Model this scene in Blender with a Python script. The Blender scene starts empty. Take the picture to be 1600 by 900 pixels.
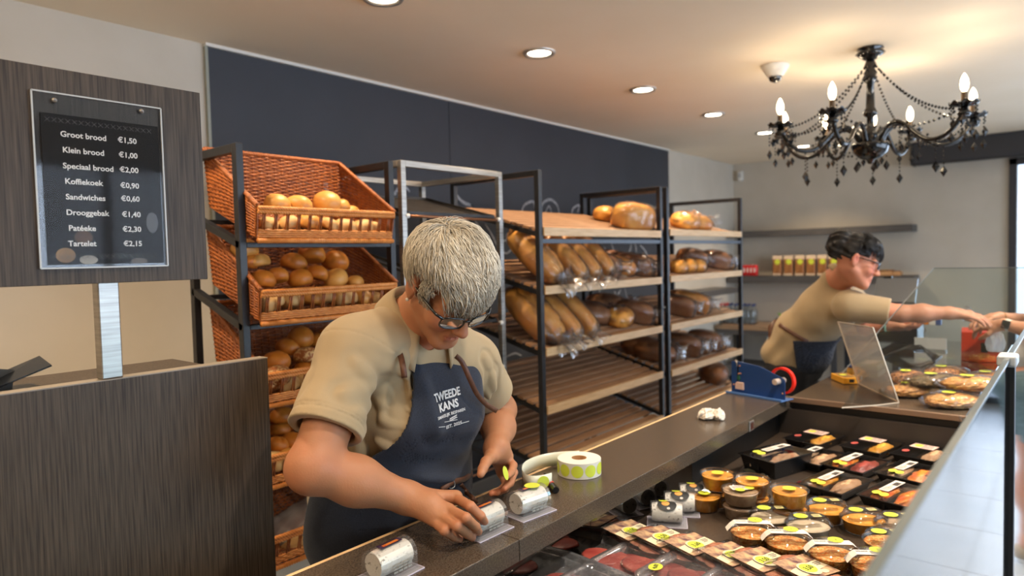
import bpy, bmesh, math, random
import numpy as np
from mathutils import Vector, Matrix, Euler
from mathutils.bvhtree import BVHTree
from math import sin, cos, pi, radians, sqrt, atan2

SC = bpy.context.scene
COL = SC.collection
random.seed(7)
RNG = np.random.default_rng(11)

# ---------------------------------------------------------------- camera
CAM_M = np.array([[0.6423, -0.7661, -0.0240], [0.0504, 0.0110, 0.9987], [0.7648, 0.6425, -0.0449]])
FPX = 1056.54
CZ = 1.55
cam_data = bpy.data.cameras.new('camera')
cam = bpy.data.objects.new('camera', cam_data)
COL.objects.link(cam)
_r, _u, _f = [Vector(v) for v in CAM_M]
_r.normalize(); _f = (_f - _r * _f.dot(_r)).normalized(); _u = _r.cross(_f).normalized() * 1.0
_mx = Matrix((( _r.x, _u.x, -_f.x, 0), (_r.y, _u.y, -_f.y, 0), (_r.z, _u.z, -_f.z, 0), (0, 0, 0, 1)))
_mx.translation = Vector((0, 0, CZ))
cam.matrix_world = _mx
cam_data.sensor_width = 36.0
cam_data.lens = FPX / 1600 * 36
cam_data.clip_start = 0.05
cam_data.dof.use_dof = True
cam_data.dof.focus_distance = 1.50
cam_data.dof.aperture_fstop = 2.9
SC.camera = cam

# ---------------------------------------------------------------- world, exposure, large lights
SC.view_settings.view_transform = 'Standard'
SC.view_settings.look = 'None'
SC.view_settings.gamma = 1
SC.view_settings.use_curve_mapping = False
SC.view_settings.exposure = 0.42
SC.cycles.use_denoising = True
SC.cycles.transparent_max_bounces = 24
SC.cycles.max_bounces = 8
SC.cycles.caustics_reflective = False
SC.cycles.caustics_refractive = False
SC.cycles.sample_clamp_indirect = 6

world = bpy.data.worlds.new('world')
SC.world = world
world.use_nodes = True
_bg = world.node_tree.nodes['Background']
_bg.inputs[0].default_value = (0.58, 0.76, 1.0, 1)
_bg.inputs[1].default_value = 2.2

def light(name, kind, loc, energy, color, **kw):
    d = bpy.data.lights.new(name, kind)
    d.energy = energy; d.color = color
    rot = kw.pop('rot', (0, 0, 0))
    for k, v in kw.items(): setattr(d, k, v)
    o = bpy.data.objects.new(name, d)
    o.location = loc; o.rotation_euler = rot
    COL.objects.link(o)
    return o
WARM = (1.0, 0.76, 0.50)
WARM2 = (1.0, 0.86, 0.70)
DAY = (0.74, 0.87, 1.0)
# daylight through the street windows (right wall) and the glazed far corner
light('window_daylight', 'AREA', (3.6, -3.3, 1.5), 165, DAY, shape='RECTANGLE', size=6.0, size_y=2.0, rot=(radians(90), 0, 0))
light('corner_daylight', 'AREA', (8.3, -1.3, 1.3), 50, DAY, shape='RECTANGLE', size=3.0, size_y=2.0, rot=(radians(90), 0, radians(90)))
DOWNLIGHTS = [(-1.45, 2.14), (-0.37, 2.14), (0.71, 2.14), (1.79, 2.14), (2.81, 2.14), (3.89, 2.14), (4.97, 2.14), (6.07, 2.14), (7.15, 2.14)]
for _x, _y in DOWNLIGHTS:
    light('downlight_beam', 'SPOT', (_x, _y, 2.575), 50, WARM, spot_size=radians(118), spot_blend=0.7, shadow_soft_size=0.05)
ADDED_FILL_SPOTS = [(-0.37, 0.2), (0.9, 0.15), (2.2, 0.15), (3.4, -0.35), (5.0, -0.5)]  # unseen fill spots, added to brighten the goods, counter and second woman
for _x, _y in ADDED_FILL_SPOTS:
    light('added_fill_beam', 'SPOT', (_x, _y, 2.575), 50 if _x < 1 else (105 if _x < 3 else 150), WARM2, spot_size=radians(120), spot_blend=0.8, shadow_soft_size=0.05)

light('added_fill_glow', 'POINT', (-0.5, 0.9, 2.25), 34, (1.0, 0.76, 0.50), shadow_soft_size=.3)  # unseen fill light, added to warm and lift the ceiling and left side
# ---------------------------------------------------------------- picture <-> place helpers
def ray(px, py):
    return Vector((px - 800) / FPX * CAM_M[0] + (450 - py) / FPX * CAM_M[1] + CAM_M[2])
def at(px, py, axis, val):
    """The point of the plane (axis = val) seen at a pixel of the photograph; z is height above the floor."""
    d = ray(px, py); c = (0, 0, CZ)
    return Vector(c) + d * ((val - c[axis]) / d[axis])
def px_of(P):
    v = CAM_M @ (np.array(P, float) - np.array([0, 0, CZ]))
    return 800 + FPX * v[0] / v[2], 450 - FPX * v[1] / v[2]

# ---------------------------------------------------------------- materials
def lin(c):
    """sRGB 0-255 -> linear"""
    return tuple(((x / 255) / 12.92 if x / 255 <= 0.04045 else ((x / 255 + 0.055) / 1.055) ** 2.4) for x in c[:3])
MATS = {}
def mat(name, c, c2=None, rough=0.5, metal=0.0, scale=8.0, stretch=(1, 1, 1), contrast=(0.35, 0.65), bump=0.0, bscale=80.0, bstretch=None,
        coat=0.0, sss=0.0, spec=0.5, emit=None, estr=1.0, rvar=0.0, sheen=0.0, detail=5.0, coord='Object'):
    if name in MATS: return MATS[name]
    m = bpy.data.materials.new(name); m.use_nodes = True
    nt = m.node_tree; N = nt.nodes; L = nt.links
    b = N['Principled BSDF']
    b.inputs['Base Color'].default_value = (*lin(c), 1)
    b.inputs['Roughness'].default_value = rough
    b.inputs['Metallic'].default_value = metal
    b.inputs['Specular IOR Level'].default_value = spec
    if coat: b.inputs['Coat Weight'].default_value = coat; b.inputs['Coat Roughness'].default_value = 0.08
    if sss:
        b.inputs['Subsurface Weight'].default_value = sss
        b.inputs['Subsurface Radius'].default_value = (0.012, 0.005, 0.003); b.inputs['Subsurface Scale'].default_value = 1.0
    if sheen: b.inputs['Sheen Weight'].default_value = sheen
    if emit: b.inputs['Emission Color'].default_value = (*lin(emit), 1); b.inputs['Emission Strength'].default_value = estr
    tc = N.new('ShaderNodeTexCoord')
    if c2 is not None or rvar:
        mp = N.new('ShaderNodeMapping'); mp.inputs['Scale'].default_value = stretch
        L.new(tc.outputs[coord], mp.inputs[0])
        n = N.new('ShaderNodeTexNoise'); n.inputs['Scale'].default_value = scale; n.inputs['Detail'].default_value = detail
        L.new(mp.outputs[0], n.inputs['Vector'])
        r = N.new('ShaderNodeValToRGB')
        r.color_ramp.elements[0].position = contrast[0]; r.color_ramp.elements[1].position = contrast[1]
        r.color_ramp.elements[0].color = (*lin(c), 1); r.color_ramp.elements[1].color = (*lin(c2 or c), 1)
        L.new(n.outputs['Fac'], r.inputs[0]); L.new(r.outputs[0], b.inputs['Base Color'])
        if rvar:
            mr = N.new('ShaderNodeMapRange'); mr.inputs['To Min'].default_value = rough - rvar; mr.inputs['To Max'].default_value = rough + rvar
            L.new(n.outputs['Fac'], mr.inputs['Value']); L.new(mr.outputs[0], b.inputs['Roughness'])
    if bump:
        mp2 = N.new('ShaderNodeMapping'); mp2.inputs['Scale'].default_value = bstretch or stretch
        L.new(tc.outputs[coord], mp2.inputs[0])
        n2 = N.new('ShaderNodeTexNoise'); n2.inputs['Scale'].default_value = bscale; n2.inputs['Detail'].default_value = 3
        L.new(mp2.outputs[0], n2.inputs['Vector'])
        bp = N.new('ShaderNodeBump'); bp.inputs['Strength'].default_value = bump; bp.inputs['Distance'].default_value = 0.01
        L.new(n2.outputs['Fac'], bp.inputs['Height']); L.new(bp.outputs[0], b.inputs['Normal'])
    MATS[name] = m
    return m

def clear(name, tint=(250, 250, 252), rough=0.05, refl=1.0, haze=0.0, base=0.03, bump=0.0, bscale=30):
    """thin clear plastic or glass: see-through with a Fresnel reflection"""
    if name in MATS: return MATS[name]
    m = bpy.data.materials.new(name); m.use_nodes = True
    nt = m.node_tree; N = nt.nodes; L = nt.links; N.clear()
    out = N.new('ShaderNodeOutputMaterial'); tr = N.new('ShaderNodeBsdfTransparent'); gl = N.new('ShaderNodeBsdfGlossy')
    tr.inputs[0].default_value = (*lin(tint), 1); gl.inputs['Roughness'].default_value = rough
    lw = N.new('ShaderNodeFresnel'); lw.inputs['IOR'].default_value = 1.5
    mr = N.new('ShaderNodeMath'); mr.operation = 'MULTIPLY_ADD'; mr.inputs[1].default_value = refl; mr.inputs[2].default_value = base
    mx = N.new('ShaderNodeMixShader')
    L.new(lw.outputs[0], mr.inputs[0]); L.new(mr.outputs[0], mx.inputs[0]); L.new(tr.outputs[0], mx.inputs[1]); L.new(gl.outputs[0], mx.inputs[2])
    last = mx
    if haze:
        df = N.new('ShaderNodeBsdfTranslucent'); df2 = N.new('ShaderNodeBsdfDiffuse')
        df.inputs[0].default_value = (.9, .9, .92, 1); df2.inputs[0].default_value = (.9, .9, .92, 1)
        a = N.new('ShaderNodeMixShader'); a.inputs[0].default_value = 0.5
        L.new(df.outputs[0], a.inputs[1]); L.new(df2.outputs[0], a.inputs[2])
        h = N.new('ShaderNodeMixShader'); h.inputs[0].default_value = haze
        L.new(mx.outputs[0], h.inputs[1]); L.new(a.outputs[0], h.inputs[2]); last = h
    if bump:
        tc = N.new('ShaderNodeTexCoord'); n2 = N.new('ShaderNodeTexNoise'); n2.inputs['Scale'].default_value = bscale; n2.inputs['Detail'].default_value = 2
        L.new(tc.outputs['Object'], n2.inputs['Vector'])
        bp = N.new('ShaderNodeBump'); bp.inputs['Strength'].default_value = bump; bp.inputs['Distance'].default_value = 0.02
        L.new(n2.outputs['Fac'], bp.inputs['Height']); L.new(bp.outputs[0], gl.inputs['Normal']); L.new(bp.outputs[0], lw.inputs['Normal'])
    L.new(last.outputs[0], out.inputs[0])
    MATS[name] = m
    return m

def attr_mat(name, rough=0.5, sss=0.0, attr='col', bump=0.0, bscale=200, coat=0, var=0.0, vscale=40, spec=0.5, sheen=0):
    """colour from a vertex colour attribute that stores the thing's own colours (skin and lips, label print)"""
    if name in MATS: return MATS[name]
    m = mat(name, (200, 200, 200), rough=rough, sss=sss, bump=bump, bscale=bscale, coat=coat, spec=spec, sheen=sheen)
    nt = m.node_tree; N = nt.nodes; L = nt.links; b = N['Principled BSDF']
    a = N.new('ShaderNodeAttribute'); a.attribute_name = attr
    if var:
        tc = N.new('ShaderNodeTexCoord'); n = N.new('ShaderNodeTexNoise'); n.inputs['Scale'].default_value = vscale; n.inputs['Detail'].default_value = 4
        L.new(tc.outputs['Object'], n.inputs['Vector'])
        mr = N.new('ShaderNodeMapRange'); mr.inputs['To Min'].default_value = 1 - var; mr.inputs['To Max'].default_value = 1 + var
        L.new(n.outputs['Fac'], mr.inputs['Value'])
        h = N.new('ShaderNodeHueSaturation'); L.new(a.outputs['Color'], h.inputs['Color']); L.new(mr.outputs[0], h.inputs['Value'])
        L.new(h.outputs[0], b.inputs['Base Color'])
    else: L.new(a.outputs['Color'], b.inputs['Base Color'])
    return m

# ---------------------------------------------------------------- mesh builder
class MB:
    def __init__(s): s.v = []; s.f = []; s.m = []
    def add(s, vs, fs, mi=0, M=None):
        o = len(s.v)
        if M is not None: vs = [M @ Vector(p) for p in vs]
        s.v += [tuple(p) for p in vs]
        s.f += [tuple(i + o for i in f) for f in fs]
        s.m += [mi] * len(fs)
        return s
    def box(s, a, b, mi=0, M=None):
        x0, y0, z0 = a; x1, y1, z1 = b
        return s.add([(x0, y0, z0), (x1, y0, z0), (x1, y1, z0), (x0, y1, z0), (x0, y0, z1), (x1, y0, z1), (x1, y1, z1), (x0, y1, z1)],
                     [(0, 3, 2, 1), (4, 5, 6, 7), (0, 1, 5, 4), (1, 2, 6, 5), (2, 3, 7, 6), (3, 0, 4, 7)], mi, M)
    def bar(s, p, q, w, h, mi=0, up=(0, 0, 1)):
        """box beam from p to q, w wide and h along up"""
        p = Vector(p); q = Vector(q); d = (q - p); L = d.length; d.normalize()
        up = Vector(up); sd = d.cross(up)
        if sd.length < 1e-4: sd = d.cross(Vector((1, 0, 0)))
        sd.normalize(); u = sd.cross(d)
        c = []
        for t in (p, q):
            for a, b in ((-1, -1), (1, -1), (1, 1), (-1, 1)): c.append(t + sd * a * w / 2 + u * b * h / 2)
        return s.add(c, [(3, 2, 1, 0), (4, 5, 6, 7), (0, 1, 5, 4), (1, 2, 6, 5), (2, 3, 7, 6), (3, 0, 4, 7)], mi)
    def tube(s, path, r, n=8, mi=0, closed=False, caps=True, flat=1.0):
        P = [Vector(p) for p in path]; k = len(P)
        R = r if hasattr(r, '__len__') else [r] * k
        o = []; fs = []
        t0 = (P[1] - P[0]).normalized()
        up = Vector((0, 0, 1)) if abs(t0.z) < 0.9 else Vector((1, 0, 0))
        nrm = (up - t0 * up.dot(t0)).normalized()
        for i in range(k):
            if closed: t = (P[(i + 1) % k] - P[i - 1])
            else: t = P[min(i + 1, k - 1)] - P[max(i - 1, 0)]
            if t.length < 1e-9: t = t0
            t = t.normalized(); nrm = (nrm - t * nrm.dot(t))
            nrm = nrm.normalized() if nrm.length > 1e-6 else t.orthogonal().normalized()
            bn = t.cross(nrm)
            for j in range(n):
                a = 2 * pi * j / n
                o.append(P[i] + nrm * cos(a) * R[i] * flat + bn * sin(a) * R[i])
        kk = k if closed else k - 1
        for i in range(kk):
            for j in range(n):
                a = i * n + j; b = i * n + (j + 1) % n; c = ((i + 1) % k) * n + (j + 1) % n; d = ((i + 1) % k) * n + j
                fs.append((a, b, c, d))
        if caps and not closed:
            fs.append(tuple(range(n))[::-1]); fs.append(tuple((k - 1) * n + j for j in range(n)))
        return s.add(o, fs, mi)
    def lathe(s, prof, n=24, mi=0, M=None, sx=1.0, sy=1.0, caps=(True, True)):
        o = []; fs = []; k = len(prof)
        for r, z in prof:
            for j in range(n):
                a = 2 * pi * j / n; o.append((r * cos(a) * sx, r * sin(a) * sy, z))
        for i in range(k - 1):
            for j in range(n):
                fs.append((i * n + j, i * n + (j + 1) % n, (i + 1) * n + (j + 1) % n, (i + 1) * n + j))
        if caps[0]: fs.append(tuple(range(n))[::-1])
        if caps[1]: fs.append(tuple((k - 1) * n + j for j in range(n)))
        return s.add(o, fs, mi, M)
    def prism(s, poly, z0, z1, mi=0, M=None):
        n = len(poly)
        vs = [(x, y, z0) for x, y in poly] + [(x, y, z1) for x, y in poly]
        fs = [tuple(range(n))[::-1], tuple(range(n, 2 * n))] + [(i, (i + 1) % n, n + (i + 1) % n, n + i) for i in range(n)]
        return s.add(vs, fs, mi, M)
    def grid(s, fn, nu, nv, mi=0, wrap=False):
        vs = [fn(i / (nu - 1 if not wrap else nu), j / (nv - 1)) for j in range(nv) for i in range(nu)]
        fs = []
        for j in range(nv - 1):
            for i in range(nu if wrap else nu - 1):
                fs.append((j * nu + i, j * nu + (i + 1) % nu, (j + 1) * nu + (i + 1) % nu, (j + 1) * nu + i))
        return s.add(vs, fs, mi)
    def build(s, name, mats, parent=None, loc=None, rot=None, smooth=False, bevel=0, seg=2, subsurf=0, solid=0, auto=True, colors=None):
        me = bpy.data.meshes.new(name)
        me.from_pydata(s.v, [], s.f)
        if not isinstance(mats, (list, tuple)): mats = [mats]
        for m in mats: me.materials.append(m)
        if len(mats) > 1: me.polygons.foreach_set('material_index', s.m)
        if smooth: me.shade_smooth()
        if colors is not None:
            a = me.color_attributes.new('col', 'FLOAT_COLOR', 'POINT')
            a.data.foreach_set('color', np.concatenate([np.asarray(colors, float), np.ones((len(colors), 1))], 1).ravel())
        me.update()
        o = bpy.data.objects.new(name, me); COL.objects.link(o)
        if parent is not None: o.parent = parent
        if loc is not None: o.location = loc
        if rot is not None: o.rotation_euler = rot
        if solid: md = o.modifiers.new('solid', 'SOLIDIFY'); md.thickness = solid; md.offset = 0
        if bevel:
            md = o.modifiers.new('bevel', 'BEVEL'); md.width = bevel; md.segments = seg; md.limit_method = 'ANGLE'; md.angle_limit = radians(40)
            if smooth is False and auto: me.shade_smooth(); md.harden_normals = True
        if subsurf: md = o.modifiers.new('sub', 'SUBSURF'); md.levels = subsurf; md.render_levels = subsurf
        return o

def np_mesh(name, V, Fq, mats, parent=None, colors=None, smooth=True, loc=None, rot=None):
    me = bpy.data.meshes.new(name)
    V = np.asarray(V, np.float32); Fq = np.asarray(Fq, np.int32)
    me.vertices.add(len(V)); me.vertices.foreach_set('co', V.ravel())
    k = Fq.shape[1]
    me.loops.add(Fq.size); me.loops.foreach_set('vertex_index', Fq.ravel())
    me.polygons.add(len(Fq)); me.polygons.foreach_set('loop_start', np.arange(len(Fq), dtype=np.int32) * k)
    me.update(calc_edges=True)
    if smooth: me.shade_smooth()
    if not isinstance(mats, (list, tuple)): mats = [mats]
    for m in mats: me.materials.append(m)
    if colors is not None:
        a = me.color_attributes.new('col', 'FLOAT_COLOR', 'POINT')
        a.data.foreach_set('color', np.concatenate([colors, np.ones((len(colors), 1))], 1).astype(np.float32).ravel())
    o = bpy.data.objects.new(name, me); COL.objects.link(o)
    if parent is not None: o.parent = parent
    if loc is not None: o.location = loc
    if rot is not None: o.rotation_euler = rot
    return o

def tag(o, label, cat, group=None):
    o['label'] = label; o['category'] = cat
    if group: o['group'] = group
    return o
def thing(name, label, cat, loc=(0, 0, 0), rotz=0.0, group=None, rot=None):
    o = bpy.data.objects.new(name, None); COL.objects.link(o)
    o.empty_display_size = 0.05
    o.location = loc; o.rotation_euler = rot or (0, 0, rotz)
    return tag(o, label, cat, group)
def struct(o):
    o['kind'] = 'structure'; return o
def stuff(o):
    o['kind'] = 'stuff'; return o
KIDS = {}
def copy_tree(root, loc=None, rot=None, label=None, group=None, parent=None, scale=None):
    kids = {}
    def cp(o, par):
        c = o.copy(); COL.objects.link(c); c.parent = par
        for ch in o.children: cp(ch, c)
        return c
    c = cp(root, parent)
    if loc is not None: c.location = loc
    if rot is not None: c.rotation_euler = rot
    if label: c['label'] = label
    if group: c['group'] = group
    if scale: c.scale = scale
    return c
ORD = ['leftmost', 'second from the left', 'third from the left', 'fourth from the left', 'fifth from the left', 'sixth from the left', 'seventh from the left',
       'eighth from the left', 'ninth from the left', 'tenth from the left', 'eleventh from the left', 'twelfth from the left', 'thirteenth from the left',
       'fourteenth from the left', 'fifteenth from the left', 'sixteenth from the left', 'seventeenth from the left', 'eighteenth from the left']

# flat lettering
_TXT = {}
def text_geo(body, size=0.02, bold=0.0, align='CENTER', spacing=1.0, res=3):
    key = (body, size, bold, align, spacing)
    if key in _TXT: return _TXT[key]
    c = bpy.data.curves.new('lettering', 'FONT'); c.body = body; c.size = size; c.align_x = align; c.align_y = 'CENTER'
    c.offset = bold * size; c.space_character = spacing; c.resolution_u = res
    o = bpy.data.objects.new('lettering', c)
    me = bpy.data.meshes.new_from_object(o)
    vs = [tuple(v.co) for v in me.vertices]; fs = [tuple(p.vertices) for p in me.polygons]
    bpy.data.meshes.remove(me); bpy.data.objects.remove(o); bpy.data.curves.remove(c)
    _TXT[key] = (vs, fs)
    return vs, fs
def disc(mb, r, z, mi, cx=0, cy=0, n=28, sy=1.0, M=None, t=0.0004):
    mb.prism([(cx + r * cos(2 * pi * k / n), cy + r * sy * sin(2 * pi * k / n)) for k in range(n)], z, z + t, mi, M)

def noise3(P, freq, seed=0):
    """cheap smooth pseudo-noise from sums of sines, -1..1, vectorised"""
    P = np.asarray(P, float) * freq
    r = np.random.default_rng(seed); out = 0
    for k in range(5):
        d = r.normal(size=3); d /= np.linalg.norm(d); d *= 1 + 0.7 * k
        out = out + np.sin(P @ d + r.uniform(0, 6.28) + 1.3 * np.sin(P @ np.roll(d, 1) * 0.7 + k)) / (1 + 0.5 * k)
    return out / 3.2
# ================================================================ the setting
M_wall = mat('warm_white_wall_paint', (196, 188, 174), (203, 195, 182), rough=0.75, scale=3, bump=0.03, bscale=120)
M_ceil = mat('white_ceiling_paint', (242, 225, 200), (245, 229, 206), rough=0.8, scale=2, bump=0.02, bscale=60)
M_chalk = mat('charcoal_chalkboard', (46, 49, 57), (56, 59, 67), rough=0.62, scale=2.2, contrast=(.3, .7), bump=0.02, bscale=40, rvar=0.08)
M_tile = mat('pale_floor_tile', (178, 188, 198), (186, 195, 204), rough=0.22, scale=3)
M_grout = mat('grey_grout', (120, 122, 124), rough=0.8)
M_black = mat('black_powder_coated_steel', (26, 26, 29), (33, 33, 36), rough=0.42, scale=30, spec=0.5)
M_dark = mat('dark_anthracite_frame', (44, 47, 54), rough=0.45)
M_white = mat('white_plastic', (225, 222, 216), rough=0.35)
M_glass = clear('window_glass', refl=0.9, base=0.0)

X0, X1, Y0, Y1, ZC = -1.6, 8.0, -3.2, 3.2, 2.6
fl = struct(MB().box((X0, Y0, -0.06), (X1, Y1, -0.008)).build('floor', M_grout))
_tb = MB().box((0.002, 0.002, -0.008), (0.598, 0.598, 0.0))
_t0 = None
for i in range(16):
    for j in range(11):
        x = X0 + i * 0.6; y = Y0 + j * 0.6
        w = min(0.6, X1 - x); h = min(0.6, Y1 - y)
        if _t0 is None: _t0 = _tb.build('floor_tile', M_tile, fl, loc=(x, y, 0), bevel=0.001, seg=1); t = _t0
        else:
            t = _t0.copy(); COL.objects.link(t); t.parent = fl; t.location = (x, y, 0)
        t.scale = (w / 0.6, h / 0.6, 1)
struct(MB().box((X0 - .2, Y0 - .2, ZC), (X1 + .2, Y1 + .2, ZC + 0.15)).build('ceiling', M_ceil))
wl = struct(MB().box((X0 - .2, Y1, -0.06), (X1 + .2, Y1 + 0.15, ZC)).build('wall_left', M_wall))
struct(MB().box((X0 - 0.15, Y0, -0.06), (X0, Y1, ZC)).build('wall_front', M_wall))
# back wall with the glazed corner at its right
wb = MB(); wb.box((X1, 0.46, -0.06), (X1 + 0.15, Y1, ZC)); wb.box((X1, Y0, 2.37), (X1 + 0.15, 0.46, ZC)); wb.box((X1, Y0, -0.06), (X1 + 0.15, 0.46, 0.02))
struct(wb.build('wall_back', M_wall))
wr = MB(); wr.box((X0, Y0 - 0.15, -0.06), (X1, Y0, 0.35)); wr.box((X0, Y0 - 0.15, 2.4), (X1, Y0, ZC)); wr.box((X0, Y0 - 0.15, 0.35), (0.4, Y0, 2.4)); wr.box((7.2, Y0 - 0.15, 0.35), (X1, Y0, 2.4))
struct(wr.build('wall_right', M_wall))
def window(name, axis, c, a0, a1, z0, z1, mull):
    root = bpy.data.objects.new(name, None); COL.objects.link(root); struct(root)
    fr = MB(); gl = MB(); w = 0.06
    def bx(mb, p0, p1, q0, q1, d0=-0.03, d1=0.03):
        if axis == 0: mb.box((c + d0, p0, q0), (c + d1, p1, q1))
        else: mb.box((p0, c + d0, q0), (p1, c + d1, q1))
    bx(fr, a0, a1, z0, z0 + w); bx(fr, a0, a1, z1 - w, z1)
    for k in range(mull + 1):
        p = a0 + (a1 - a0 - w) * k / mull; bx(fr, p, p + w, z0, z1)
    fr.build('window_frame', M_dark, root, bevel=0.003)
    for k in range(mull):
        g = MB(); p = a0 + (a1 - a0 - w) * k / mull
        bx(g, p + w, p + (a1 - a0 - w) / mull, z0 + w, z1 - w, -0.004, 0.004)
        g.build('pane', M_glass, root)
    return root
window('window_1', 1, Y0 - 0.06, 0.4, 7.2, 0.35, 2.4, 4)
window('window_2', 0, X1 - 0.0, Y0, 0.52, 0.02, 2.37, 3)
# pavement and pale street outside the windows
struct(MB().box((-8, -14, -0.2), (20, Y0 - 0.15, -0.1)).build('street_pavement', mat('pale_pavement', (168, 170, 172), (180, 182, 183), rough=0.8, scale=2)))
struct(MB().box((X1 + 0.15, Y0 - 0.15, -0.2), (20, 8, -0.1)).build('side_pavement', MATS['pale_pavement']))

# charcoal boards on the left wall: three, with a hairline seam, and a white bead along their top
xs = [1.585, at(700, 165, 1, 3.19).x, at(916, 208, 1, 3.19).x, at(1044, 240, 1, 3.19).x]
for k in range(3):
    MB().box((xs[k] + 0.001, 3.186 - 0.002 * (k == 1), 0.1), (xs[k + 1] - 0.001, 3.2, 2.585)).build('chalkboard_panel', M_chalk, wl, bevel=0.001, seg=1)
struct(MB().box((1.57, 3.17, 2.585), (xs[3], 3.2, 2.6)).build('trim_1', M_white))
struct(MB().box((1.57, 3.18, 0.1), (1.584, 3.2, 2.585)).build('trim_2', mat('pale_green_edge', (150, 152, 140), rough=0.5)))
struct(MB().box((X0, 3.188, 0.0), (X1, 3.2, 0.08)).build('baseboard_left', M_dark))
struct(MB().box((7.988, 0.52, 0.0), (8.0, Y1, 0.08)).build('baseboard_back', M_dark))

# shutter housing above the glazed corner
sh = thing('shutter_housing', 'long dark grey roller shutter box under the ceiling on the back wall', 'shutter box', (7.9, -0.9, 2.37))
MB().box((-0.12, -2.28, 0.012), (0.098, 2.19, 0.228)).build('housing', M_dark, sh, bevel=0.012)
MB().box((-0.126, 2.19, 0.004), (0.099, 2.205, 0.229)).build('end_cap', M_black, sh, bevel=0.004)
MB().box((-0.1, -2.28, 0.0), (-0.07, 2.19, 0.012)).build('guide_rail', M_black, sh)

# motion sensor high in the far corner
_p = at(1156, 275, 0, 7.95)
sn = thing('motion_sensor', 'small white motion sensor high in the far corner of the room', 'sensor', (7.97, _p.y, _p.z))
MB().box((-0.03, -0.03, -0.06), (0.028, 0.03, 0.06)).build('sensor_body', M_white, sn, bevel=0.012)
MB().box((-0.034, -0.02, -0.02), (-0.029, 0.02, 0.03)).build('sensor_lens', mat('milky_lens', (190, 190, 188), rough=0.2), sn, bevel=0.002)

# chalk drawing on the boards behind the racks
def chalk(pts, w=0.006):
    P = [at(px, py, 1, 3.180) for px, py in pts]
    # smooth through the points
    out = []
    for i in range(len(P) - 1):
        p0 = P[max(i - 1, 0)]; p1 = P[i]; p2 = P[i + 1]; p3 = P[min(i + 2, len(P) - 1)]
        for t in np.linspace(0, 1, 6, endpoint=(i == len(P) - 2)):
            out.append(0.5 * ((2 * p1) + (p2 - p0) * t + (2 * p0 - 5 * p1 + 4 * p2 - p3) * t * t + (3 * p1 - p0 - 3 * p2 + p3) * t ** 3))
    return out, w
M_ch = mat('white_chalk', (176, 178, 184), (120, 122, 128), rough=0.9, scale=60)
ck = thing('chalk_drawing', 'white chalk line drawing of bread shapes on the charcoal wall behind the racks', 'drawing', (3.2, 3.179, 1.6))
for pts, w in [([(612, 330), (618, 300), (632, 292), (640, 300)], .010), ([(712, 302), (722, 315), (738, 322), (730, 318)], .012), ([(690, 330), (680, 350), (682, 380), (690, 400)], .008),
               ([(742, 345), (755, 365), (768, 395), (775, 430)], .010), ([(758, 350), (770, 370), (782, 400), (786, 430)], .007), ([(722, 346), (720, 360), (721, 372)], .008),
               ([(815, 330), (820, 320), (833, 315), (836, 330)], .010), ([(845, 335), (848, 318), (860, 312), (870, 320), (874, 334)], .011), ([(852, 332), (858, 322), (862, 334)], .007),
               ([(893, 334), (896, 325), (905, 321), (902, 333)], .009), ([(930, 384), (934, 400), (940, 398)], .009), ([(944, 385), (946, 398), (938, 402)], .007),
               ([(955, 380), (962, 396), (975, 400), (984, 392), (986, 380)], .010), ([(1000, 383), (1008, 392), (1012, 402)], .008), ([(992, 380), (994, 392), (990, 402)], .007),
               ([(936, 462), (938, 450), (944, 446)], .007), ([(960, 455), (964, 462), (970, 452)], .008), ([(976, 450), (982, 470), (992, 474)], .007),
               ([(783, 385), (788, 376), (797, 378), (798, 390), (790, 396), (784, 388)], .008), ([(790, 368), (795, 365), (799, 370), (794, 375), (790, 369)], .006),
               ([(792, 557), (805, 552), (815, 556)], .008), ([(618, 480), (622, 470), (632, 468)], .007), ([(1048, 385), (1052, 395), (1050, 405)], .007)]:
    P, w = chalk(pts, w)
    wd = [w * (0.35 + 0.65 * sin(pi * (i + .5) / len(P))) for i in range(len(P))]
    vs = []; 
    for i, p in enumerate(P):
        t = (P[min(i + 1, len(P) - 1)] - P[max(i - 1, 0)]); t.normalize(); nn = Vector((-t.z, 0, t.x))
        vs += [p + nn * wd[i], p - nn * wd[i]]
    cs = MB(); cs.add([v - Vector((3.2, 3.179, 1.6)) for v in vs], [(2 * i, 2 * i + 1, 2 * i + 3, 2 * i + 2) for i in range(len(P) - 1)])
    cs.build('chalk_stroke', M_ch, ck, solid=0.001)

# recessed ceiling spotlights
M_lamp = mat('lit_lamp_disc', (255, 250, 240), emit=(255, 240, 214), estr=14)
M_ring = mat('brushed_nickel_ring', (196, 190, 182), rough=0.35, metal=0.6)
_dl = None
vis = ['nearest, cut by the top edge', 'nearest whole one', 'third one away from the camera', 'fourth away, beside the dome camera', 'fifth one, left of the chandelier', 'last one, low behind the chandelier']
for k, (x, y) in enumerate(DOWNLIGHTS):
    lab = 'round recessed ceiling spotlight, ' + (vis[k - 3] if k >= 3 else ['third behind the camera', 'second behind the camera', 'first behind the camera'][k])
    if _dl is None:
        _dl = thing('ceiling_spotlight', lab, 'ceiling light', (x, y, 2.6), group='recessed spotlights in a row')
        prof = [(0.058, -0.001), (0.062, -0.008), (0.078, -0.012), (0.084, -0.004), (0.085, 0.0)]
        MB().lathe(prof, 40, caps=(False, False)).build('ring', M_ring, _dl, smooth=True)
        MB().lathe([(0.0605, -0.0005), (0.0605, -0.003), (0.0001, -0.004)], 32, caps=(True, False)).build('lamp_disc', M_lamp, _dl)
    else: copy_tree(_dl, (x, y, 2.6), label=lab)
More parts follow.
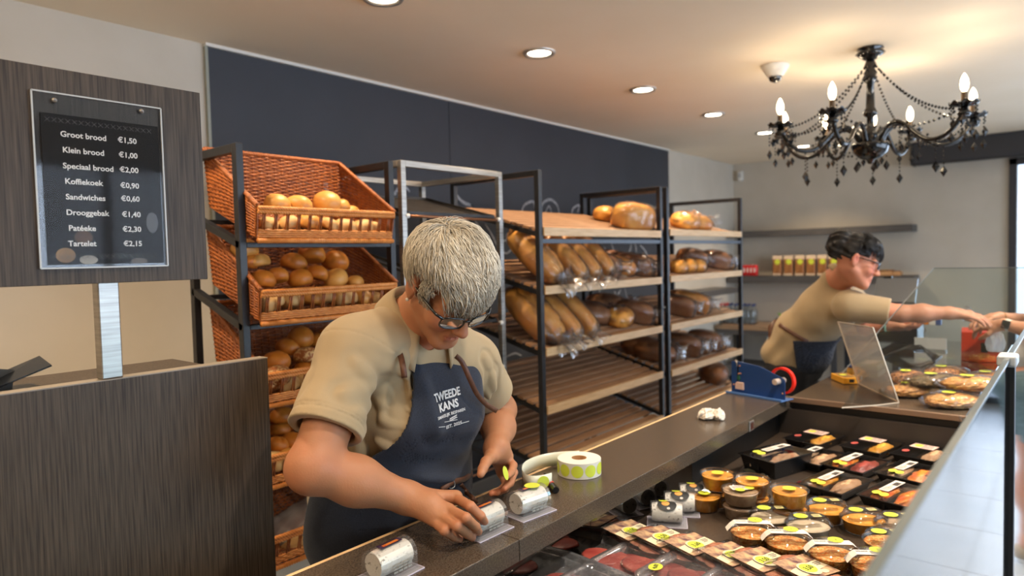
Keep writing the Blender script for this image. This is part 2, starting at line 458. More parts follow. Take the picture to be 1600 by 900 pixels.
for k, (x, y) in enumerate(ADDED_FILL_SPOTS): copy_tree(_dl, (x, y, 2.6), label='recessed ceiling spotlight over the customers\' side, outside the photo, %s' % ['nearest the front wall', 'above the photographer', 'before the photographer', 'fourth along', 'farthest along'][k], group='added fill spotlights over the customers')  # invented fixtures that go with the added fill spots
# security dome camera
_p = at(1211, 102, 2, 2.6)
dm = thing('dome_camera', 'white security dome camera on the ceiling left of the chandelier', 'security camera', (_p.x, _p.y, 2.6))
MB().lathe([(0.075, 0.0), (0.075, -0.012), (0.045, -0.06), (0.03, -0.068)], 36, caps=(True, True)).build('housing', M_white, dm, smooth=False, bevel=0.004)
MB().lathe([(0.034, -0.05), (0.036, -0.07), (0.028, -0.088), (0.012, -0.096), (0.001, -0.098)], 28, caps=(False, False)).build('lens_dome', mat('black_gloss_dome', (14, 14, 16), rough=0.08, coat=1), dm, smooth=True)
# ================================================================ furniture
M_lam = mat('grey_brown_wood_laminate', (48, 40, 33), (92, 80, 68), rough=0.5, spec=0.3, scale=5, stretch=(60, 60, 1.6), contrast=(.3, .72), bump=0.05, bscale=8, bstretch=(120, 120, 3), detail=8)
M_granite = mat('dark_brown_speckled_composite', (62, 52, 44), (92, 80, 68), rough=0.24, scale=260, contrast=(.35, .75), rvar=0.04, detail=3)
M_steel = mat('brushed_stainless_steel', (150, 146, 140), (180, 175, 168), rough=0.4, metal=0.9, scale=6, stretch=(1, 1, 20))
M_pine = mat('pale_pine_wood', (206, 168, 122), (226, 192, 148), rough=0.5, scale=6, stretch=(1.2, 22, 22), bump=0.04, bscale=40)
M_slat = mat('brown_stained_slat_wood', (146, 108, 78), (172, 132, 98), rough=0.5, scale=6, stretch=(1.2, 22, 22), bump=0.04, bscale=40)
M_blackin = mat('black_case_interior', (18, 17, 17), rough=0.35)
M_acr = clear('clear_acrylic', tint=(246, 248, 250), refl=.4, base=0.02)
M_acredge = mat('frosted_acrylic_edge', (186, 188, 186), rough=0.3)

# ---- tall laminate panel with the price board on a post
PY = 1.42
root = thing('laminate_panel', 'tall grey-brown wood-grain panel standing at the left end of the counter', 'panel', (0.2, PY, 0))
x1 = at(418, 559, 1, PY).x; zt = at(418, 559, 1, PY).z
MB().box((-1.3, 0, 0.0), (x1 - 0.2, 0.034, zt)).build('panel_board', M_lam, root, bevel=0.0012)
MB().box((-1.3, -0.0006, zt - 0.001), (x1 - 0.2, 0.0345, zt + 0.0012)).build('edge_strip', mat('pale_laminate_edge', (134, 124, 112), (150, 140, 127), rough=0.45, scale=20, stretch=(1, 30, 30)), root)
pl = at(158, 586, 1, PY + .004); pr = at(198, 580, 1, PY + .004)
ps = thing('price_board', 'wood-grain price board on a steel post above the laminate panel', 'sign', (pl.x + 0.02, PY + 0.017, zt + 0.0012))
sx0 = -0.45; sTL = at(312, 145, 1, PY - .02); sBR = at(326, 436, 1, PY - .02)
ox, oy, oz = ps.location
MB().box((-0.019, -0.015, 0), (0.019, 0.015, sTL.z - zt - 0.06)).build('post', M_steel, ps, bevel=0.003)
MB().box((sx0 - ox, PY - .02 - oy, sBR.z - oz), (sTL.x - ox, PY + .0 - oy, sTL.z - oz)).build('board', M_lam, ps, bevel=0.0012)

# acrylic menu holder on the board
ya = PY - 0.026
hTL = at(48, 140, 1, ya); hBR = at(262, 415, 1, ya)
mn = thing('menu_holder', 'clear acrylic holder with the black bread price list screwed to the board', 'menu', ((hTL.x + hBR.x) / 2, PY - 0.0205, hBR.z))
hw = (hBR.x - hTL.x) / 2; hh = hTL.z - hBR.z
M_menu = mat('charcoal_menu_paper', (34, 33, 34), (42, 41, 41), rough=0.75, spec=.2, scale=5)
M_print = mat('off_white_print', (240, 238, 232), rough=0.6)
MB().box((-hw, -0.0025, 0), (hw, -0.0005, hh)).build('acrylic_back', M_acr, mn)
MB().box((-hw + .012, -0.004, 0.006), (hw - .006, -0.003, hh - .036)).build('menu_sheet', M_menu, mn)
MB().box((-hw, -0.0075, 0), (hw, -0.0055, hh)).build('acrylic_front', clear('clear_acrylic_front', tint=(250, 250, 250), refl=0.12, base=0.0), mn)
ed = MB()
for a, b in (((-hw, 0), (hw, 0)), ((-hw, 0), (-hw, hh)), ((hw, 0), (hw, hh)), ((-hw, hh), (hw, hh))):
    ed.bar((a[0], -.0065, a[1]), (b[0], -.0065, b[1]), 0.0022, 0.0026)
ed.build('acrylic_edge', M_acredge, mn)
for sxp, syp in ((84, 157), (220, 174)):
    q = at(sxp, syp, 1, ya)
    b = MB(); b.lathe([(0.0, 0.0035), (0.0035, 0.003), (0.0048, 0.0)], 16, M=Matrix.Translation((q.x - mn.location.x, -0.0078, q.z - mn.location.z)) @ Matrix.Rotation(pi / 2, 4, 'X'))
    b.build('screw', M_steel, mn, smooth=True)
TXM = Matrix.Rotation(pi / 2, 4, 'X')
def wall_text(body, px, py, size, parent, y, mt, bold=0.012, spacing=1.0, name='lettering'):
    q = at(px, py, 1, PY - 0.0255); vs, fs = text_geo(body, size, bold, spacing=spacing)
    L = parent.location
    return MB().add(vs, fs, 0, Matrix.Translation((q.x - L.x, y, q.z - L.z)) @ TXM).build(name, mt, parent)
rows = [('Groot brood', '€1,50', 131, 213, 199, 220), ('Klein brood', '€1,00', 131, 237, 200.5, 243), ('Speciaal brood', '€2,00', 139, 262, 202, 266), ('Koffiekoek', '€0,90', 131.5, 285, 203, 290.5),
        ('Sandwiches', '€0,60', 134.5, 309, 204, 311), ('Drooggebak', '€1,40', 137.5, 333, 205.5, 335.5), ('Patéeke', '€2,30', 129, 357, 206.5, 358.5), ('Tartelet', '€2,15', 129, 381, 208, 381)]
for a, b, xa, yaa, xb, yb in rows:
    wall_text(a, xa, yaa, 0.0140, mn, -0.0046, M_print, bold=0.022)
    wall_text(b, xb, yb, 0.0140, mn, -0.0046, M_print, bold=0.022)
# row of crossed ornaments, top and bottom
M_orn = mat('grey_print', (92, 90, 88), rough=0.6)
for zz, tag_ in ((hh - .047, 0), (0.02, 1)):
    o_ = MB()
    for k in range(17):
        cx = -hw + .022 + k * (2 * hw - .045) / 16
        for sg in (-1, 1):
            o_.bar((cx - .004, -.0045, zz - .004 * sg), (cx + .004, -.0045, zz + .004 * sg), 0.0006, 0.0006)
    stuff(o_.build('ornament_row', M_orn, mn))
for (px, py, rx, rz, c) in ((103, 399, .0155, .0135, (160, 126, 82)), (139, 406, .0150, .0085, (168, 164, 154)), (131, 371, .0150, .0125, (92, 66, 44)), (218, 408, .0150, .006, (110, 100, 92)), (238, 348, .011, .020, (104, 104, 106))):
    q = at(px, py, 1, PY - 0.0255); L = mn.location
    cx = q.x - L.x; cz = q.z - L.z
    poly = []
    for k in range(28):
        a = 2 * pi * k / 28; poly.append((min(max(cx + rx * cos(a), -hw + .013), hw - .007), max(cz + rz * sin(a), .0062)))
    MB().prism(poly, 0, 0.0003, 0, Matrix.Translation((0, -.0042, 0)) @ TXM).build('printed_roll', mat('print_%d' % c[0], c, tuple(int(v * .8) for v in c), rough=.6, scale=40), mn)

# dark folded card and tray standing behind the panel
q0 = at(18, 596, 1, 1.53)
cs = thing('card_tray', 'black glossy angled card tray behind the top of the laminate panel', 'tray', (q0.x, 1.53, zt - 0.02))
b = MB(); b.box((-0.09, -0.05, 0), (0.045, 0.05, 0.012)); b.build('tray_base', M_blackin, cs, bevel=0.003)
MB().add([(-0.07, -0.04, 0.01), (0.055, -0.04, 0.052), (0.06, 0.05, 0.062), (-0.065, 0.05, 0.015)], [(0, 1, 2, 3)]).build('tray_flap', mat('black_gloss_card', (16, 16, 17), rough=0.2), cs, solid=0.003)
MB().add([(-0.06, 0.0, 0.01), (-0.03, 0.0, 0.055), (0.01, 0.02, 0.045), (0.0, 0.0, 0.01)], [(0, 1, 2, 3)]).build('folded_flap', mat('grey_card', (90, 86, 80), rough=0.5), cs, solid=0.002)
sb = thing('side_cabinet', 'dark low cabinet hidden behind the laminate panel', 'cabinet', (-0.3, 1.51, 0))
MB().box((-0.5, -0.05, 0.0), (1.05, 0.25, zt - 0.02)).build('cabinet_body', M_lam, sb, bevel=0.002)

# ---- counter worktop and chilled display
WF, WB, XE, ZW = 0.907, 1.155, 2.83, 0.95
ct = thing('service_counter', 'long dark brown speckled stone-look worktop running away along the display case', 'counter', (1.6, 1.03, 0))
def L3(x, y, z): return (x - 1.6, y - 1.03, z)
xj = at(811, 843, 2, ZW).x
for xa, xb in ((-0.6, xj - .0006), (xj + .0006, 2.86)):
    MB().box(L3(xa, WF, 0.902), L3(xb, WB, ZW)).build('worktop_slab', M_granite, ct, bevel=0.0025)
MB().box(L3(-0.6, WB + .0005, 0.90), L3(2.86, WB + 0.012, ZW - .002)).build('rear_edge_strip', M_pine, ct, bevel=0.001)
MB().box(L3(-0.6, 1.06, 0.10), L3(2.86, 1.135, 0.90)).build('carcass', M_lam, ct, bevel=0.002)
MB().box(L3(-0.6, 1.04, 0.0), L3(2.86, 1.10, 0.10)).build('plinth', M_black, ct)
# small socket plate in the front edge
q = at(1173, 665, 1, WF)
sp = thing('socket_plate', 'small square metal switch plate set in the front edge of the worktop', 'switch', (q.x, WF - .002, q.z))
MB().box((-0.021, -0.002, -0.018), (0.021, 0.0018, 0.018)).build('plate', M_steel, sp, bevel=0.0015)
MB().box((-0.014, -0.0035, -0.012), (0.014, -0.002, 0.012)).build('rocker', mat('dark_red_rocker', (60, 22, 20), rough=.3), sp, bevel=0.001)

ZF = 0.80
dc = thing('display_case', 'sunken dark chilled display case full of packed cheeses, salads and meats', 'display case', (1.6, 0.5, 0))
def L4(x, y, z): return (x - 1.6, y - 0.5, z)
M_well = mat('brown_black_case_floor', (58, 48, 40), (72, 61, 52), rough=0.3, scale=120)
M_mirror = mat('smoked_mirror', (92, 86, 80), rough=0.04, metal=1.0)
MB().box(L4(-0.6, 0.20, 0.10), L4(XE + .015, 1.055, ZF - .002)).build('case_body', M_blackin, dc, bevel=0.003)
MB().box(L4(-0.6, 0.115, 0.10), L4(1.58, 0.1995, ZF - .002)).build('front_body', M_blackin, dc, bevel=0.003)
MB().box(L4(-0.6, 0.2, ZF - .0015), L4(XE, 0.945, ZF)).build('case_floor', M_well, dc)
MB().box(L4(-0.6, 0.12, ZF - .0015), L4(1.58, 0.1995, ZF)).build('front_ledge', M_well, dc)
MB().box(L4(-0.6, 0.955, 0.885), L4(XE, 0.975, 0.902)).build('shadow_gap', M_blackin, dc)
for xa, xb in ((-0.5, at(922, 838, 1, .948).x - .001), (at(922, 838, 1, .948).x + .001, 2.0), (2.002, XE)):
    MB().box(L4(xa, 0.946, ZF + .001), L4(xb, 0.955, 0.884)).build('mirror_panel', M_mirror if xa < 2 else M_blackin, dc)
MB().bar(L4(-0.6, 0.944, 0.884), L4(XE, 0.944, 0.884), 0.004, 0.004).build('mirror_rail', M_dark, dc)
MB().box(L4(XE + .0005, 0.30, ZF - .002), L4(XE + .015, 1.055, 0.9015)).build('end_wall', mat('brown_black_end_wall', (48, 40, 35), rough=0.5), dc)
# customer-side glass with corner post
gr = at(1440, 780, 1, 0.103)
MB().box(L4(-0.5, 0.100, 0.79), L4(1.592, 0.106, gr.z)).build('front_glass', clear('front_display_glass', tint=(226, 240, 240), refl=1.0, base=0.03), dc)
MB().bar(L4(-0.5, 0.103, gr.z + .003), L4(1.6, 0.103, gr.z + .003), 0.009, 0.006).build('glass_top_edge', mat('grey_green_glass_edge', (84, 92, 92), rough=0.25), dc, bevel=0.001)
MB().box(L4(1.593, 0.092, 0.0), L4(1.619, 0.116, gr.z)).build('corner_post', M_black, dc, bevel=0.002)
MB().bar(L4(1.6, 0.103, gr.z + .003), L4(2.9, 0.103, gr.z + .003), 0.009, 0.006).build('glass_top_edge', MATS['grey_green_glass_edge'], dc, bevel=0.001)
MB().box(L4(1.62, 0.100, 0.60), L4(2.9, 0.106, gr.z)).build('front_glass', MATS['front_display_glass'], dc)
MB().box(L4(1.575, 0.088, gr.z - .012), L4(1.635, 0.120, gr.z + .010)).build('post_cap', mat('pale_grey_bracket', (176, 182, 186), rough=.35), dc, bevel=.005)

# ---- dark glass-topped deck beyond the well
XD = 5.1
dk = thing('deck_cabinet', 'dark glossy topped cabinet beyond the sunken display, holding nut bags and boxes', 'cabinet', (3.9, 0.6, 0))
def L5(x, y, z): return (x - 3.9, y - 0.6, z)
M_deck = mat('dark_glossy_deck', (58, 52, 47), (68, 62, 56), rough=0.12, scale=60, coat=0.4)
MB().box(L5(XE + .02, 0.305, 0.10), L5(XD, 0.905, 0.925)).build('cabinet_body', M_blackin, dk, bevel=0.003)
MB().box(L5(XE + .02, 0.305, 0.9255), L5(3.36, 0.907, 0.949)).build('solid_top', M_granite, dk, bevel=0.001)
MB().box(L5(3.361, 0.305, 0.9255), L5(XD, 0.907, 0.949)).build('glass_top', mat('smoked_glass_top', (40, 36, 34), rough=0.05, coat=1.0), dk, bevel=0.001)
MB().box(L5(XE + .002, 0.30, 0.931), L5(XE + .02, 0.907, 0.9505)).build('metal_edge_strip', mat('bronze_metal_strip', (150, 124, 104), rough=0.35, metal=0.6), dk, bevel=0.001)
MB().box(L5(XE + .05, 0.36, 0.0), L5(XD, 0.86, 0.099)).build('plinth', M_black, dk)

# glass sneeze screen standing on the deck, with a sloping left edge
xg = 3.38
a = at(1265, 585, 0, xg); t1 = at(1459, 419, 0, xg)
sc_ = thing('glass_screen', 'large clear glass screen with a slanted edge standing on the deck', 'glass screen', (xg, 0.5, 0.9505))
poly = [(0.86 - .5, 0.0), (t1.y - .5, t1.z - .9505), (-0.37, t1.z - .9505), (-0.37, 0.12), (-0.19, 0.0)]
Myz = Matrix(((0, 0, 1, 0), (1, 0, 0, 0), (0, 1, 0, 0), (0, 0, 0, 1)))
MB().prism(poly, -0.003, 0.003, 0, Myz).build('glass_pane', clear('screen_glass', tint=(238, 244, 243), refl=0.9, base=0.03), sc_)
eg = MB()
eg.bar((0, poly[0][0], poly[0][1]), (0, poly[1][0], poly[1][1]), 0.006, 0.004); eg.build('slanted_edge', mat('pale_glass_edge', (196, 204, 206), rough=0.2), sc_)
MB().bar((0, poly[1][0], poly[1][1]), (0, poly[2][0], poly[2][1]), 0.006, 0.003).build('top_edge', mat('dull_glass_edge', (110, 118, 120), rough=0.3), sc_)
for yy in (0.28, -0.15):
    MB().box((-0.012, yy - .02, 0), (0.012, yy + .02, 0.02)).build('glass_clamp', M_steel, sc_, bevel=0.003)

# ---- bread racks (black frames, sloped slatted shelves)
def rack(name, label, xa, xb, shelves, front_rail=True, ya=2.0, yb=2.6, zt=1.97, pw=0.028):
    cx = (xa + xb) / 2
    r = thing(name, label, 'shelf rack', (cx, ya, 0), group='black bread racks along the wall')
    first = None
    for x in (xa + pw / 2, xb - pw / 2):
        for y in (pw / 2, yb - ya - pw / 2):
            MB().box((x - cx - pw / 2, y - pw / 2, 0), (x - cx + pw / 2, y + pw / 2, zt)).build('post', M_black, r, bevel=0.002)
        MB().box((x - cx - pw / 2, pw, zt - pw), (x - cx + pw / 2, yb - ya - pw, zt)).build('top_rail', M_black, r, bevel=0.002)
        MB().box((x - cx - pw / 2, pw, 0.12), (x - cx + pw / 2, yb - ya - pw, 0.12 + pw)).build('foot_rail', M_black, r, bevel=0.002)
    if front_rail:
        MB().box((xa - cx + pw, 0.002, 1.615), (xb - cx - pw, 0.022, 1.638)).build('front_rail', mat('blue_grey_rail', (58, 66, 78), rough=.4), r, bevel=0.002)
    MB().box((xa - cx + pw, yb - ya - pw, 0.5), (xb - cx - pw, yb - ya - 0.008, 0.53)).build('back_rail', M_black, r, bevel=0.002)
    W = xb - xa - 2 * pw - 0.004
    slat_me = None; sh_me = None
    dep = yb - ya - 0.04; rise = 0.15; ns = 9
    ang = math.atan2(rise, dep)
    for si, zf in enumerate(shelves):
        s = MB()
        s.box((-W / 2, -0.008, -0.042), (W / 2, 0.012, 0.0))           # front lip board
        sh = s.build('shelf', [M_pine], r, loc=(0, 0.0, zf), bevel=0.002)
        for sg in (-1, 1):
            bb = MB(); xx = sg * (W / 2 - .012)
            bb.bar((xx, 0.013, -0.042), (xx, dep, -0.042 + rise), 0.018, 0.022); bb.build('shelf_bearer', M_black, sh)
        pitch = (dep - 0.02) / ns
        for k in range(ns):
            if slat_me is None:
                b = MB().box((-W / 2 + .001, -0.021, -0.007), (W / 2 - .001, 0.021, 0.007)); o = b.build('slat', M_slat, sh, bevel=0.0015, seg=1); slat_me = o
            else:
                o = slat_me.copy(); COL.objects.link(o); o.parent = sh
            y = 0.02 + (k + .5) * pitch
            o.location = (0, y, -0.022 + y * rise / dep); o.rotation_euler = (ang, 0, 0)
    return r
SH1 = [1.55 + .144, 1.55 - .143, 1.55 - .447, 1.55 - .735, 1.55 - 1.015]
SH2 = [1.55 + .157, 1.55 - .140, 1.55 - .450, 1.55 - .745, 1.55 - 1.02]
rack('bread_rack', 'black bread rack with pale slatted shelves, nearest of the two, left of the double post', 2.596, 3.858, SH1)
rack('bread_rack', 'farther black bread rack with slatted shelves, its shelves well stocked, at the corner', 3.918, 5.165, SH2)

# black rack that carries the wicker baskets
RB = thing('basket_rack', 'narrow black metal rack holding five wicker baskets of rolls', 'shelf rack', (1.49, 2.155, 0))
def L6(x, y, z): return (x - 1.49, y - 2.155, z)
BZ = [1.55 + .085 - .28 * k for k in range(5)]
for x in (1.153, 1.803):
    for y in (2.155, 2.50):
        MB().box(L6(x, y, 0), L6(x + .026, y + .03, 1.955)).build('post', M_black, RB, bevel=0.002)
    MB().box(L6(x, 2.185, 1.925), L6(x + .026, 2.50, 1.955)).build('top_rail', M_black, RB, bevel=0.002)
    for z in BZ:
        MB().bar(L6(x + .013, 2.16, z - .022), L6(x + .013, 2.52, z + .10), 0.026, 0.026).build('side_rail', M_black, RB, bevel=0.002)
for z in BZ:
    MB().box(L6(1.18, 2.157, z - .030), L6(1.803, 2.183, z - .012)).build('front_rail', M_black, RB, bevel=0.002)
    MB().box(L6(1.18, 2.48, z + .065), L6(1.803, 2.5, z + .083)).build('rear_rail', M_black, RB, bevel=0.002)

# wicker baskets
M_wick = mat('honey_brown_wicker', (122, 62, 24), (172, 98, 42), rough=0.42, scale=45, contrast=(.3, .7), spec=0.5)
M_wickL = mat('light_honey_wicker', (200, 120, 50), (224, 150, 78), rough=0.4, scale=45, contrast=(.3, .7))
def weave(mb, BL, BR, TL, TR, rows, stakes, amp=0.0035, r=0.0034, seg=2, flip=False):
    BL, BR, TL, TR = [Vector(p) for p in (BL, BR, TL, TR)]
    nrm = (BR - BL).cross(TL - BL).normalized()
    def P(u, v): return BL * (1 - u) * (1 - v) + BR * u * (1 - v) + TL * (1 - u) * v + TR * u * v
    for i in range(rows):
        v = (i + .5) / rows; path = []
        n = stakes * seg
        for k in range(n + 1):
            u = k / n
            s_ = cos(pi * u * stakes + pi * (i % 2))
            path.append(P(u, v) + nrm * amp * s_ + Vector((0, 0, random.uniform(-.0006, .0006))))
        mb.tube(path, r * random.uniform(.85, 1.12), n=4, caps=False)
    for k in range(stakes + 1):
        u = k / stakes
        mb.tube([P(u, 0), P(u, .5), P(u, 1)], r * 1.1, n=4, caps=False)
def braid(mb, path, r=0.0045, n=3, turns=30, rad=0.004):
    P = [Vector(p) for p in path]
    # resample
    L = [0]
    for i in range(len(P) - 1): L.append(L[-1] + (P[i + 1] - P[i]).length)
    m = int(L[-1] / 0.006)
    def S(s):
        for i in range(len(P) - 1):
            if s <= L[i + 1] or i == len(P) - 2: return P[i].lerp(P[i + 1], (s - L[i]) / max(L[i + 1] - L[i], 1e-6)), (P[i + 1] - P[i]).normalized()
    for j in range(n):
        out = []
        for k in range(m + 1):
            p, t = S(L[-1] * k / m)
            a = t.orthogonal().normalized() if abs(t.z) > .9 else Vector((0, 0, 1)).cross(t).normalized(); b = t.cross(a)
            w = 2 * pi * (L[-1] * k / m / 0.03 + j / n)
            out.append(p + a * cos(w) * rad + b * sin(w) * rad)
        mb.tube(out, r, n=5, caps=True)
WBK, DBK = 0.575, 0.35
def make_basket():
    r = thing('wicker_basket', 'wicker basket', 'basket', (1.187, 2.085, BZ[0]), group='wicker bread baskets on the black rack')
    W = WBK
    fb = (0, 0.018, 0.0); FB = (W, 0.018, 0.0); bb = (0, .33, 0.125); Bb = (W, .33, .125)
    ft = (-.004, 0.0, 0.108); FT = (W + .004, 0.0, 0.108); bt = (-.006, DBK, .335); Bt = (W + .006, DBK, .335)
    m = MB(); weave(m, bb, Bb, bt, Bt, 30, 19, amp=0.004); stuff(m.build('back_panel', M_wick, r, smooth=True))
    for a, b, c, d in ((fb, bb, ft, bt), (FB, Bb, FT, Bt)):
        m = MB(); weave(m, a, b, c, d, 26, 12, amp=0.004); stuff(m.build('side_panel', M_wick, r, smooth=True))
    m = MB(); weave(m, (0, 0.02, 0.004), (W, 0.02, 0.004), (0, .33, .125), (W, .33, .125), 34, 18, amp=0.003); stuff(m.build('base_panel', M_wick, r, smooth=True))
    m = MB()
    for z, y in ((0.006, .016), (0.013, .0155), (0.020, .015), (.027, .0145)):
        pth = [(W * k / 60, y + .003 * cos(pi * k / 1.5 + z * 500), z + .0008 * sin(k * 2)) for k in range(61)]
        m.tube(pth, .0042, n=5)
    stuff(m.build('front_band', M_wickL, r, smooth=True))
    m = MB(); braid(m, [(-.004, .0, .088), (W + .004, 0, .088)], r=.0045); braid(m, [(-.004, .0, .100), (W + .004, 0, .100)], r=.005, rad=.0045)
    m.build('front_rail', M_wickL, r, smooth=True)
    for k in range(13):
        x = W * (k + .5) / 13
        mm = MB()
        mm.tube([(x - .006, .015, .028), (x - .003, .008, .06), (x - .004, .002, .09)], .0035, n=5); mm.tube([(x + .004, .015, .028), (x + .003, .008, .06), (x + .005, .002, .09)], .0035, n=5)
        mm.build('spindle', M_wick, r, smooth=True)
    m = MB(); braid(m, [FT, Bt, bt, ft], r=.005, rad=.0048); m.build('rim', M_wick, r, smooth=True)
    m = MB(); m.tube([(-.002, .01, -.008), (W + .002, .01, -.008)], .0085, n=8)
    for k in range(60): m.tube([(W * k / 60, .01 + .0092 * cos(a), -.008 + .0092 * sin(a)) for a in np.linspace(0, 2 * pi, 7)], .0016, n=3, caps=False)
    stuff(m.build('foot_roll', M_wickL, r, smooth=True))
    return r
_b0 = make_basket()
BL_ = ['topmost wicker basket, with a few pale round rolls behind its low front', 'second wicker basket from the top, heaped with round rolls', 'middle wicker basket of five, with brown and seeded rolls beside the shoulder',
       'fourth wicker basket from the top, half hidden behind the elbow', 'lowest wicker basket, with a plastic bag of bread inside']
_b0['label'] = BL_[0]
BASK = [_b0] + [copy_tree(_b0, (1.187, 2.085, BZ[k]), label=BL_[k]) for k in range(1, 5)]

# stainless trolley between baskets and racks
TR = thing('steel_trolley', 'stainless steel tray trolley behind the woman, beside the nearest bread rack', 'trolley', (2.19, 2.15, 0))
def L7(x, y, z): return (x - 2.19, y - 2.15, z)
TX0, TX1, TY0, TY1, TZ = 1.865, 2.505, 2.15, 2.72, 1.965
for x in (TX0, TX1 - .026):
    for y in (TY0, TY1 - .026):
        MB().box(L7(x, y, 0.1), L7(x + .026, y + .026, TZ)).build('post', M_steel, TR, bevel=0.002)
        MB().lathe([(0.0, 0.0), (.03, 0.0), (.035, .012), (.035, .05), (.03, .06), (0, .062)], 20, M=Matrix.Translation(L7(x + .013, y + .013, 0.0))).build('wheel', M_dark, TR, smooth=True)
        MB().box(L7(x + .003, y + .003, 0.062), L7(x + .023, y + .023, 0.1)).build('wheel_stem', M_steel, TR)
    MB().box(L7(x, TY0 + .026, TZ - .026), L7(x + .026, TY1 - .026, TZ)).build('top_rail', M_steel, TR, bevel=0.002)
for y in (TY0, TY1 - .026):
    MB().box(L7(TX0 + .026, y, TZ - .026), L7(TX1 - .026, y + .026, TZ)).build('top_rail', M_steel, TR, bevel=0.002)
M_copper = mat('copper_brown_rod', (150, 104, 74), rough=.3, metal=.7)
M_tray = mat('dark_oven_tray', (48, 44, 42), (62, 58, 55), rough=.4, metal=.6, scale=12)
TZS = [1.735, 1.50, 1.235, 1.02, .78, .54]
for k, z in enumerate(TZS):
    MB().tube([L7(TX0 + .022, TY0 + .006, z), L7(TX1 - .022, TY0 + .006, z - .004)], .006, n=8).build('front_rod', M_copper, TR, smooth=True)
    for x in (TX0 + .030, TX1 - .030):
        MB().lathe([(0, 0), (.010, 0), (.010, .018), (0, .018)], 12, M=Matrix.Translation(L7(x - .009 + (.0 if x < 2.1 else 0), TY0 + .006, z)) @ Matrix.Rotation(pi / 2, 4, 'Y')).build('rod_cap', M_white, TR)
    for x in (TX0 + .035, TX1 - .035):
        MB().bar(L7(x, TY0 + .012, z - .004), L7(x, TY1 - .03, z + .125), .02, .012).build('tray_runner', M_dark, TR)
    # rounded wire guard at the back
    MB().tube([L7(TX0 + .05, TY1 - .035, z + .13), L7(TX1 - .05, TY1 - .035, z + .13)], .006, n=8).build('rear_rod', M_steel, TR, smooth=True)
def tray_at(z, lab):
    t = thing('oven_tray', lab, 'tray', (2.185, TY0 + .02, z + .006), group='dark trays in the steel trolley')
    ang = math.atan2(.129, .51); R = Matrix.Rotation(ang, 4, 'X')
    w, d = .275, .49
    m = MB(); m.box((-w, 0, 0), (w, d, .003), 0, R); m.build('tray_base', M_tray, t)
    m = MB()
    for p, q in (((-w, 0, .008), (w, 0, .008)), ((w, 0, .008), (w, d, .008)), ((w, d, .008), (-w, d, .008)), ((-w, d, .008), (-w, 0, .008))):
        m.bar(R @ Vector(p), R @ Vector(q), .004, .014)
    m.build('tray_rim', M_tray, t)
    return t
TRAYS = [tray_at(TZS[0], 'dark sloped oven tray, empty, topmost in the steel trolley'), tray_at(TZS[1], 'second dark oven tray from the top of the steel trolley'), tray_at(TZS[2], 'dark oven tray holding small orange buns, behind the woman\'s glasses'),
         tray_at(TZS[3], 'fourth dark oven tray from the top of the trolley, mostly hidden')]

# ---- shelves on the back wall
M_shelf = mat('dark_grey_wood_shelf', (64, 62, 62), (86, 84, 84), rough=.45, scale=4, stretch=(30, 1.5, 30))
xf = 7.72
u0 = at(1425, 350, 0, xf); u1 = at(1425, 361, 0, xf); l0 = at(1428, 431, 0, xf); l1 = at(1428, 444, 0, xf)
ws1 = thing('wall_shelf', 'upper dark wood floating shelf on the back wall, empty', 'shelf', (7.86, 2.2, u1.z))
MB().box((xf - 7.86, u0.y - 2.2, 0), (.138, 3.18 - 2.2, u0.z - u1.z)).build('shelf_board', M_shelf, ws1, bevel=0.002)
ws2 = thing('wall_shelf', 'lower dark wood floating shelf on the back wall, carrying packets and cans', 'shelf', (7.86, 2.2, l1.z))
MB().box((xf - 7.86, l0.y - 2.2, 0), (.138, 3.18 - 2.2, l0.z - l1.z)).build('shelf_board', M_shelf, ws2, bevel=0.002)
ZS2 = l0.z
# return shelf along the left wall, seen between the racks
ws3 = thing('wall_shelf', 'short dark shelf on the left wall behind the far bread rack', 'shelf', (6.8, 3.05, 1.0))
MB().box((-.5, -.14, 0.10), (.6, .13, 0.16)).build('shelf_board', M_shelf, ws3, bevel=0.002)

# back counter with wooden top below the shelves
bk = at(1215, 512, 0, 7.35)
bc = thing('back_counter', 'low wood-topped counter against the back wall behind the second woman', 'counter', (7.65, 2.2, 0))
ztb = bk.z
MB().box((-.30, -1.0, ztb - .045), (.335, .97, ztb)).build('counter_top', mat('warm_brown_wood_top', (134, 108, 84), (150, 124, 98), rough=.4, scale=5, stretch=(20, 1, 20)), bc, bevel=.003)
for y in (-.96, -.3, .35, .9):
    MB().box((-.27, y, 0), (-.22, y + .05, ztb - .046)).build('leg', mat('pale_steel_leg', (170, 176, 180), rough=.4, metal=.3) if y > .2 else M_dark, bc, bevel=.002)
    MB().box((.26, y, 0), (.31, y + .05, ztb - .046)).build('leg', M_dark, bc, bevel=.002)
MB().box((-.29, -.98, ztb - .10), (-.27, .95, ztb - .046)).build('apron_rail', M_shelf, bc)
MB().box((-.2, .1, .25), (.25, .9, .28)).build('lower_shelf', M_shelf, bc)
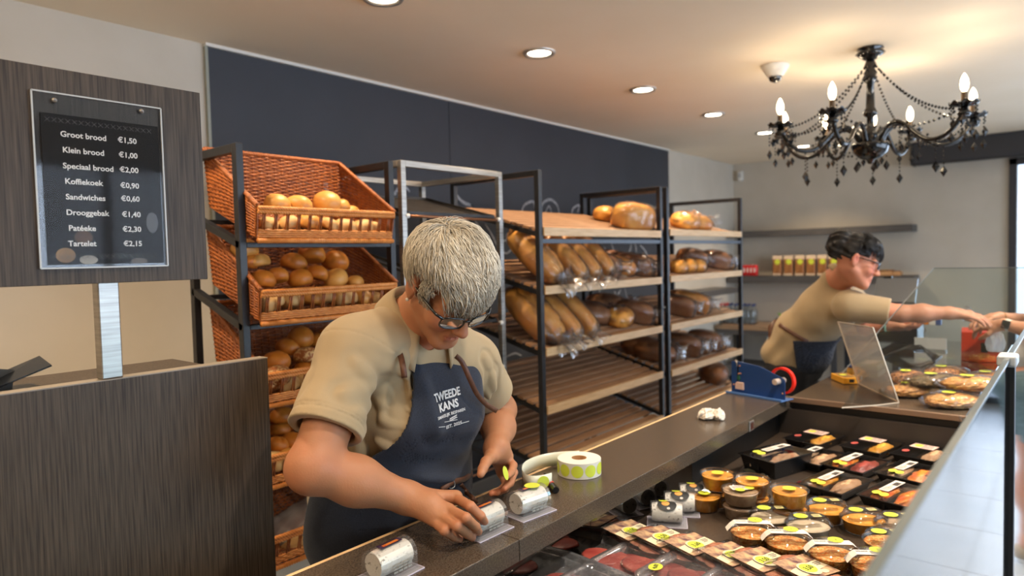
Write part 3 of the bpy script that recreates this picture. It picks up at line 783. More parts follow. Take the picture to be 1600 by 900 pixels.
# ================================================================ bread
M_roll = mat('golden_roll_crust', (196, 122, 42), (168, 90, 26), rough=0.42, scale=18, contrast=(.3, .75), bump=0.12, bscale=60, spec=.4)
M_rollp = mat('pale_roll_crust', (222, 164, 84), (196, 130, 54), rough=0.45, scale=16, contrast=(.3, .75), bump=0.1, bscale=60)
M_rollw = mat('floury_pale_roll_crust', (222, 184, 124), (200, 150, 84), rough=0.6, scale=14, contrast=(.3, .7), bump=0.1, bscale=60)
M_seed = mat('seeded_roll_crust', (150, 84, 34), (214, 176, 120), rough=0.55, scale=120, contrast=(.48, .6), bump=0.3, bscale=200)
M_loaf = mat('orange_gold_loaf_crust', (240, 176, 84), (206, 120, 42), rough=0.42, scale=9, contrast=(.3, .75), bump=0.1, bscale=45)
M_loafd = mat('dark_brown_loaf_crust', (138, 84, 46), (172, 116, 70), rough=0.5, scale=12, contrast=(.3, .75), bump=0.15, bscale=50)
M_crumb = mat('pale_bread_crumb', (226, 178, 112), (206, 150, 84), rough=0.7, scale=60, bump=.15, bscale=120)
M_bag = clear('clear_bread_bag', refl=0.7, base=0.012, rough=0.09, haze=0.03, bump=0.6, bscale=16)
M_lime = mat('lime_sticker', (206, 216, 66), rough=0.5)

def blob_mesh(name, radii, m, expo=2.0, seed=0, amp=.03, freq=3.0, flat=-.6, nu=28, nv=18, crease=None, taper=0.0, bend=0.0):
    """a superellipsoid bun or loaf, lying on z = 0, long along x"""
    th = np.linspace(0, 2 * pi, nu, endpoint=False); ph = np.linspace(-pi / 2, pi / 2, nv)
    TH, PH = np.meshgrid(th, ph)
    f = lambda w: np.sign(w) * np.abs(w) ** (2 / expo)
    D = np.stack([f(np.cos(PH)) * f(np.cos(TH)), f(np.cos(PH)) * f(np.sin(TH)), f(np.sin(PH))], -1).reshape(-1, 3)
    D = D * (1 + amp * noise3(D, freq, seed))[:, None]
    if crease == 'split': D[:, 2] -= .16 * np.exp(-(D[:, 1] / .10) ** 2) * (D[:, 2] > 0) * np.sqrt(np.clip(1 - D[:, 0] ** 2, 0, 1))
    if crease == 'slash':
        D[:, 2] -= .07 * np.exp(-((((D[:, 0] + .35 * D[:, 1]) * 2.2) % 1 - .5) / .1) ** 2) * (D[:, 2] > .1) * np.clip(1 - D[:, 0] ** 2, 0, 1)
    if crease == 'petal': D *= (1 - .10 * np.exp(-((((D[:, 0]) * 2.6) % 1 - .5) / .16) ** 2) * (D[:, 2] > -.2))[:, None]
    D[:, 2] = np.where(D[:, 2] < flat, flat + (D[:, 2] - flat) * .12, D[:, 2])
    if taper: D[:, 1] *= 1 - taper * D[:, 0]; 
    V = D * np.array(radii)
    if bend: V[:, 1] += bend * (V[:, 0] / radii[0]) ** 2
    V[:, 2] -= V[:, 2].min()
    F = []
    for j in range(nv - 1):
        for i in range(nu): F.append((j * nu + i, j * nu + (i + 1) % nu, (j + 1) * nu + (i + 1) % nu, (j + 1) * nu + i))
    return np_mesh(name, V, F, m)

ROLLP = {}
def roll(kind, P, size=1.0, label='', group=''):
    key = kind
    if key not in ROLLP:
        cfg = dict(round=((.046, .043, .036), M_roll, 2.1, 1, .05, None), pale=((.050, .042, .037), M_rollp, 2.2, 2, .05, None), flour=((.048, .036, .030), M_rollw, 2.4, 3, .05, None),
                   seed=((.045, .043, .033), M_seed, 2.1, 4, .04, None), long=((.075, .034, .030), M_rollp, 2.3, 5, .06, 'split'), bun=((.040, .040, .030), M_roll, 2.0, 6, .06, 'split'))[kind]
        o = blob_mesh('bread_roll', cfg[0], cfg[1], expo=cfg[2], seed=cfg[3], amp=cfg[4], crease=cfg[5], nu=24, nv=14)
        ROLLP[key] = o; first = True
    else:
        o = ROLLP[key].copy(); COL.objects.link(o)
    o.location = P - Vector((0, 0, .030 * size)); o.scale = (size, size, size)
    o.rotation_euler = (random.uniform(-.35, .35), random.uniform(-.3, .3), random.uniform(0, 6.28))
    tag(o, ' '.join(label.split()[:16]), 'bread roll', group); return o
KN = dict(round='golden round roll', pale='pale golden oval roll', flour='floury pale roll', seed='seeded brown roll', long='long pale split roll', bun='brown split-top bun')
def fill_basket(bi, name, items):
    """items: (px, py, depth row, kind, size)"""
    rowy = {0: 2.150, 1: 2.20, 2: 2.28, 3: 2.35}
    rown = {0: 'front row', 1: 'second row', 2: 'upper row', 3: 'back row'}
    used = {}
    for (px, py, rw, kind, size) in sorted(items):
        P = at(px, py, 1, rowy[rw]); P.x = min(max(P.x, 1.243), 1.705); P.z = max(P.z, BZ[bi] + (rowy[rw] - 2.1) * .38 + .034); k = (rw, kind); used[k] = used.get(k, 0) + 1
        o_ = ORD[used[k] - 1].split(' ')[0]; many = sum(1 for i in items if (i[2], i[3]) == k) > 1
        lab = '%s%s%s, %s, %s' % (o_ + ' ' if many else '', KN[kind], ' from the left' if many and o_ != 'leftmost' else '', rown[rw], name)
        roll(kind, P, size, lab, 'bread rolls in the ' + name)
fill_basket(0, 'top wicker basket', [(418, 347, 0, 'flour', .95), (452, 347, 0, 'flour', 1.05), (482, 346, 0, 'pale', .9), (510, 347, 0, 'flour', .9), (537, 350, 0, 'flour', 1.0), (567, 351, 0, 'flour', 1.0), (590, 353, 0, 'flour', .8),
    (430, 316, 1, 'pale', 1.0), (465, 318, 1, 'pale', 1.0), (512, 313, 1, 'pale', 1.15), (535, 322, 2, 'pale', .9), (554, 331, 2, 'pale', .8)])
fill_basket(1, 'second wicker basket', [(402, 469, 0, 'flour', 1.0), (428, 466, 0, 'flour', .9), (456, 466, 0, 'flour', 1.1), (486, 464, 0, 'pale', .9), (512, 461, 0, 'flour', .9), (540, 462, 0, 'flour', 1.1), (565, 462, 0, 'pale', .85), (584, 462, 0, 'flour', .8),
    (409, 435, 1, 'round', 1.0), (434, 429, 1, 'round', .9), (471, 433, 1, 'round', 1.05), (493, 425, 1, 'round', .9), (529, 433, 1, 'pale', 1.1), (555, 440, 1, 'pale', .8),
    (407, 404, 2, 'long', .95), (455, 408, 2, 'round', 1.1), (486, 394, 2, 'round', 1.15), (522, 405, 2, 'round', 1.2), (358, 388, 2, 'pale', 1.1), (372, 405, 2, 'round', .9)])
fill_basket(2, 'middle wicker basket', [(434, 583, 0, 'seed', 1.15), (412, 600, 0, 'seed', 1.0), (452, 603, 0, 'flour', 1.0), (476, 600, 0, 'flour', .9), (505, 592, 0, 'pale', .9), (535, 590, 0, 'flour', .9), (563, 588, 0, 'pale', .9),
    (432, 562, 1, 'round', 1.1), (478, 554, 1, 'seed', 1.15), (478, 574, 1, 'round', .9), (515, 560, 1, 'round', 1.0),
    (448, 541, 2, 'round', 1.05), (469, 524, 2, 'round', 1.15), (496, 532, 2, 'round', .95), (519, 518, 2, 'round', 1.05), (545, 520, 2, 'round', 1.0)])
fill_basket(3, 'fourth wicker basket', [(428, 716, 0, 'flour', 1.0), (449, 714, 0, 'pale', 1.0), (475, 710, 0, 'pale', 1.0), (505, 705, 0, 'flour', 1.0),
    (431, 690, 1, 'bun', 1.0), (456, 688, 1, 'round', 1.0), (482, 684, 1, 'bun', 1.0), (510, 680, 1, 'round', 1.0),
    (436, 670, 2, 'round', .9), (441, 649, 2, 'round', 1.05), (463, 655, 2, 'round', 1.0), (490, 655, 2, 'bun', 1.1)])
# plastic bag of bread in the lowest basket
P = at(466, 812, 1, 2.24)
bg = thing('bag_of_rolls', 'crumpled clear plastic bag with pale bread in the lowest wicker basket', 'bag', (P.x + .09, 2.24, P.z - .04))
for k in range(4):
    o = blob_mesh('bread_piece', (.075, .04, .035), M_rollw, seed=20 + k, crease='split'); o.parent = bg; o.location = ((k - 1.6) * .09, -.06 + .02 * (k % 2), -.035 + .01 * k); o.rotation_euler = (0.3, 0.1 * k, k)
o = blob_mesh('bag_film', (.22, .125, .085), clear('milky_bag_film', refl=1.2, base=.08, rough=.2, haze=.3, bump=1.0, bscale=14), seed=33, amp=.16, freq=7, nu=48, nv=30); o.parent = bg; o.location = (0, 0, -.05)

# loaves on the racks
def slope_pt(px, py, zf, h):
    """where the sight line meets the sloped shelf surface raised by h"""
    d = ray(px, py); k = .15 / .56
    # CZ + t dz = zf - .012 + h + (t dy - 2.0) k
    t = (zf - .012 + h - 2.0 * k - CZ) / (d.z - k * d.y)
    return Vector((0, 0, CZ)) + d * t
LOAFP = {}
LK = dict(tin=((.125, .062, .068), M_loaf, 3.2, 'slash'), tind=((.105, .062, .066), M_loafd, 3.0, None), oval=((.12, .075, .056), M_loaf, 2.3, 'split'), ovald=((.115, .078, .058), M_loafd, 2.3, None),
          small=((.075, .05, .042), M_loaf, 2.2, None), plait=((.14, .068, .055), M_loaf, 2.3, 'petal'), sliced=((.125, .052, .062), M_loaf, 4.0, None), browns=((.10, .06, .055), M_seed, 2.6, None))
def loaf(kind, P, yaw, label, group, bagged=True, size=1.0, sticker=None, roll_=0.0, h=None, slope=True, pitch=0.0):
    r_, m_, e_, c_ = LK[kind]
    key = (kind, bagged)
    if key not in LOAFP:
        o = blob_mesh('bread_loaf', r_, m_, expo=e_, crease=c_, seed=hash(kind) % 50 if False else len(kind) * 3 + ord(kind[0]), amp=.035, nu=40, nv=26)
        if bagged:
            b = blob_mesh('plastic_bag', (r_[0] * 1.09, r_[1] * 1.10, r_[2] * 1.09), M_bag, expo=max(e_ - .3, 2), seed=9 + len(kind), amp=.05, freq=6, nu=40, nv=26); b.parent = o; b.location = (.008, 0, -.003)
            t = MB()                       # gathered tail of the bag
            nn = 9
            def fn(u, v):
                a = 2 * pi * u; w = r_[1] * (.75 - 1.1 * v + 1.05 * v * v) * (1 + .18 * sin(nn * a + v * 3))
                return (r_[0] * (.92 + .62 * v), w * cos(a), r_[2] * .95 + w * .85 * sin(a) + .012 * v)
            t.grid(fn, 28, 7, wrap=True); t.build('bag_tail', M_bag, o, smooth=True)
        LOAFP[key] = o
    else: o = copy_tree(LOAFP[key])
    o.location = P - Vector((0, 0, r_[2] * size * .98)); o.scale = (size,) * 3
    q = Euler((atan2(.15, .56) if slope else 0, 0, 0)).to_matrix() @ Matrix.Rotation(yaw, 3, 'Z') @ Matrix.Rotation(pitch, 3, 'Y')
    o.rotation_euler = q.to_euler()
    tag(o, label, 'loaf of bread', group)
    return o
D90 = -pi / 2
def shelf_loaves(zf, shelfname, items):
    cnt = {}
    names = dict(tin='bagged golden tin loaf', tind='bagged dark tin loaf', oval='bagged golden oval loaf', ovald='bagged dark round loaf', small='small bagged golden loaf', plait='bagged plaited golden loaf', sliced='bagged sliced golden loaf', browns='bagged seeded brown loaf')
    for it in sorted(items):
        px, py, kind, yaw, size = it[:5]
        r_ = LK[kind][0]; P = slope_pt(px, py, zf, r_[2] * size); x_old, y_old = P.x, P.y
        cnt[kind] = cnt.get(kind, 0) + 1; tot = sum(1 for i in items if i[2] == kind)
        o_ = ORD[cnt[kind] - 1].split(' ')[0]; lab = (names[kind] + ', on the ' + shelfname) if tot == 1 else (o_ + ' ' + names[kind] + (' from the left' if o_ != 'leftmost' else '') + ', ' + shelfname)
        # re-seat on the slope
        pit = .55 if kind in ('plait', 'sliced') and yaw < -1 else 0
        size *= 1.22; lo_ = 2.035 + (r_[0] * abs(sin(yaw)) * cos(pit + .26) + r_[1] * abs(cos(yaw))) * size * .95
        P.y = min(max(P.y, lo_), 2.46); P.x = at(px, py, 1, P.y).x; xa_, xb_ = (2.63, 3.82) if zf in SH1 else (3.95, 5.13); ex_ = (r_[0] * abs(cos(yaw)) + r_[1]) * size * .8; P.x = min(max(P.x, xa_ + ex_ * .8), xb_ - ex_ * .6)
        P.z = zf - .014 + (P.y - 2.0) * .15 / .56 + r_[2] * size + abs(sin(pit)) * r_[0] * size * .85
        loaf(kind, P, yaw, lab, 'loaves on the ' + shelfname, size=size, pitch=pit)
shelf_loaves(SH1[0], 'top shelf of the near rack', [(986, 339, 'tin', -.05, 1.12), (1022, 338, 'small', 0, 1.1)])
shelf_loaves(SH1[1], 'second shelf of the near rack', [(800, 425, 'plait', D90 + .3, 1.05), (828, 415, 'plait', D90 + .35, 1.1), (866, 418, 'sliced', D90 + .22, 1.0), (888, 415, 'sliced', D90 + .22, 1.0), (912, 411, 'sliced', D90 + .22, 1.0),
    (932, 412, 'tind', D90 + .5, .95), (957, 421, 'oval', D90 + .9, .95), (985, 411, 'tind', D90 + .6, .9), (1003, 418, 'small', D90 + .5, 1.0), (1010, 402, 'ovald', D90 + .7, .9)])
shelf_loaves(SH1[2], 'third shelf of the near rack', [(797, 510, 'plait', D90 + .2, 1.05), (832, 508, 'plait', D90 + .25, 1.1), (857, 512, 'sliced', D90 + .25, 1.0), (880, 500, 'sliced', D90 + .3, 1.05),
    (917, 486, 'ovald', D90 + .9, 1.0), (965, 499, 'oval', .35, .95), (984, 469, 'ovald', D90 + .9, 1.05), (1016, 487, 'tind', D90 + .6, .95)])
shelf_loaves(SH2[0], 'top shelf of the far rack', [(1068, 350, 'oval', .1, 1.0), (1087, 347, 'plait', -.15, .9)])
shelf_loaves(SH2[1], 'second shelf of the far rack', [(1058, 418, 'small', .2, 1.0), (1073, 417, 'small', .3, 1.05), (1088, 415, 'small', .2, 1.0), (1078, 401, 'tind', D90 + .8, .9), (1098, 404, 'browns', D90 + .85, .95), (1114, 408, 'tind', D90 + .85, .95), (1132, 412, 'browns', D90 + .85, .9), (1146, 413, 'small', D90 + .6, .85)])
shelf_loaves(SH2[2], 'third shelf of the far rack', [(1054, 490, 'tind', D90 + .6, .95), (1072, 486, 'tin', D90 + .6, 1.0)])
shelf_loaves(SH2[3], 'fourth shelf of the far rack', [(1000, 538, 'ovald', D90 + .8, 1.05), (1020, 557, 'ovald', D90 + .7, 1.05), (1062, 550, 'tind', D90 + .7, 1.05), (1080, 547, 'browns', D90 + .7, 1.0), (1096, 544, 'tind', D90 + .7, 1.0), (1112, 540, 'small', D90 + .7, 1.0)])
shelf_loaves(SH2[4], 'lowest shelf of the far rack', [(1112, 600, 'ovald', .35, 1.15)])
# glossy film bags with little in them
for k, (px, py, zf, nm) in enumerate(((820, 384, SH1[1] + .14, 'crumpled empty film bag above the plaited loaves of the near rack'), (800, 470, SH1[2] + .12, 'clear film bag of pastries at the left end of the third shelf'), (948, 336, SH1[0], 'crumpled empty film bag beside the big loaf on the top shelf'))):
    P = at(px, py, 1, 2.3) if k < 2 else slope_pt(px, py, zf, .03)
    o = blob_mesh('film_bag', (.07, .05, .04) if k < 2 else (.05, .03, .045), M_bag, seed=50 + k, amp=.25, freq=5, nu=40, nv=24); o.location = P - Vector((0, 0, .035)); tag(o, nm, 'plastic bag')
# small orange buns on the trolley tray
for k, (px, py) in enumerate(((754, 519), (762, 516), (770, 520), (777, 516), (766, 523), (748, 523))):
    P = at(px, py, 1, 2.24); P.x = min(P.x, 2.425); P.z = TZS[2] + .052; o = roll('bun', P, .55, 'small orange bun on the trolley tray, %s' % ORD[k], 'small buns on the trolley tray')
    o.data = o.data
# ================================================================ chandelier
M_gloss = mat('black_polished_glass', (14, 13, 13), rough=0.12, coat=0.2)
M_bulb = mat('lit_candle_bulb', (255, 246, 230), emit=(255, 226, 180), estr=7)
M_brass = mat('bronze_candle_sleeve', (110, 92, 74), rough=0.3, metal=0.8)
CHX, CHY = 3.97, 0.85
ch = thing('chandelier', 'black glass candle chandelier with bead swags hanging from the ceiling', 'chandelier', (CHX, CHY, 2.6))
MB().lathe([(0.0, 0.0), (.06, 0), (.066, -.008), (.05, -.012), (.072, -.030), (.05, -.045), (.03, -.06), (0, -.062)], 14).build('ceiling_rose', M_gloss, ch, smooth=True)
MB().lathe([(0, -.05), (.018, -.06), (.030, -.09), (.022, -.11), (.034, -.13), (.024, -.15), (.034, -.17), (.018, -.185), (.020, -.26), (.022, -.31), (.037, -.335), (.030, -.35), (.016, -.36), (.018, -.41), (.028, -.43), (.034, -.46), (.024, -.48), (.03, -.49), (0, -.5)], 20).build('stem', M_gloss, ch, smooth=True)
MB().lathe([(0.0, -.485), (.088, -.495), (.092, -.505), (.080, -.545), (.05, -.572), (.02, -.582), (.012, -.6), (0, -.605)], 28).build('bowl', M_gloss, ch, smooth=True)
fx = Vector((-0.978, -0.209, 0)); rx = Vector((0.209, -0.978, 0))     # towards the customers' side and across
def octa(mb, c, r, h, mi=0):
    c = Vector(c); mb.add([c + Vector((r, 0, 0)), c + Vector((0, r, 0)), c - Vector((r, 0, 0)), c - Vector((0, r, 0)), c + Vector((0, 0, h)), c - Vector((0, 0, h))],
        [(0, 1, 4), (1, 2, 4), (2, 3, 4), (3, 0, 4), (1, 0, 5), (2, 1, 5), (3, 2, 5), (0, 3, 5)], mi)
def strand(a, b, sag, n, r=.0078):
    m = MB(); a = Vector(a); b = Vector(b)
    for k in range(n + 1):
        t = k / n; p = a.lerp(b, t) - Vector((0, 0, sag * 4 * t * (1 - t)))
        octa(m, p, r, r * 1.15)
    return stuff(m.build('bead_strand', M_gloss, ch))
angs = sorted([-63, -112, -20, -150, 178, 155, 55, 102]); cups = []
RA = .47
for i, a in enumerate(angs):
    a = radians(a); d = fx * cos(a) + rx * sin(a)
    def pt(r, z): return d * r + Vector((0, 0, z))
    path = [pt(.05, -.50), pt(.08, -.44), pt(.13, -.405), pt(.19, -.43), pt(.25, -.49), pt(.31, -.525), pt(.375, -.52), pt(.425, -.485), pt(.455, -.44), pt(RA, -.405)]
    # smooth
    sp = []
    for k in range(len(path) - 1):
        p0 = path[max(k - 1, 0)]; p1 = path[k]; p2 = path[k + 1]; p3 = path[min(k + 2, len(path) - 1)]
        for t in (0, .33, .66): sp.append(0.5 * ((2 * p1) + (p2 - p0) * t + (2 * p0 - 5 * p1 + 4 * p2 - p3) * t * t + (3 * p1 - p0 - 3 * p2 + p3) * t ** 3))
    sp.append(path[-1])
    MB().tube(sp, .011, n=8).build('arm', M_gloss, ch, smooth=True)
    m = MB()
    def cup(u, v):
        aa = 2 * pi * u; r = .012 + .050 * v; return (d.x * RA + r * cos(aa), d.y * RA + r * sin(aa), -.397 + .016 * v * v + .007 * v * sin(8 * aa))
    m.grid(cup, 40, 6, wrap=True); m.build('drip_cup', M_gloss, ch, smooth=True, solid=.003)
    m = MB(); m.lathe([(0, -.445), (.022, -.443), (.03, -.43), (.016, -.415), (.014, -.395), (0, -.395)], 16, M=Matrix.Translation(d * RA)); m.build('cup_base', M_gloss, ch, smooth=True)
    sl = MB().lathe([(.0, -.397), (.0135, -.397), (.0135, -.335), (0, -.335)], 16, M=Matrix.Translation(d * RA)).build('candle_sleeve', M_brass, ch, smooth=False)
    bl = MB().lathe([(0.006, -.335), (.015, -.320), (.0185, -.300), (.016, -.277), (.009, -.259), (.001, -.248)], 16, M=Matrix.Translation(d * RA)).build('bulb', M_bulb, ch, smooth=True)
    light('candle_glow', 'POINT', (CHX + d.x * RA, CHY + d.y * RA, 2.6 - .235), 1.0, (1, .8, .55), shadow_soft_size=.02)
    cups.append(d)
    # drops below the cup
    for k in range(6):
        aa = 2 * pi * k / 6; b_ = MB(); c0 = d * RA + Vector((.055 * cos(aa), .055 * sin(aa), 0))
        L_ = .05 if k % 2 else .12
        for q in range(int(L_ / .018)): octa(b_, c0 + Vector((0, 0, -.400 - .018 * q)), .0052, .007)
        octa(b_, c0 + Vector((0, 0, -.420 - L_)), .014, .026)
        stuff(b_.build('crystal_drop', M_gloss, ch))
    # strand from the stem down to the cup
    strand((0.03 * d.x, .03 * d.y, -.10), d * (RA - .05) + Vector((0, 0, -.40)), .055, 24)
    b_ = MB(); c0 = d * .34
    for q in range(5): octa(b_, c0 + Vector((0, 0, -.54 - .02 * q)), .005, .008)
    octa(b_, c0 + Vector((0, 0, -.66)), .017, .03); stuff(b_.build('crystal_drop', M_gloss, ch))
for i in range(len(cups)):
    a = cups[i] * RA + Vector((0, 0, -.40)); b = cups[(i + 1) % len(cups)] * RA + Vector((0, 0, -.40))
    strand(a, b, .06 + .02 * (i % 2), max(6, int((a - b).length / .021)))
    strand(cups[i] * .2 + Vector((0, 0, -.42)), cups[(i + 1) % len(cups)] * .30 + Vector((0, 0, -.5)), .06, 8)
for k in range(5):
    b_ = MB(); c0 = Vector((.075 * cos(k * 1.257), .075 * sin(k * 1.257), -.53))
    for q in range(3): octa(b_, c0 - Vector((0, 0, .018 * q)), .005, .007)
    octa(b_, c0 - Vector((0, 0, .085)), .016, .028); stuff(b_.build('crystal_drop', M_gloss, ch))
copy_tree(ch, (-0.5, 0.9, 2.6), label='added black glass chandelier for fill light, left of the photographer and out of view')  # unseen copy, added as a fixture for the fill glow
# ================================================================ packed goods in the sunken display
M_pet = clear('clear_food_plastic', refl=0.75, base=0.02, rough=0.06)
M_petb = clear('crinkled_clear_film', refl=0.6, base=0.015, rough=0.12, haze=.03, bump=0.5, bscale=28)
M_orange = mat('orange_salad_spread', (240, 156, 44), (248, 182, 84), rough=0.35, scale=60, bump=0.35, bscale=90)
M_carrot = mat('shredded_carrot_salad', (238, 134, 34), (252, 200, 120), rough=0.35, scale=150, contrast=(.4, .6), bump=0.8, bscale=170)
M_beige = mat('beige_meat_salad', (178, 146, 112), (200, 172, 140), rough=0.4, scale=60, bump=.3, bscale=100)
M_cream = mat('cream_dip', (226, 208, 176), (216, 194, 160), rough=0.4, scale=20)
M_green = mat('speckled_herb_spread', (160, 156, 132), (116, 118, 92), rough=.4, scale=90, bump=.3, bscale=90)
M_label = mat('white_paper_label', (224, 214, 204), rough=0.6)
M_ink = mat('black_ink', (26, 24, 24), rough=0.5)
M_greyink = mat('grey_ink', (110, 104, 100), rough=0.6)
M_darklab = mat('charcoal_label', (34, 36, 38), rough=0.45)
M_blktray = mat('black_plastic_tray', (20, 20, 22), rough=0.25)
M_log = mat('white_peppered_cheese', (238, 234, 222), (150, 144, 130), rough=0.5, scale=120, contrast=(.61, .66), bump=.15, bscale=80)
M_redmeat = mat('dark_red_meat', (142, 50, 44), (172, 84, 72), rough=.4, scale=14, bump=.2, bscale=40)
M_pinkmeat = mat('pink_cured_meat', (206, 124, 92), (226, 160, 124), rough=.4, scale=22, bump=.2, bscale=50)
M_tray = MATS['dark_oven_tray']

def lettering(body, size, parent, loc, rotz=0.0, mt=None, bold=0.0, name='price_writing', M=None):
    vs, fs = text_geo(body, size, bold)
    m = MB().add(vs, fs, 0, (M or Matrix.Identity(4)) @ Matrix.Translation(loc) @ Matrix.Rotation(rotz, 4, 'Z'))
    return m.build(name, mt or M_ink, parent)
def bars(parent, x0, x1, y0, y1, z, n=3, mt=None, name='printed_lines', M=None):
    m = MB()
    for k in range(n):
        y = y0 + (y1 - y0) * (k + .5) / n; xe = x0 + (x1 - x0) * (1 if k % 3 else .7)
        m.box((x0, y - (y1 - y0) / n * .22, z), (xe, y + (y1 - y0) / n * .22, z + .0002), 0, M)
    return stuff(m.build(name, mt or M_greyink, parent))
# facing: writing is read from the left end of the case, along +x/-y
FACE = radians(-48)

def tub(P, label, group, fill, r=.048, h=.042, sx=1.0, sy=1.0, lid='flat', price='3', style='round', rot=0.0, stack=False):
    t = thing('salad_tub', label, 'salad tub', P, rotz=FACE + rot, group=group)
    prof = [(r * .80, 0.0), (r * .84, .002), (r * .95, h - .004), (r, h - .002), (r * 1.06, h), (r * 1.06, h + .003), (r * .98, h + .004)]
    MB().lathe(prof, 36, sx=sx, sy=sy, caps=(True, False)).build('tub_wall', M_pet, t, smooth=True)
    # food
    rr = np.linspace(0, 1, 9); th = np.linspace(0, 2 * pi, 36, endpoint=False)
    def food(u, v):
        a = 2 * pi * u; k = r * .94 * v
        z = h * (.93 if lid == 'flat' else .86) + (.004 * noise3([[cos(a) * v * 3, sin(a) * v * 3, P[0] * 9]], 1.4, 3)[0]) * (1 - v ** 4)
        return (k * cos(a) * sx, k * sin(a) * sy, z)
    f = MB().lathe([(r * .78, .0015), (r * .82, .003), (r * .935, h * .93 if lid == 'flat' else h * .86)], 36, sx=sx, sy=sy, caps=(True, False))
    f.grid(food, 36, 9, wrap=True); f.build('salad', fill, t, smooth=True)
    zt = h + .005
    if lid == 'flat':
        lp = [(r * 1.075, h - .001), (r * 1.075, h + .005), (r * 1.03, h + .006), (r * 1.0, h + .0035), (r * .9, h + .0035), (.001, h + .0035)]
    else:
        lp = [(r * 1.10, h - .001), (r * 1.10, h + .003), (r * .99, h + .005), (r * .90, h + .017), (r * .82, h + .020), (.001, h + .021)]; zt = h + .0215
    MB().lathe(lp, 36, sx=sx, sy=sy, caps=(False, False)).build('lid', M_pet, t, smooth=True)
    zz = zt + .0004
    if style in ('round', 'beige'):
        s = MB(); cx = 0 if style == 'round' else -.012
        if style == 'beige':
            w = MB(); w.box((-.026, -.012, zz), (.024, .024, zz + .0003)); w.build('paper_label', M_label, t); bars(t, -.022, .016, -.008, .02, zz + .0004, 5)
            disc(s, .0135, zz + .0006, 0, cx=-.006, cy=-.012, sy=.9); disc(s, .0135, zz + .0006, 0, cx=.025, cy=.000, sy=.9)
        else: disc(s, .0175, zz, 0, sy=.9)
        s.build('sticker', M_lime, t); lettering(price, .011, t, (0 if style == 'round' else -.006, 0 if style == 'round' else -.012, zz + .0012), .3)
    if style == 'dark':
        w = MB(); w.box((-.040, -.011, zz), (.040, .011, zz + .0003)); w.build('dark_label', M_darklab, t)
        w = MB(); w.box((.010, -.009, zz + .0004), (.032, .009, zz + .0007)); w.build('label_patch', mat('pale_yellow_patch', (214, 202, 130), rough=.6), t)
        bars(t, .012, .030, -.006, .007, zz + .0008, 3)
        s = MB(); disc(s, .0175, zz + .0005, 0, cx=-.020, cy=.002, sy=.9); s.build('sticker', M_lime, t); lettering(price, .010, t, (-.020, .002, zz + .0013), .3)
        m = MB(); m.tube([(-.004 + .003 * cos(a), .003 * sin(a), zz + .0007) for a in np.linspace(0, 5.5, 10)], .0005, 4); m.build('white_ornament', M_label, t)
    if style == 'strip':
        w = MB()
        pts = []
        for k in range(13):
            x = -.058 + .116 * k / 12
            z = zz if abs(x) < .042 else zz - (abs(x) - .042) * 1.25
            pts.append((x * sx, z))
        vs = [(x, -.0125, z) for x, z in pts] + [(x, .0125, z) for x, z in pts]; n = len(pts)
        w.add(vs, [(k, k + 1, n + k + 1, n + k) for k in range(n - 1)]); w.build('paper_strip', M_label, t, solid=.0004)
        lettering('SALADE', .0075, t, (-.026, .004, zz + .0006), 0, bold=.02); bars(t, -.010, .020, -.009, .007, zz + .0005, 4)
        s = MB(); disc(s, .0175, zz + .0006, 0, cx=.012, cy=.014, sy=.9); s.build('sticker', M_lime, t); lettering(price, .011, t, (.012, .014, zz + .0013), .3)
    return t
def on_floor(px, py, h=0.0, z0=None): return at(px, py, 2, (ZF if z0 is None else z0) + h)
def tubs(items, group, H, **kw):
    for (px, py, lab, st, kws) in items:
        a = dict(kw); a.update(kws); h = a.get('h', .042)
        P = on_floor(px, py, H); P.z = ZF + .0005
        if st: 
            tub(P, 'lower ' + lab, group, **a)
            P2 = P.copy(); P2.z = ZF + h + .0072; a2 = dict(a); tub(P2, 'upper ' + lab, group, **a2)
        else: tub(P, lab, group, **a)
G1 = 'round tubs of salad in the display'
tubs([(1121, 744, 'round tub of orange salad, in the stack nearest the socket plate', 1, dict(fill=M_orange)), (1175, 753, 'round tub of orange salad, in the stack behind the beige salad', 1, dict(fill=M_orange)),
      (1233, 769, 'round tub of orange salad, in the rightmost of three stacks', 1, dict(fill=M_orange))], G1, .085)
tubs([(1157, 768, 'tub of beige salad under a white label, in front of orange stacks', 1, dict(fill=M_beige, style='beige', r=.05, h=.036))], G1, .075)
tubs([(1100, 774, 'round tub of orange salad standing alone beside the white cheese rolls', 0, dict(fill=M_orange))], G1, .04)
G2 = 'oval domed tubs with a charcoal label'
kw2 = dict(r=.050, h=.036, sx=1.12, sy=.95, lid='dome', style='dark')
tubs([(1205, 795, 'domed tub of cream dip with charcoal label, left of its twin', 0, dict(fill=M_cream)), (1263, 808, 'domed tub of cream dip with charcoal label, right of its twin', 0, dict(fill=M_cream)),
      (1292, 783, 'domed tub of orange dip with charcoal label, just before the black trays', 0, dict(fill=M_orange)), (1349, 798, 'large domed tub of orange dip with charcoal label, right of two cream dips', 0, dict(fill=M_orange)),
      (1404, 806, 'domed tub of orange dip dimly seen beside the tilted glass edge', 0, dict(fill=M_beige)), (1386, 832, 'domed tub with lime sticker, in front of the dim one by the glass', 0, dict(fill=M_carrot)),
      (1452, 815, 'domed tub seen through the bluish front glass, farther one', 0, dict(fill=M_orange)), (1500, 850, 'domed tub seen through the bluish front glass, rightmost', 0, dict(fill=M_beige))], G2, .055, **kw2)
G3 = 'clear tubs of shredded carrot with a white strip'
kw3 = dict(fill=M_carrot, r=.050, h=.042, sx=1.08, sy=.95, lid='dome', style='strip', rot=-.15)
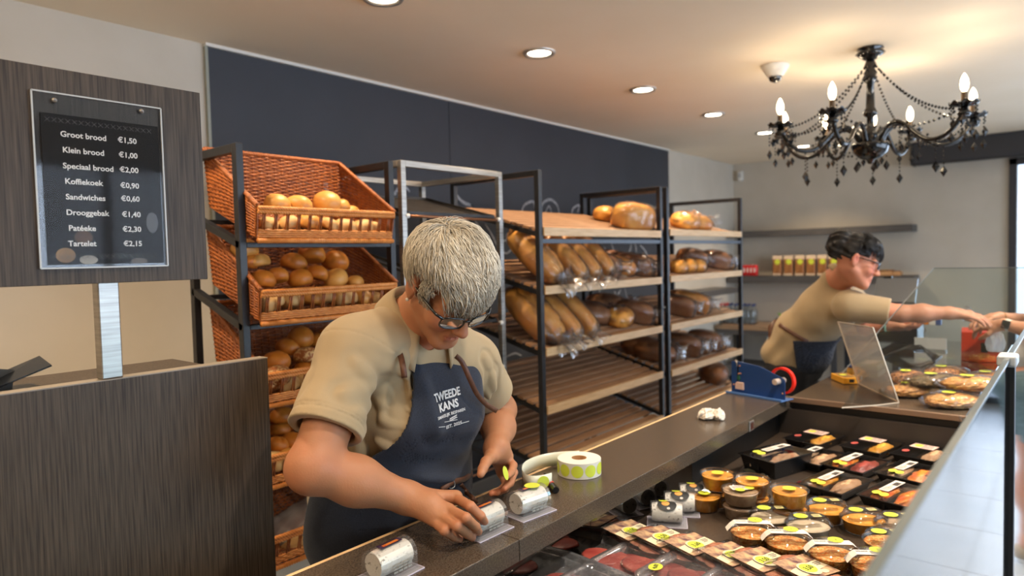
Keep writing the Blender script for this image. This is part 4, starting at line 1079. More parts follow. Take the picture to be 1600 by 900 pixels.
tubs([(1174, 818, 'leftmost clear tub of shredded carrot under a white paper strip', 0, {}), (1230, 833, 'second clear tub of shredded carrot under a white strip, from the left', 0, {}), (1300, 850, 'third clear tub of shredded carrot under a white strip, from the left', 0, {}),
      (1366, 866, 'fourth clear tub of carrot salad under a white strip, by the glass edge', 0, {}), (1440, 878, 'clear tub with lime sticker behind the front glass, nearest the photo bottom', 0, dict(style='round'))], G3, .06, **kw3)
# crate-low flat tray of herring under the beige black tray
P = on_floor(1190, 728, .012); t = thing('herring_tray', 'flat clear tray of pale sliced fish beside the tall black tray', 'food tray', (P.x, P.y, ZF + .0005), rotz=.1)
MB().box((-.09, -.06, 0), (.09, .06, .012)).build('tray_body', M_pet, t, bevel=.004)
for k in range(8):
    o = blob_mesh('fish_slice', (.022, .014, .005), M_beige if k % 2 else M_green, seed=k, amp=.1, nu=14, nv=8); o.parent = t; o.location = (-.06 + .04 * (k % 4), -.025 + .05 * (k // 4), .012 - .008); o.rotation_euler = (0, 0, k * 1.1)

# white peppered cheese rolls in clear blister packs
def cheese_pack(P, rotz, label, group, front_label=False, dot=False, bar=True, lid_lab=None):
    t = thing('cheese_roll_pack', label, 'cheese pack', P, rotz=rotz, group=group)
    R, L = .026, .082
    n = 20
    def ring(u, v):
        a = 2 * pi * u; rr = R * (1 - .10 * (abs(v - .5) * 2) ** 6)
        return ((v - .5) * L, rr * cos(a), R + .004 + rr * sin(a))
    m = MB(); m.grid(ring, 28, 9, wrap=True)
    for s_ in (-1, 1):
        base = len(m.v); m.add([(s_ * L / 2, R * .9 * cos(2 * pi * k / 28), R + .004 + R * .9 * sin(2 * pi * k / 28)) for k in range(28)] + [(s_ * (L / 2 - .003), 0, R + .004)],
              [((k, (k + 1) % 28, 28) if s_ > 0 else ((k + 1) % 28, k, 28)) for k in range(28)])
    m.build('cheese_roll', M_log, t, smooth=True)
    # blister: half tunnel over the roll with flat flange
    w = R + .0035; hl = L / 2 + .004
    prof = [(-w, .002)] + [(-w, R + .004)] + [(w * cos(a), R + .004 + (w) * sin(a)) for a in np.linspace(pi, 0, 13)[1:-1]] + [(w, R + .004), (w, .002)]
    m = MB(); k = len(prof)
    vs = [(-hl, y, z) for y, z in prof] + [(hl, y, z) for y, z in prof]
    m.add(vs, [(i, i + 1, k + i + 1, k + i) for i in range(k - 1)] + [tuple(range(k))[::-1], tuple(range(k, 2 * k))])
    m.build('blister', clear('clear_blister', refl=.4, base=.012, haze=.05, rough=.06), t, smooth=False)
    m = MB(); m.box((-hl - .009, -w - .009, 0), (hl + .009, w + .009, .0018)); m.build('flange', clear('pale_violet_flange', tint=(236, 232, 246), refl=.8, base=.06, haze=.35), t, bevel=.0006)
    m = MB()
    for a, b in (((-1, -1), (1, -1)), ((1, -1), (1, 1)), ((1, 1), (-1, 1)), ((-1, 1), (-1, -1))):
        m.bar((a[0] * (hl + .009), a[1] * (w + .009), .001), (b[0] * (hl + .009), b[1] * (w + .009), .001), .0012, .002)
    m.build('flange_edge', mat('pale_violet_edge', (214, 206, 226), rough=.3), t)
    def wrap(y0, y1, x0, x1, mt, nm, off=.0045, n=10):
        """a label wrapped over the roll, between angles y0..y1 and x0..x1"""
        mm = MB(); mm.grid(lambda u, v: (x0 + (x1 - x0) * u, (R + off) * cos(y0 + (y1 - y0) * v), R + .004 + (R + off) * sin(y0 + (y1 - y0) * v)), 4, n)
        return mm.build(nm, mt, t, smooth=True)
    if front_label:
        def lab(u, v, k=1.0, off=.0046, cx=0, ca=1.05):
            a = 2 * pi * u; x = cx + .026 * k * v * cos(a); an = ca + .62 * k * v * sin(a)
            return (x, (R + off) * cos(an), R + .004 + (R + off) * sin(an))
        for (k, off, mt, nm, cx, ca) in ((1, .0046, M_darklab, 'black_label', 0, -1.05 + pi), (.42, .0050, mat('orange_cheese_picture', (226, 130, 50), (240, 180, 100), rough=.5, scale=60), 'label_picture', -.004, pi - 1.2)):
            mm = MB(); mm.grid(lambda u, v: lab(u, v, k, off, cx, ca), 24, 4, wrap=True); mm.build(nm, mt, t, smooth=True)
        mm = MB(); mm.grid(lambda u, v: lab(u, v, .5, .0054, -.01, pi - 1.75), 24, 4, wrap=True); mm.build('sticker', M_lime, t, smooth=True)
        lettering('1,90', .009, t, (0, 0, 0), 0, M=Matrix.Translation((-.01, -.008, R * 2 + .0098)))
        mm = MB(); mm.grid(lambda u, v: lab(u, v, .18, .0052, .004, pi - .70), 16, 3, wrap=True); mm.build('white_seal', M_label, t, smooth=True)
    if bar:
        wrap(pi / 2 + .30, pi / 2 - .30, -.028, .026, mat('black_gold_label', (44, 26, 30), (50, 34, 66), rough=.3, scale=30), 'top_label')
        wrap(pi / 2 + .22, pi / 2 + .02, -.020, .018, mat('gold_print', (206, 140, 50), (170, 60, 30), rough=.3, scale=50), 'gold_print', off=.0049, n=4)
        # grey ingredient print on the side
        for s_ in (0,):
            mm = MB()
            for q in range(4):
                for z in range(3):
                    mm.box((-.016 + .012 * q, -w - .0004, .012 + .006 * z), (-.006 + .012 * q, -w - .0001, .0155 + .006 * z))
            stuff(mm.build('side_print', mat('grey_side_print', (150, 148, 142), rough=.6), t))
    if dot: 
        mm = MB(); disc(mm, .019, R * 2 + .0088, 0, cx=.012, cy=0, sy=.95); mm.build('sticker', M_lime, t)
    return t
GP = 'white cheese roll packs on the worktop'
def on_top(px, py, h=0.0): return at(px, py, 2, ZW + h)
P = on_top(609, 876, .025); P.z = ZW + .0005; cheese_pack(P, radians(2), 'nearest clear pack with a white peppered cheese roll, on the worktop', GP)
P = on_top(757, 812, .025); P.z = ZW + .0005; CPK = P.copy(); cheese_pack(P, radians(-2), 'clear pack with white cheese roll, held under the right hand', GP)
P = on_top(826, 784, .025); P.z = ZW + .0005; cheese_pack(P, radians(-28 + 20), 'clear pack with white cheese roll and a lime sticker, beside the marker', GP, dot=True)
GQ = 'labelled white cheese rolls in the display'
for k, (px, py) in enumerate(((1042, 802), (1062, 786), (1085, 773))):
    P = on_floor(px, py, .027); P.z = ZF + .0005
    cheese_pack(P, radians(-62), '%s of three white cheese rolls with black label and lime sticker' % ['nearest', 'middle', 'farthest'][k], GQ, front_label=True, bar=False)

# flat sleeves of sliced meat with printed cards
M_photo = mat('purple_brown_grape_photo', (84, 46, 66), (206, 168, 126), rough=.45, scale=55, contrast=(.35, .65))
M_card = mat('cream_printed_card', (222, 208, 172), rough=.5)
def sleeve(P, rotz, label, price, tilt=0.0, sc=1.16):
    t = thing('sliced_meat_pack', label, 'meat pack', P, group='flat packs of sliced meat with a cream card', rot=(radians(5), tilt * .7, rotz)); t.scale = (sc, sc, 1.2)
    MB().box((-.062, -.080, 0), (.062, .080, .010)).build('film_pack', clear('tight_clear_film', refl=.8, base=.03, rough=.08, bump=.4, bscale=40), t, bevel=.004)
    for k in range(4):
        o = blob_mesh('meat_slice', (.050, .034, .003), M_pinkmeat, seed=k + 60, amp=.06, nu=20, nv=8, flat=-.9); o.parent = t; o.location = (-.004 + .004 * (k % 2), -.050 + .033 * k, .0015 + .0005 * k); o.rotation_euler = (.04, 0, .1 * k)
    w = MB(); w.box((-.054, -.012, .0104), (.054, .066, .0110)); w.build('photo_card', M_photo, t)
    w = MB(); w.add([(-.054, .000, .0113), (.054, .014, .0113), (.054, .040, .0113), (-.040, .030, .0113), (-.054, .026, .0113)], [(0, 1, 2, 3, 4)]); w.build('cream_band', M_card, t)
    s = MB(); disc(s, .024, .0114, 0, cx=-.004, cy=.018, sy=.95); s.build('cream_roundel', M_card, t)
    s = MB(); disc(s, .0195, .0119, 0, cx=-.004, cy=.020, sy=.82); s.build('sticker', M_lime, t)
    m = MB(); m.tube([(-.004 + .026 * cos(a), .018 + .0245 * sin(a), .0125) for a in np.linspace(2.6, 4.6, 12)], .0008, 4); m.build('black_arc', M_ink, t)
    lettering(price, .016, t, (-.003, .020, .0127), .12, bold=.01)
    bars(t, .028, .048, .020, .034, .0116, 3); s = MB(); disc(s, .010, .0116, 0, cx=.020, cy=.000, sy=.7); s.build('small_seal', M_card, t)
    return t
sl = [(1004, 832, '3,50'), (1053, 842, '3,50'), (1106, 855, '3,60'), (1166, 871, '3,55'), (1214, 880, '3,50'), (1284, 893, '3,50')]
for k, (px, py, pr_) in enumerate(sl):
    P = on_floor(px - 6, py + 4, .030); P.z = ZF + .020
    sleeve(P, radians(-8 - 1.5 * k), '%s flat pack of sliced meat with cream card and lime price sticker' % ORD[k].replace(' from the left', '') , pr_, tilt=radians(9))
# clear trays of dark red meat
def meat_tray(P, rotz, label, film=False, price=None, sz=(.095, .115)):
    t = thing('meat_tray', label, 'food tray', P, group='clear trays of dark red meat', rotz=rotz)
    a, b = sz; h = .028
    def ringp(s, z, c=.02):
        out = []
        for (sx, sy, a0) in ((1, 1, 0), (-1, 1, pi / 2), (-1, -1, pi), (1, -1, 1.5 * pi)):
            for q in range(5):
                an = a0 + q * pi / 8; out.append((sx * (a * s - c) + c * cos(an), sy * (b * s - c) + c * sin(an), z))
        return out
    prof = [(.86, .001), (.88, .003), (.94, h - .004), (1.0, h), (1.06, h + .001), (1.07, h - .003)]
    vs = []; 
    for s, z in prof: vs += ringp(s, z)
    n = 20; fs = [(i * n + j, i * n + (j + 1) % n, (i + 1) * n + (j + 1) % n, (i + 1) * n + j) for i in range(len(prof) - 1) for j in range(n)] + [tuple(range(n))[::-1]]
    MB().add(vs, fs).build('tray_shell', clear('clear_ribbed_tray', tint=(238, 244, 246), refl=1.0, base=.08, haze=.16, rough=.1), t, smooth=True)
    # ribs
    m = MB()
    for k in range(7):
        y = -b * .7 + k * b * .23; m.tube([(-a * .80, y, .0035), (a * .80, y, .0035)], .0012, 5)
    m.build('tray_rib', MATS['clear_ribbed_tray'], t, smooth=True)
    for k in range(3):
        o = blob_mesh('meat_slice', (.052, .046, .008), M_redmeat, seed=70 + k + int(P[0] * 10), amp=.10, nu=26, nv=10); o.parent = t; o.location = (.010 - .012 * k, -.035 + .030 * k, .004 + .004 * k); o.rotation_euler = (.06, -.05, k * .8)
    if film:
        m = MB(); m.grid(lambda u, v: ((u * 2 - 1) * a * 1.04, (v * 2 - 1) * b * 1.04, h + .003 + .0035 * noise3([[u * 3, v * 9 + u * 4, P[0] * 7]], 1.6, 8)[0]), 24, 24)
        m.build('film', M_petb, t, smooth=True)
    if price:
        s = MB(); disc(s, .019, h + .007, 0, cx=-a * .3, cy=-b * .2, sy=.8); s.build('sticker', M_lime, t); lettering(price, .014, t, (-a * .3, -b * .2, h + .0082), .3, bold=.01)
    return t
for k, (px, py, lab, film, pr_) in enumerate(((958, 864, 'ribbed clear tray with dark red meat, leftmost and half empty', False, None), (1022, 878, 'film-covered clear tray of dark red meat, second from the left', True, '4,00'), (1098, 898, 'film-covered clear tray of red meat, at the bottom edge right', True, None),
        (900, 905, 'clear lidded tray at the bottom left corner of the display', True, None), (945, 925, 'clear tray with lime sticker, cut by the bottom edge', True, '3,00'), (1180, 925, 'film-wrapped tray of meat below the row of cream cards', True, None))):
    P = on_floor(px, py, .03); P.z = ZF + .0008
    meat_tray(P, radians(-6), lab, film, pr_)

# black trays with clear film, contents and labels
def black_tray(P, rotz, label, fill, fill2=None, style='meal', size=(.098, .070), h=.032):
    t = thing('black_food_tray', label, 'food tray', P, group='black film-covered food trays', rotz=rotz)
    a, b = size
    m = MB()
    def rect(s, z): return [(-a * s, -b * s, z), (a * s, -b * s, z), (a * s, b * s, z), (-a * s, b * s, z)]
    vs = rect(.84, 0) + rect(.98, h - .002) + rect(1.05, h - .002) + rect(1.05, h) + rect(.965, h) + rect(.82, .004)
    fs = [(3, 2, 1, 0)] + [(i * 4 + j, i * 4 + (j + 1) % 4, (i + 1) * 4 + (j + 1) % 4, (i + 1) * 4 + j) for i in range(5) for j in range(4)] + [(20, 21, 22, 23)]
    m.add(vs, fs); m.build('tray', M_blktray, t, bevel=.002)
    m = MB(); m.box((-a * .93, -.003, .004), (a * .93, .003, h - .004)); m.build('divider', M_blktray, t)
    lst = [(0, -b * .48, fill, a * .84, b * .42)] + ([(0, b * .48, fill2, a * .82, b * .38)] if fill2 else [])
    for cx, cy, mt, rx_, ry_ in lst:
        o = blob_mesh('food', (rx_, ry_, h * .58), mt, seed=int(abs(P[0] * 77 + cy * 999)) % 97, amp=.22, freq=6, nu=40, nv=18); o.parent = t; o.location = (cx, cy, .0045)
    m = MB(); m.grid(lambda u, v: ((u * 2 - 1) * a * 1.03, (v * 2 - 1) * b * 1.03, h + .001 + .002 * (1 - (2 * u - 1) ** 2) * (1 - (2 * v - 1) ** 2) + .0008 * noise3([[u * 4, v * 4, P[1]]], 2.5, 2)[0]), 12, 12)
    m.build('film', clear('tray_film', refl=.9, base=.04, rough=.07), t, smooth=True)
    z = h + .0045
    if style == 'meal':
        w = MB(); w.box((-a * .25, b * .22, z), (a * .95, b * .62, z + .0003)); w.build('paper_label', M_label, t)
        m = MB()
        for k in range(14): m.box((a * .42 + k * .0026, b * .26, z + .0004), (a * .42 + k * .0026 + (.0018 if k % 3 else .0009), b * .50, z + .0006))
        stuff(m.build('barcode', M_ink, t)); bars(t, -a * .2, a * .35, b * .28, b * .56, z + .0004, 4)
        for cx, cy in ((-a * .55, b * .50), (-a * .60, b * .18)):
            s = MB(); disc(s, .0165, z + .0008, 0, cx=cx, cy=cy, sy=.72); s.build('sticker', M_lime, t); lettering('2', .010, t, (cx, cy, z + .0016), .2)
    else:
        w = MB(); w.box((a * .20, -b * .3, z), (a * .80, b * .80, z + .0003)); w.build('paper_label', mat('pink_paper_label', (222, 186, 172), rough=.6), t)
        bars(t, a * .26, a * .74, -b * .2, b * .3, z + .0004, 5)
        s = MB(); disc(s, .0165, z + .0008, 0, cx=a * .5, cy=b * .48, sy=.8); s.build('sticker', M_lime, t); lettering('2', .010, t, (a * .5, b * .48, z + .0016), .2)
        s = MB(); disc(s, .018, z, 0, cx=-a * .45, cy=b * .6, sy=.6); s.build('red_seal', mat('brick_red_seal', (170, 74, 66), rough=.5), t)
    return t
M_redor = mat('red_orange_stew', (232, 84, 26), (250, 164, 60), rough=.35, scale=30, bump=.5, bscale=70)
M_yellow = mat('golden_potato_pieces', (232, 176, 74), (214, 140, 44), rough=.4, scale=50, bump=.6, bscale=80)
M_mash = mat('beige_mash', (206, 168, 132), (186, 140, 100), rough=.5, scale=30, bump=.4, bscale=60)
ZR = radians(-12)
for px, py, lab, f1, f2, st, kk in ((1272, 683, 'black tray of golden potato with pink label, farthest left by the end wall', M_yellow, None, 'pink', {}), (1363, 694, 'black tray of golden potato with pink label, middle of the farthest row', M_yellow, None, 'pink', {}),
        (1446, 703, 'black tray with orange food and red seal, right of the farthest row', M_mash, None, 'pink', {}), (1272, 712, 'black tray half hidden behind the tall black tray', M_mash, M_beige, 'meal', {}),
        (1336, 723, 'black tray with brown meat and sauce, two lime stickers, middle row', M_redmeat, M_redor, 'meal', {}), (1424, 737, 'black tray with red-orange stew, right end of the middle row', M_redor, M_mash, 'meal', {}),
        (1304, 753, 'black tray with pale beige pieces, two lime stickers, nearest row', M_mash, M_orange, 'meal', {}), (1402, 771, 'black tray with red-orange stew, nearest row by the glass', M_redor, M_redor, 'meal', {})):
    P = on_floor(px, py, .03); P.z = ZF + .0008; P.x = min(P.x, XE - .105)
    black_tray(P, ZR, lab, f1, f2, st, **kk)
P = on_floor(1213, 708, .06); P.z = ZF + .0008
black_tray(P, ZR - .1, 'tall black tray of beige mash with lime sticker, against the worktop', M_mash, M_beige, 'meal', size=(.105, .07), h=.062)
# trays in the shaded part behind the front glass
for k, (px, py) in enumerate(((1490, 740), (1500, 775))):
    P = on_floor(px, py, .03); P.z = ZF + .0008; P.y = max(P.y, .30)
    black_tray(P, ZR, 'black tray seen through the bluish front glass, %s one' % ['farther', 'nearer'][k], M_redor, M_mash, 'meal', size=(.09, .06))

# ---- on the worktop: label roll with its loose strip, marker, tissue, bag sealer
P = on_top(905, 728, .02); rl = thing('label_roll', 'white roll of round lime stickers lying on the worktop', 'label roll', (P.x, P.y, ZW + .0005))
RR, RH = .060, .043
MB().lathe([(.021, 0.0), (RR, 0.0), (RR, RH), (.021, RH)], 56, caps=(False, False)).build('paper_roll', mat('white_label_paper', (224, 220, 210), (216, 212, 202), rough=.5, scale=4), rl, bevel=.0008)
MB().lathe([(.019, .001), (.0208, .001), (.0208, RH + .0005), (.019, RH + .0005), (.019, .001)], 40, caps=(False, False)).build('cardboard_core', mat('brown_cardboard', (146, 104, 62), rough=.8), rl, smooth=True)
MB().lathe([(.0, .0008), (.0188, .0008), (.0188, .003), (0, .003)], 30).build('core_plug', mat('brown_core_inside', (120, 84, 48), rough=.8), rl)
for k in range(10):
    a0 = 2 * pi * k / 10 + 3.65; m = MB()
    def dfn(u, v):
        a = 2 * pi * u; s = .0165 * v * cos(a); z = RH / 2 + .0165 * v * sin(a); an = a0 + s / RR
        return ((RR + .0006) * cos(an), (RR + .0006) * sin(an), z)
    m.grid(dfn, 28, 4, wrap=True); m.build('sticker', M_lime, rl, smooth=True)
# loose strip curling off the roll to the left
path2 = []
cx0, cy0 = P.x, P.y
sp_px = [(905, 703), (880, 704), (855, 707), (833, 713), (818, 722), (816, 733), (826, 741), (845, 741), (862, 737)]
sp_w = [at(a, b, 2, ZW + RH) for a, b in sp_px]
sp = []
for i in range(len(sp_w) - 1):
    p0 = sp_w[max(i - 1, 0)]; p1 = sp_w[i]; p2 = sp_w[i + 1]; p3 = sp_w[min(i + 2, len(sp_w) - 1)]
    for t in np.linspace(0, 1, 7)[:-1]: sp.append(0.5 * ((2 * p1) + (p2 - p0) * t + (2 * p0 - 5 * p1 + 4 * p2 - p3) * t * t + (3 * p1 - p0 - 3 * p2 + p3) * t ** 3))
sp.append(sp_w[-1])
m = MB(); n = len(sp)
m.add([(p.x - P.x, p.y - P.y, .001) for p in sp] + [(p.x - P.x, p.y - P.y, .040) for p in sp], [(i, i + 1, n + i + 1, n + i) for i in range(n - 1)])
m.build('loose_strip', mat('translucent_backing_paper', (214, 214, 196), rough=.35), rl, smooth=True, solid=.0004)
q1 = sp[-10]; q2 = sp[-4]; dd = (q2 - q1).normalized(); nn = Vector((dd.y, -dd.x, 0)); mid = sp[-6]
if nn.dot(Vector((-1, -1, 0))) < 0: nn = -nn
m = MB(); m.add([(mid.x - P.x + dd.x * .0165 * cos(a) + nn.x * .0012, mid.y - P.y + dd.y * .0165 * cos(a) + nn.y * .0012, .021 + .0165 * sin(a)) for a in np.linspace(0, 2 * pi, 28, endpoint=False)], [tuple(range(28))])
m.build('sticker', M_lime, rl, solid=.0003)

pa = on_top(851, 744, .008); pb = on_top(872, 771, .008)
mk = thing('marker_pen', 'black marker pen with a red stripe on the worktop beside the label roll', 'pen', (pa.x, pa.y, ZW + .0095)); d = pb - pa; d.z = 0
LM = .118; u = d.normalized()
def MK(a, b, r0, r1, mt, nm, off=0):
    MB().tube([u * a, u * ((a + b) / 2), u * b], [r0, (r0 + r1) / 2, r1], 18).build(nm, mt, mk, smooth=False, bevel=.0006)
MK(0, .004, .006, .0085, M_blktray, 'end_plug'); MK(.0041, .072, .0085, .0085, M_blktray, 'barrel'); MK(.0721, .082, .0088, .0088, mat('red_pen_band', (190, 38, 30), rough=.3), 'red_band'); MK(.0821, LM, .0092, .0086, M_blktray, 'cap')
m = MB(); s_ = Vector((u.y, -u.x, 0)); 
m.add([tuple(u * .03 + s_ * .004 + Vector((0, 0, .0088))), tuple(u * .062 + s_ * .004 + Vector((0, 0, .0088))), tuple(u * .062 - s_ * .003 + Vector((0, 0, .0088))), tuple(u * .03 - s_ * .003 + Vector((0, 0, .0088)))], [(0, 1, 2, 3)])
m.build('white_print', M_label, mk, solid=.0004)
m = MB(); m.add([tuple(u * .006 + s_ * .0078 + Vector((0, 0, .0045))), tuple(u * .062 + s_ * .0078 + Vector((0, 0, .0045))), tuple(u * .062 + s_ * .006 + Vector((0, 0, .0068))), tuple(u * .006 + s_ * .006 + Vector((0, 0, .0068)))], [(0, 1, 2, 3)])
m.build('red_stripe', MATS['red_pen_band'], mk, solid=.0005)

M_tissue = mat('off_white_tissue', (226, 214, 200), rough=.8, bump=.3, bscale=60)
for px, py, rr_, lab, sd in ((1104, 648, (.040, .030, .022), 'crumpled white tissue on the far worktop, larger left wad', 5), (1124, 650, (.022, .018, .024), 'crumpled white tissue on the far worktop, smaller right wad', 6)):
    P = on_top(px, py, .014); me_ = blob_mesh('crumpled_tissue', rr_, M_tissue, seed=sd, amp=.38, freq=5, nu=30, nv=20); me_.location = (P.x, P.y, ZW + .0005); me_.data.shade_flat(); tag(me_, lab, 'tissue')

# blue bag sealer with red tape
pl_ = on_top(1142, 612); pr2 = on_top(1229, 627)
bs = thing('bag_sealer', 'blue metal bag sealer with a roll of red tape at the end of the worktop', 'bag sealer', (pl_.x, pl_.y, ZW + .0005)); dv = Vector((pr2.x - pl_.x, pr2.y - pl_.y, 0)); Wd = dv.length; ang = atan2(dv.y, dv.x); bs.rotation_euler = (0, 0, ang)
M_blue = mat('blue_enamelled_metal', (28, 62, 116), rough=.35, scale=4)
Hs = .135
prof = [(.004, 0), (.004, Hs * .97), (.012, Hs), (.055, Hs), (Wd * .55, Hs * .93), (Wd - .012, Hs * .66), (Wd - .006, Hs * .60), (Wd - .006, 0)]
MXZ = Matrix(((1, 0, 0, 0), (0, 0, -1, 0), (0, 1, 0, 0), (0, 0, 0, 1)))
MB().prism(prof, -.002, .002, 0, MXZ).build('body_plate', M_blue, bs, bevel=.0015)
MB().box((0, -.036, 0), (Wd, .05, .003)).build('base_plate', mat('light_blue_base', (72, 110, 168), rough=.4), bs, bevel=.001)
MB().box((0, -.038, .0), (Wd, -.033, .009)).build('base_lip', MATS['light_blue_base'], bs, bevel=.001)
MB().prism([(.028, .045), (.068, .045), (.068, .076), (.034, .076), (.028, .068)], -.004, .004, 0, Matrix.Translation((0, -.006, -.028)) @ MXZ).build('name_plate', mat('pale_pink_plastic', (206, 174, 158), rough=.4), bs, bevel=.0015)
bars(bs, .034, .056, -.0125, -.0118, .030, 1); 
m = MB(); m.tube([(.030, -.005, Hs + .004), (.036, -.010, Hs), (.038, -.008, Hs - .02)], .0035, 8); m.build('silver_hook', M_steel, bs, smooth=True)
MB().box((.0355, -.0045, Hs - .085), (.0395, -.002, Hs - .02)).build('bag_slot', M_blackin, bs)
for x, z in ((.046, Hs - .018), (.042, Hs - .052), (.016, .034), (Wd - .016, .028), (.05, Hs - .05)):
    MB().lathe([(0, .0055), (.003, .005), (.0042, .002)], 12, M=Matrix.Translation((x, 0, z)) @ Matrix.Rotation(pi / 2, 4, 'X')).build('rivet', mat('copper_rivet', (196, 140, 112), rough=.4, metal=.5), bs, smooth=True)
MB().prism([(.034, .062), (.044, .05), (.050, .058), (.044, .074)], -.003, .003, 0, Matrix.Translation((0, -.003, .004)) @ MXZ).build('green_wheel', mat('dark_green_plastic', (40, 92, 66), rough=.4), bs)
ty, tz = .020, Hs * .56
MB().lathe([(.046, -.008), (.055, -.008), (.055, .008), (.046, .008), (.046, -.008)], 44, caps=(False, False), M=Matrix.Translation((Wd - .030, ty, tz)) @ Matrix.Rotation(pi / 2, 4, 'X')).build('tape_roll', mat('bright_red_tape', (224, 40, 26), rough=.3), bs, bevel=.0006)
MB().lathe([(.008, -.035), (.012, -.035), (.012, .030), (0, .030)], 20, M=Matrix.Translation((Wd - .034, ty - .02, tz)) @ Matrix.Rotation(pi / 2, 4, 'X')).build('spindle', mat('pale_spindle', (206, 190, 178), rough=.35, metal=.3), bs, smooth=False, bevel=.001)

# ---- on the deck
# empty acrylic card stand leaning
a0 = at(1315, 636, 2, .9515); a1 = at(1402, 628, 2, .9515); a2 = at(1370, 633, 2, .9515)
ac = thing('acrylic_stand', 'empty clear slanted acrylic card stand on the deck before the nut bags', 'card stand', (2.93, .60, .9515))
def AL(p): return Vector((p[0] - 2.93, p[1] - .60, p[2] - .9515))
b0 = at(1378, 631, 2, .954); b1 = at(1403, 629, 2, .954)
tl = at(1308, 503, 0, b0.x + .14); tr = at(1363, 511, 0, b1.x + .12)
bl = Vector((b0.x - .00, b0.y + .0, .954)); br = Vector((b1.x, b1.y, .954))
# plate is a parallelogram of real size: bottom edge on the deck, leaning back
bl = at(1341, 600, 2, .9525); br = at(1404, 629, 2, .9525)
ex = (br - bl); up = Vector((0, 0, 1)); nrm2 = ex.cross(up).normalized()
if nrm2.x < 0: nrm2 = -nrm2
tlp = bl + up * .175 - nrm2 * .05; 
hgt = .205
def solve_top(px, py, base):
    # intersect sight line with the leaning plane through base along ex
    d = ray(px, py); c = Vector((0, 0, CZ)); lean = Vector((-nrm2.x * .35, -nrm2.y * .35, 1)).normalized(); pn = ex.cross(lean).normalized()
    return c + d * ((base - c).dot(pn) / d.dot(pn))
tlp = solve_top(1309, 503, bl); trp = solve_top(1364, 512, br)
m = MB(); m.add([AL(bl), AL(br), AL(trp), AL(tlp)], [(0, 1, 2, 3)]); m.build('front_plate', clear('bronze_tinted_acrylic', tint=(226, 212, 194), refl=.35, base=.02, haze=.09), ac, solid=.004)
m = MB(); ft = at(1315, 637, 2, .9525)
m.add([AL(bl), AL(br), AL(at(1372, 633, 2, .9525)), AL(ft)], [(0, 1, 2, 3)]); m.build('foot_plate', M_acr, ac, solid=.003)
for p_, q_ in ((bl, br), (br, trp), (trp, tlp), (tlp, bl), (ft, at(1372, 633, 2, .9525)), (at(1372, 633, 2, .9525), br)):
    MB().bar(AL(p_), AL(q_), .003, .004).build('acrylic_edge', mat('cream_acrylic_edge', (206, 194, 178), rough=.3), ac)

# yellow box
P = at(1320, 592, 2, .962); yb = thing('yellow_box', 'small yellow-orange carton with a lime sticker on the deck beside the card stand', 'box', (P.x, P.y, .9515), rotz=radians(38))
MB().box((-.065, -.035, 0), (.065, .035, .026)).build('carton', mat('yellow_orange_card', (224, 160, 46), rough=.5), yb, bevel=.001)
MB().box((-.0655, -.012, .006), (-.0650, .010, .020)).build('dark_print', M_ink, yb); MB().box((-.05, -.0355, .006), (-.03, -.0350, .020)).build('dark_print', M_ink, yb)
s = MB(); disc(s, .016, .0264, 0, cx=.02, sy=.9); s.build('sticker', M_lime, yb)
s = MB(); s.box((-.05, -.028, .0262), (.055, .028, .0266)); s.build('window_film', mat('brown_contents', (150, 110, 60), (90, 70, 50), rough=.4, scale=60), yb)
# small orange bottle-like cap behind the stand
P = at(1331, 578, 2, .985); oc = thing('orange_tub', 'small orange and blue tub on the deck behind the card stand', 'tub', (P.x, P.y, .9515))
MB().lathe([(0, 0), (.020, 0), (.022, .03), (.020, .045), (0, .046)], 20).build('tub_body', mat('orange_plastic', (226, 146, 60), rough=.4), oc, smooth=False, bevel=.001)
MB().lathe([(0, .0462), (.021, .0462), (.021, .054), (0, .054)], 20).build('tub_lid', M_blue, oc, bevel=.001)

# nut and biscuit bags in a heap
M_nuts = mat('mixed_nuts', (196, 132, 66), (104, 62, 30), rough=.45, scale=110, contrast=(.4, .6), bump=.9, bscale=120)
M_bisc = mat('golden_biscuits', (224, 172, 96), (176, 112, 50), rough=.5, scale=50, bump=.5, bscale=60)
M_grn = mat('olive_dark_mix', (84, 74, 46), (130, 104, 62), rough=.5, scale=90, bump=.6, bscale=90)
for k, (px, py, rz_, mt, hh_, lab) in enumerate(((1425, 610, -.2, M_bisc, .02, 'bag of golden biscuits, front left of the heap of clear bags'), (1490, 626, -.1, M_bisc, .02, 'bag of golden biscuits with lime sticker, front right of the heap'),
        (1418, 590, .5, M_nuts, .055, 'bag of mixed nuts with lime sticker, left of the heap beside the card stand'), (1462, 596, -.3, M_grn, .06, 'bag of dark mix with lime sticker, middle of the heap'), (1475, 583, .2, M_nuts, .06, 'bag of nuts at the back of the heap, second lime sticker'),
        (1545, 592, .1, M_nuts, .05, 'bag of mixed nuts, rightmost at the back of the heap'), (1520, 600, -.5, M_bisc, .075, 'long bag of biscuits lying across the top of the heap'))):
    P = at(px, py, 2, .952 + hh_); 
    t = thing('nut_bag', lab, 'food bag', (P.x, P.y, P.z), rotz=rz_ - .7, group='clear bags of nuts and biscuits on the deck')
    o = blob_mesh('contents', (.100, .062, .028), mt, seed=80 + k, amp=.17, freq=13, nu=84, nv=40); o.parent = t; o.location = (0, 0, -.020)
    o = blob_mesh('film_bag', (.122, .074, .034), M_petb, seed=90 + k, amp=.10, freq=7, nu=40, nv=20); o.parent = t; o.location = (0, 0, -.021)
    s = MB(); disc(s, .024, .034, 0, cx=-.02, cy=.0, sy=.8); s.build('sticker', M_lime, t)
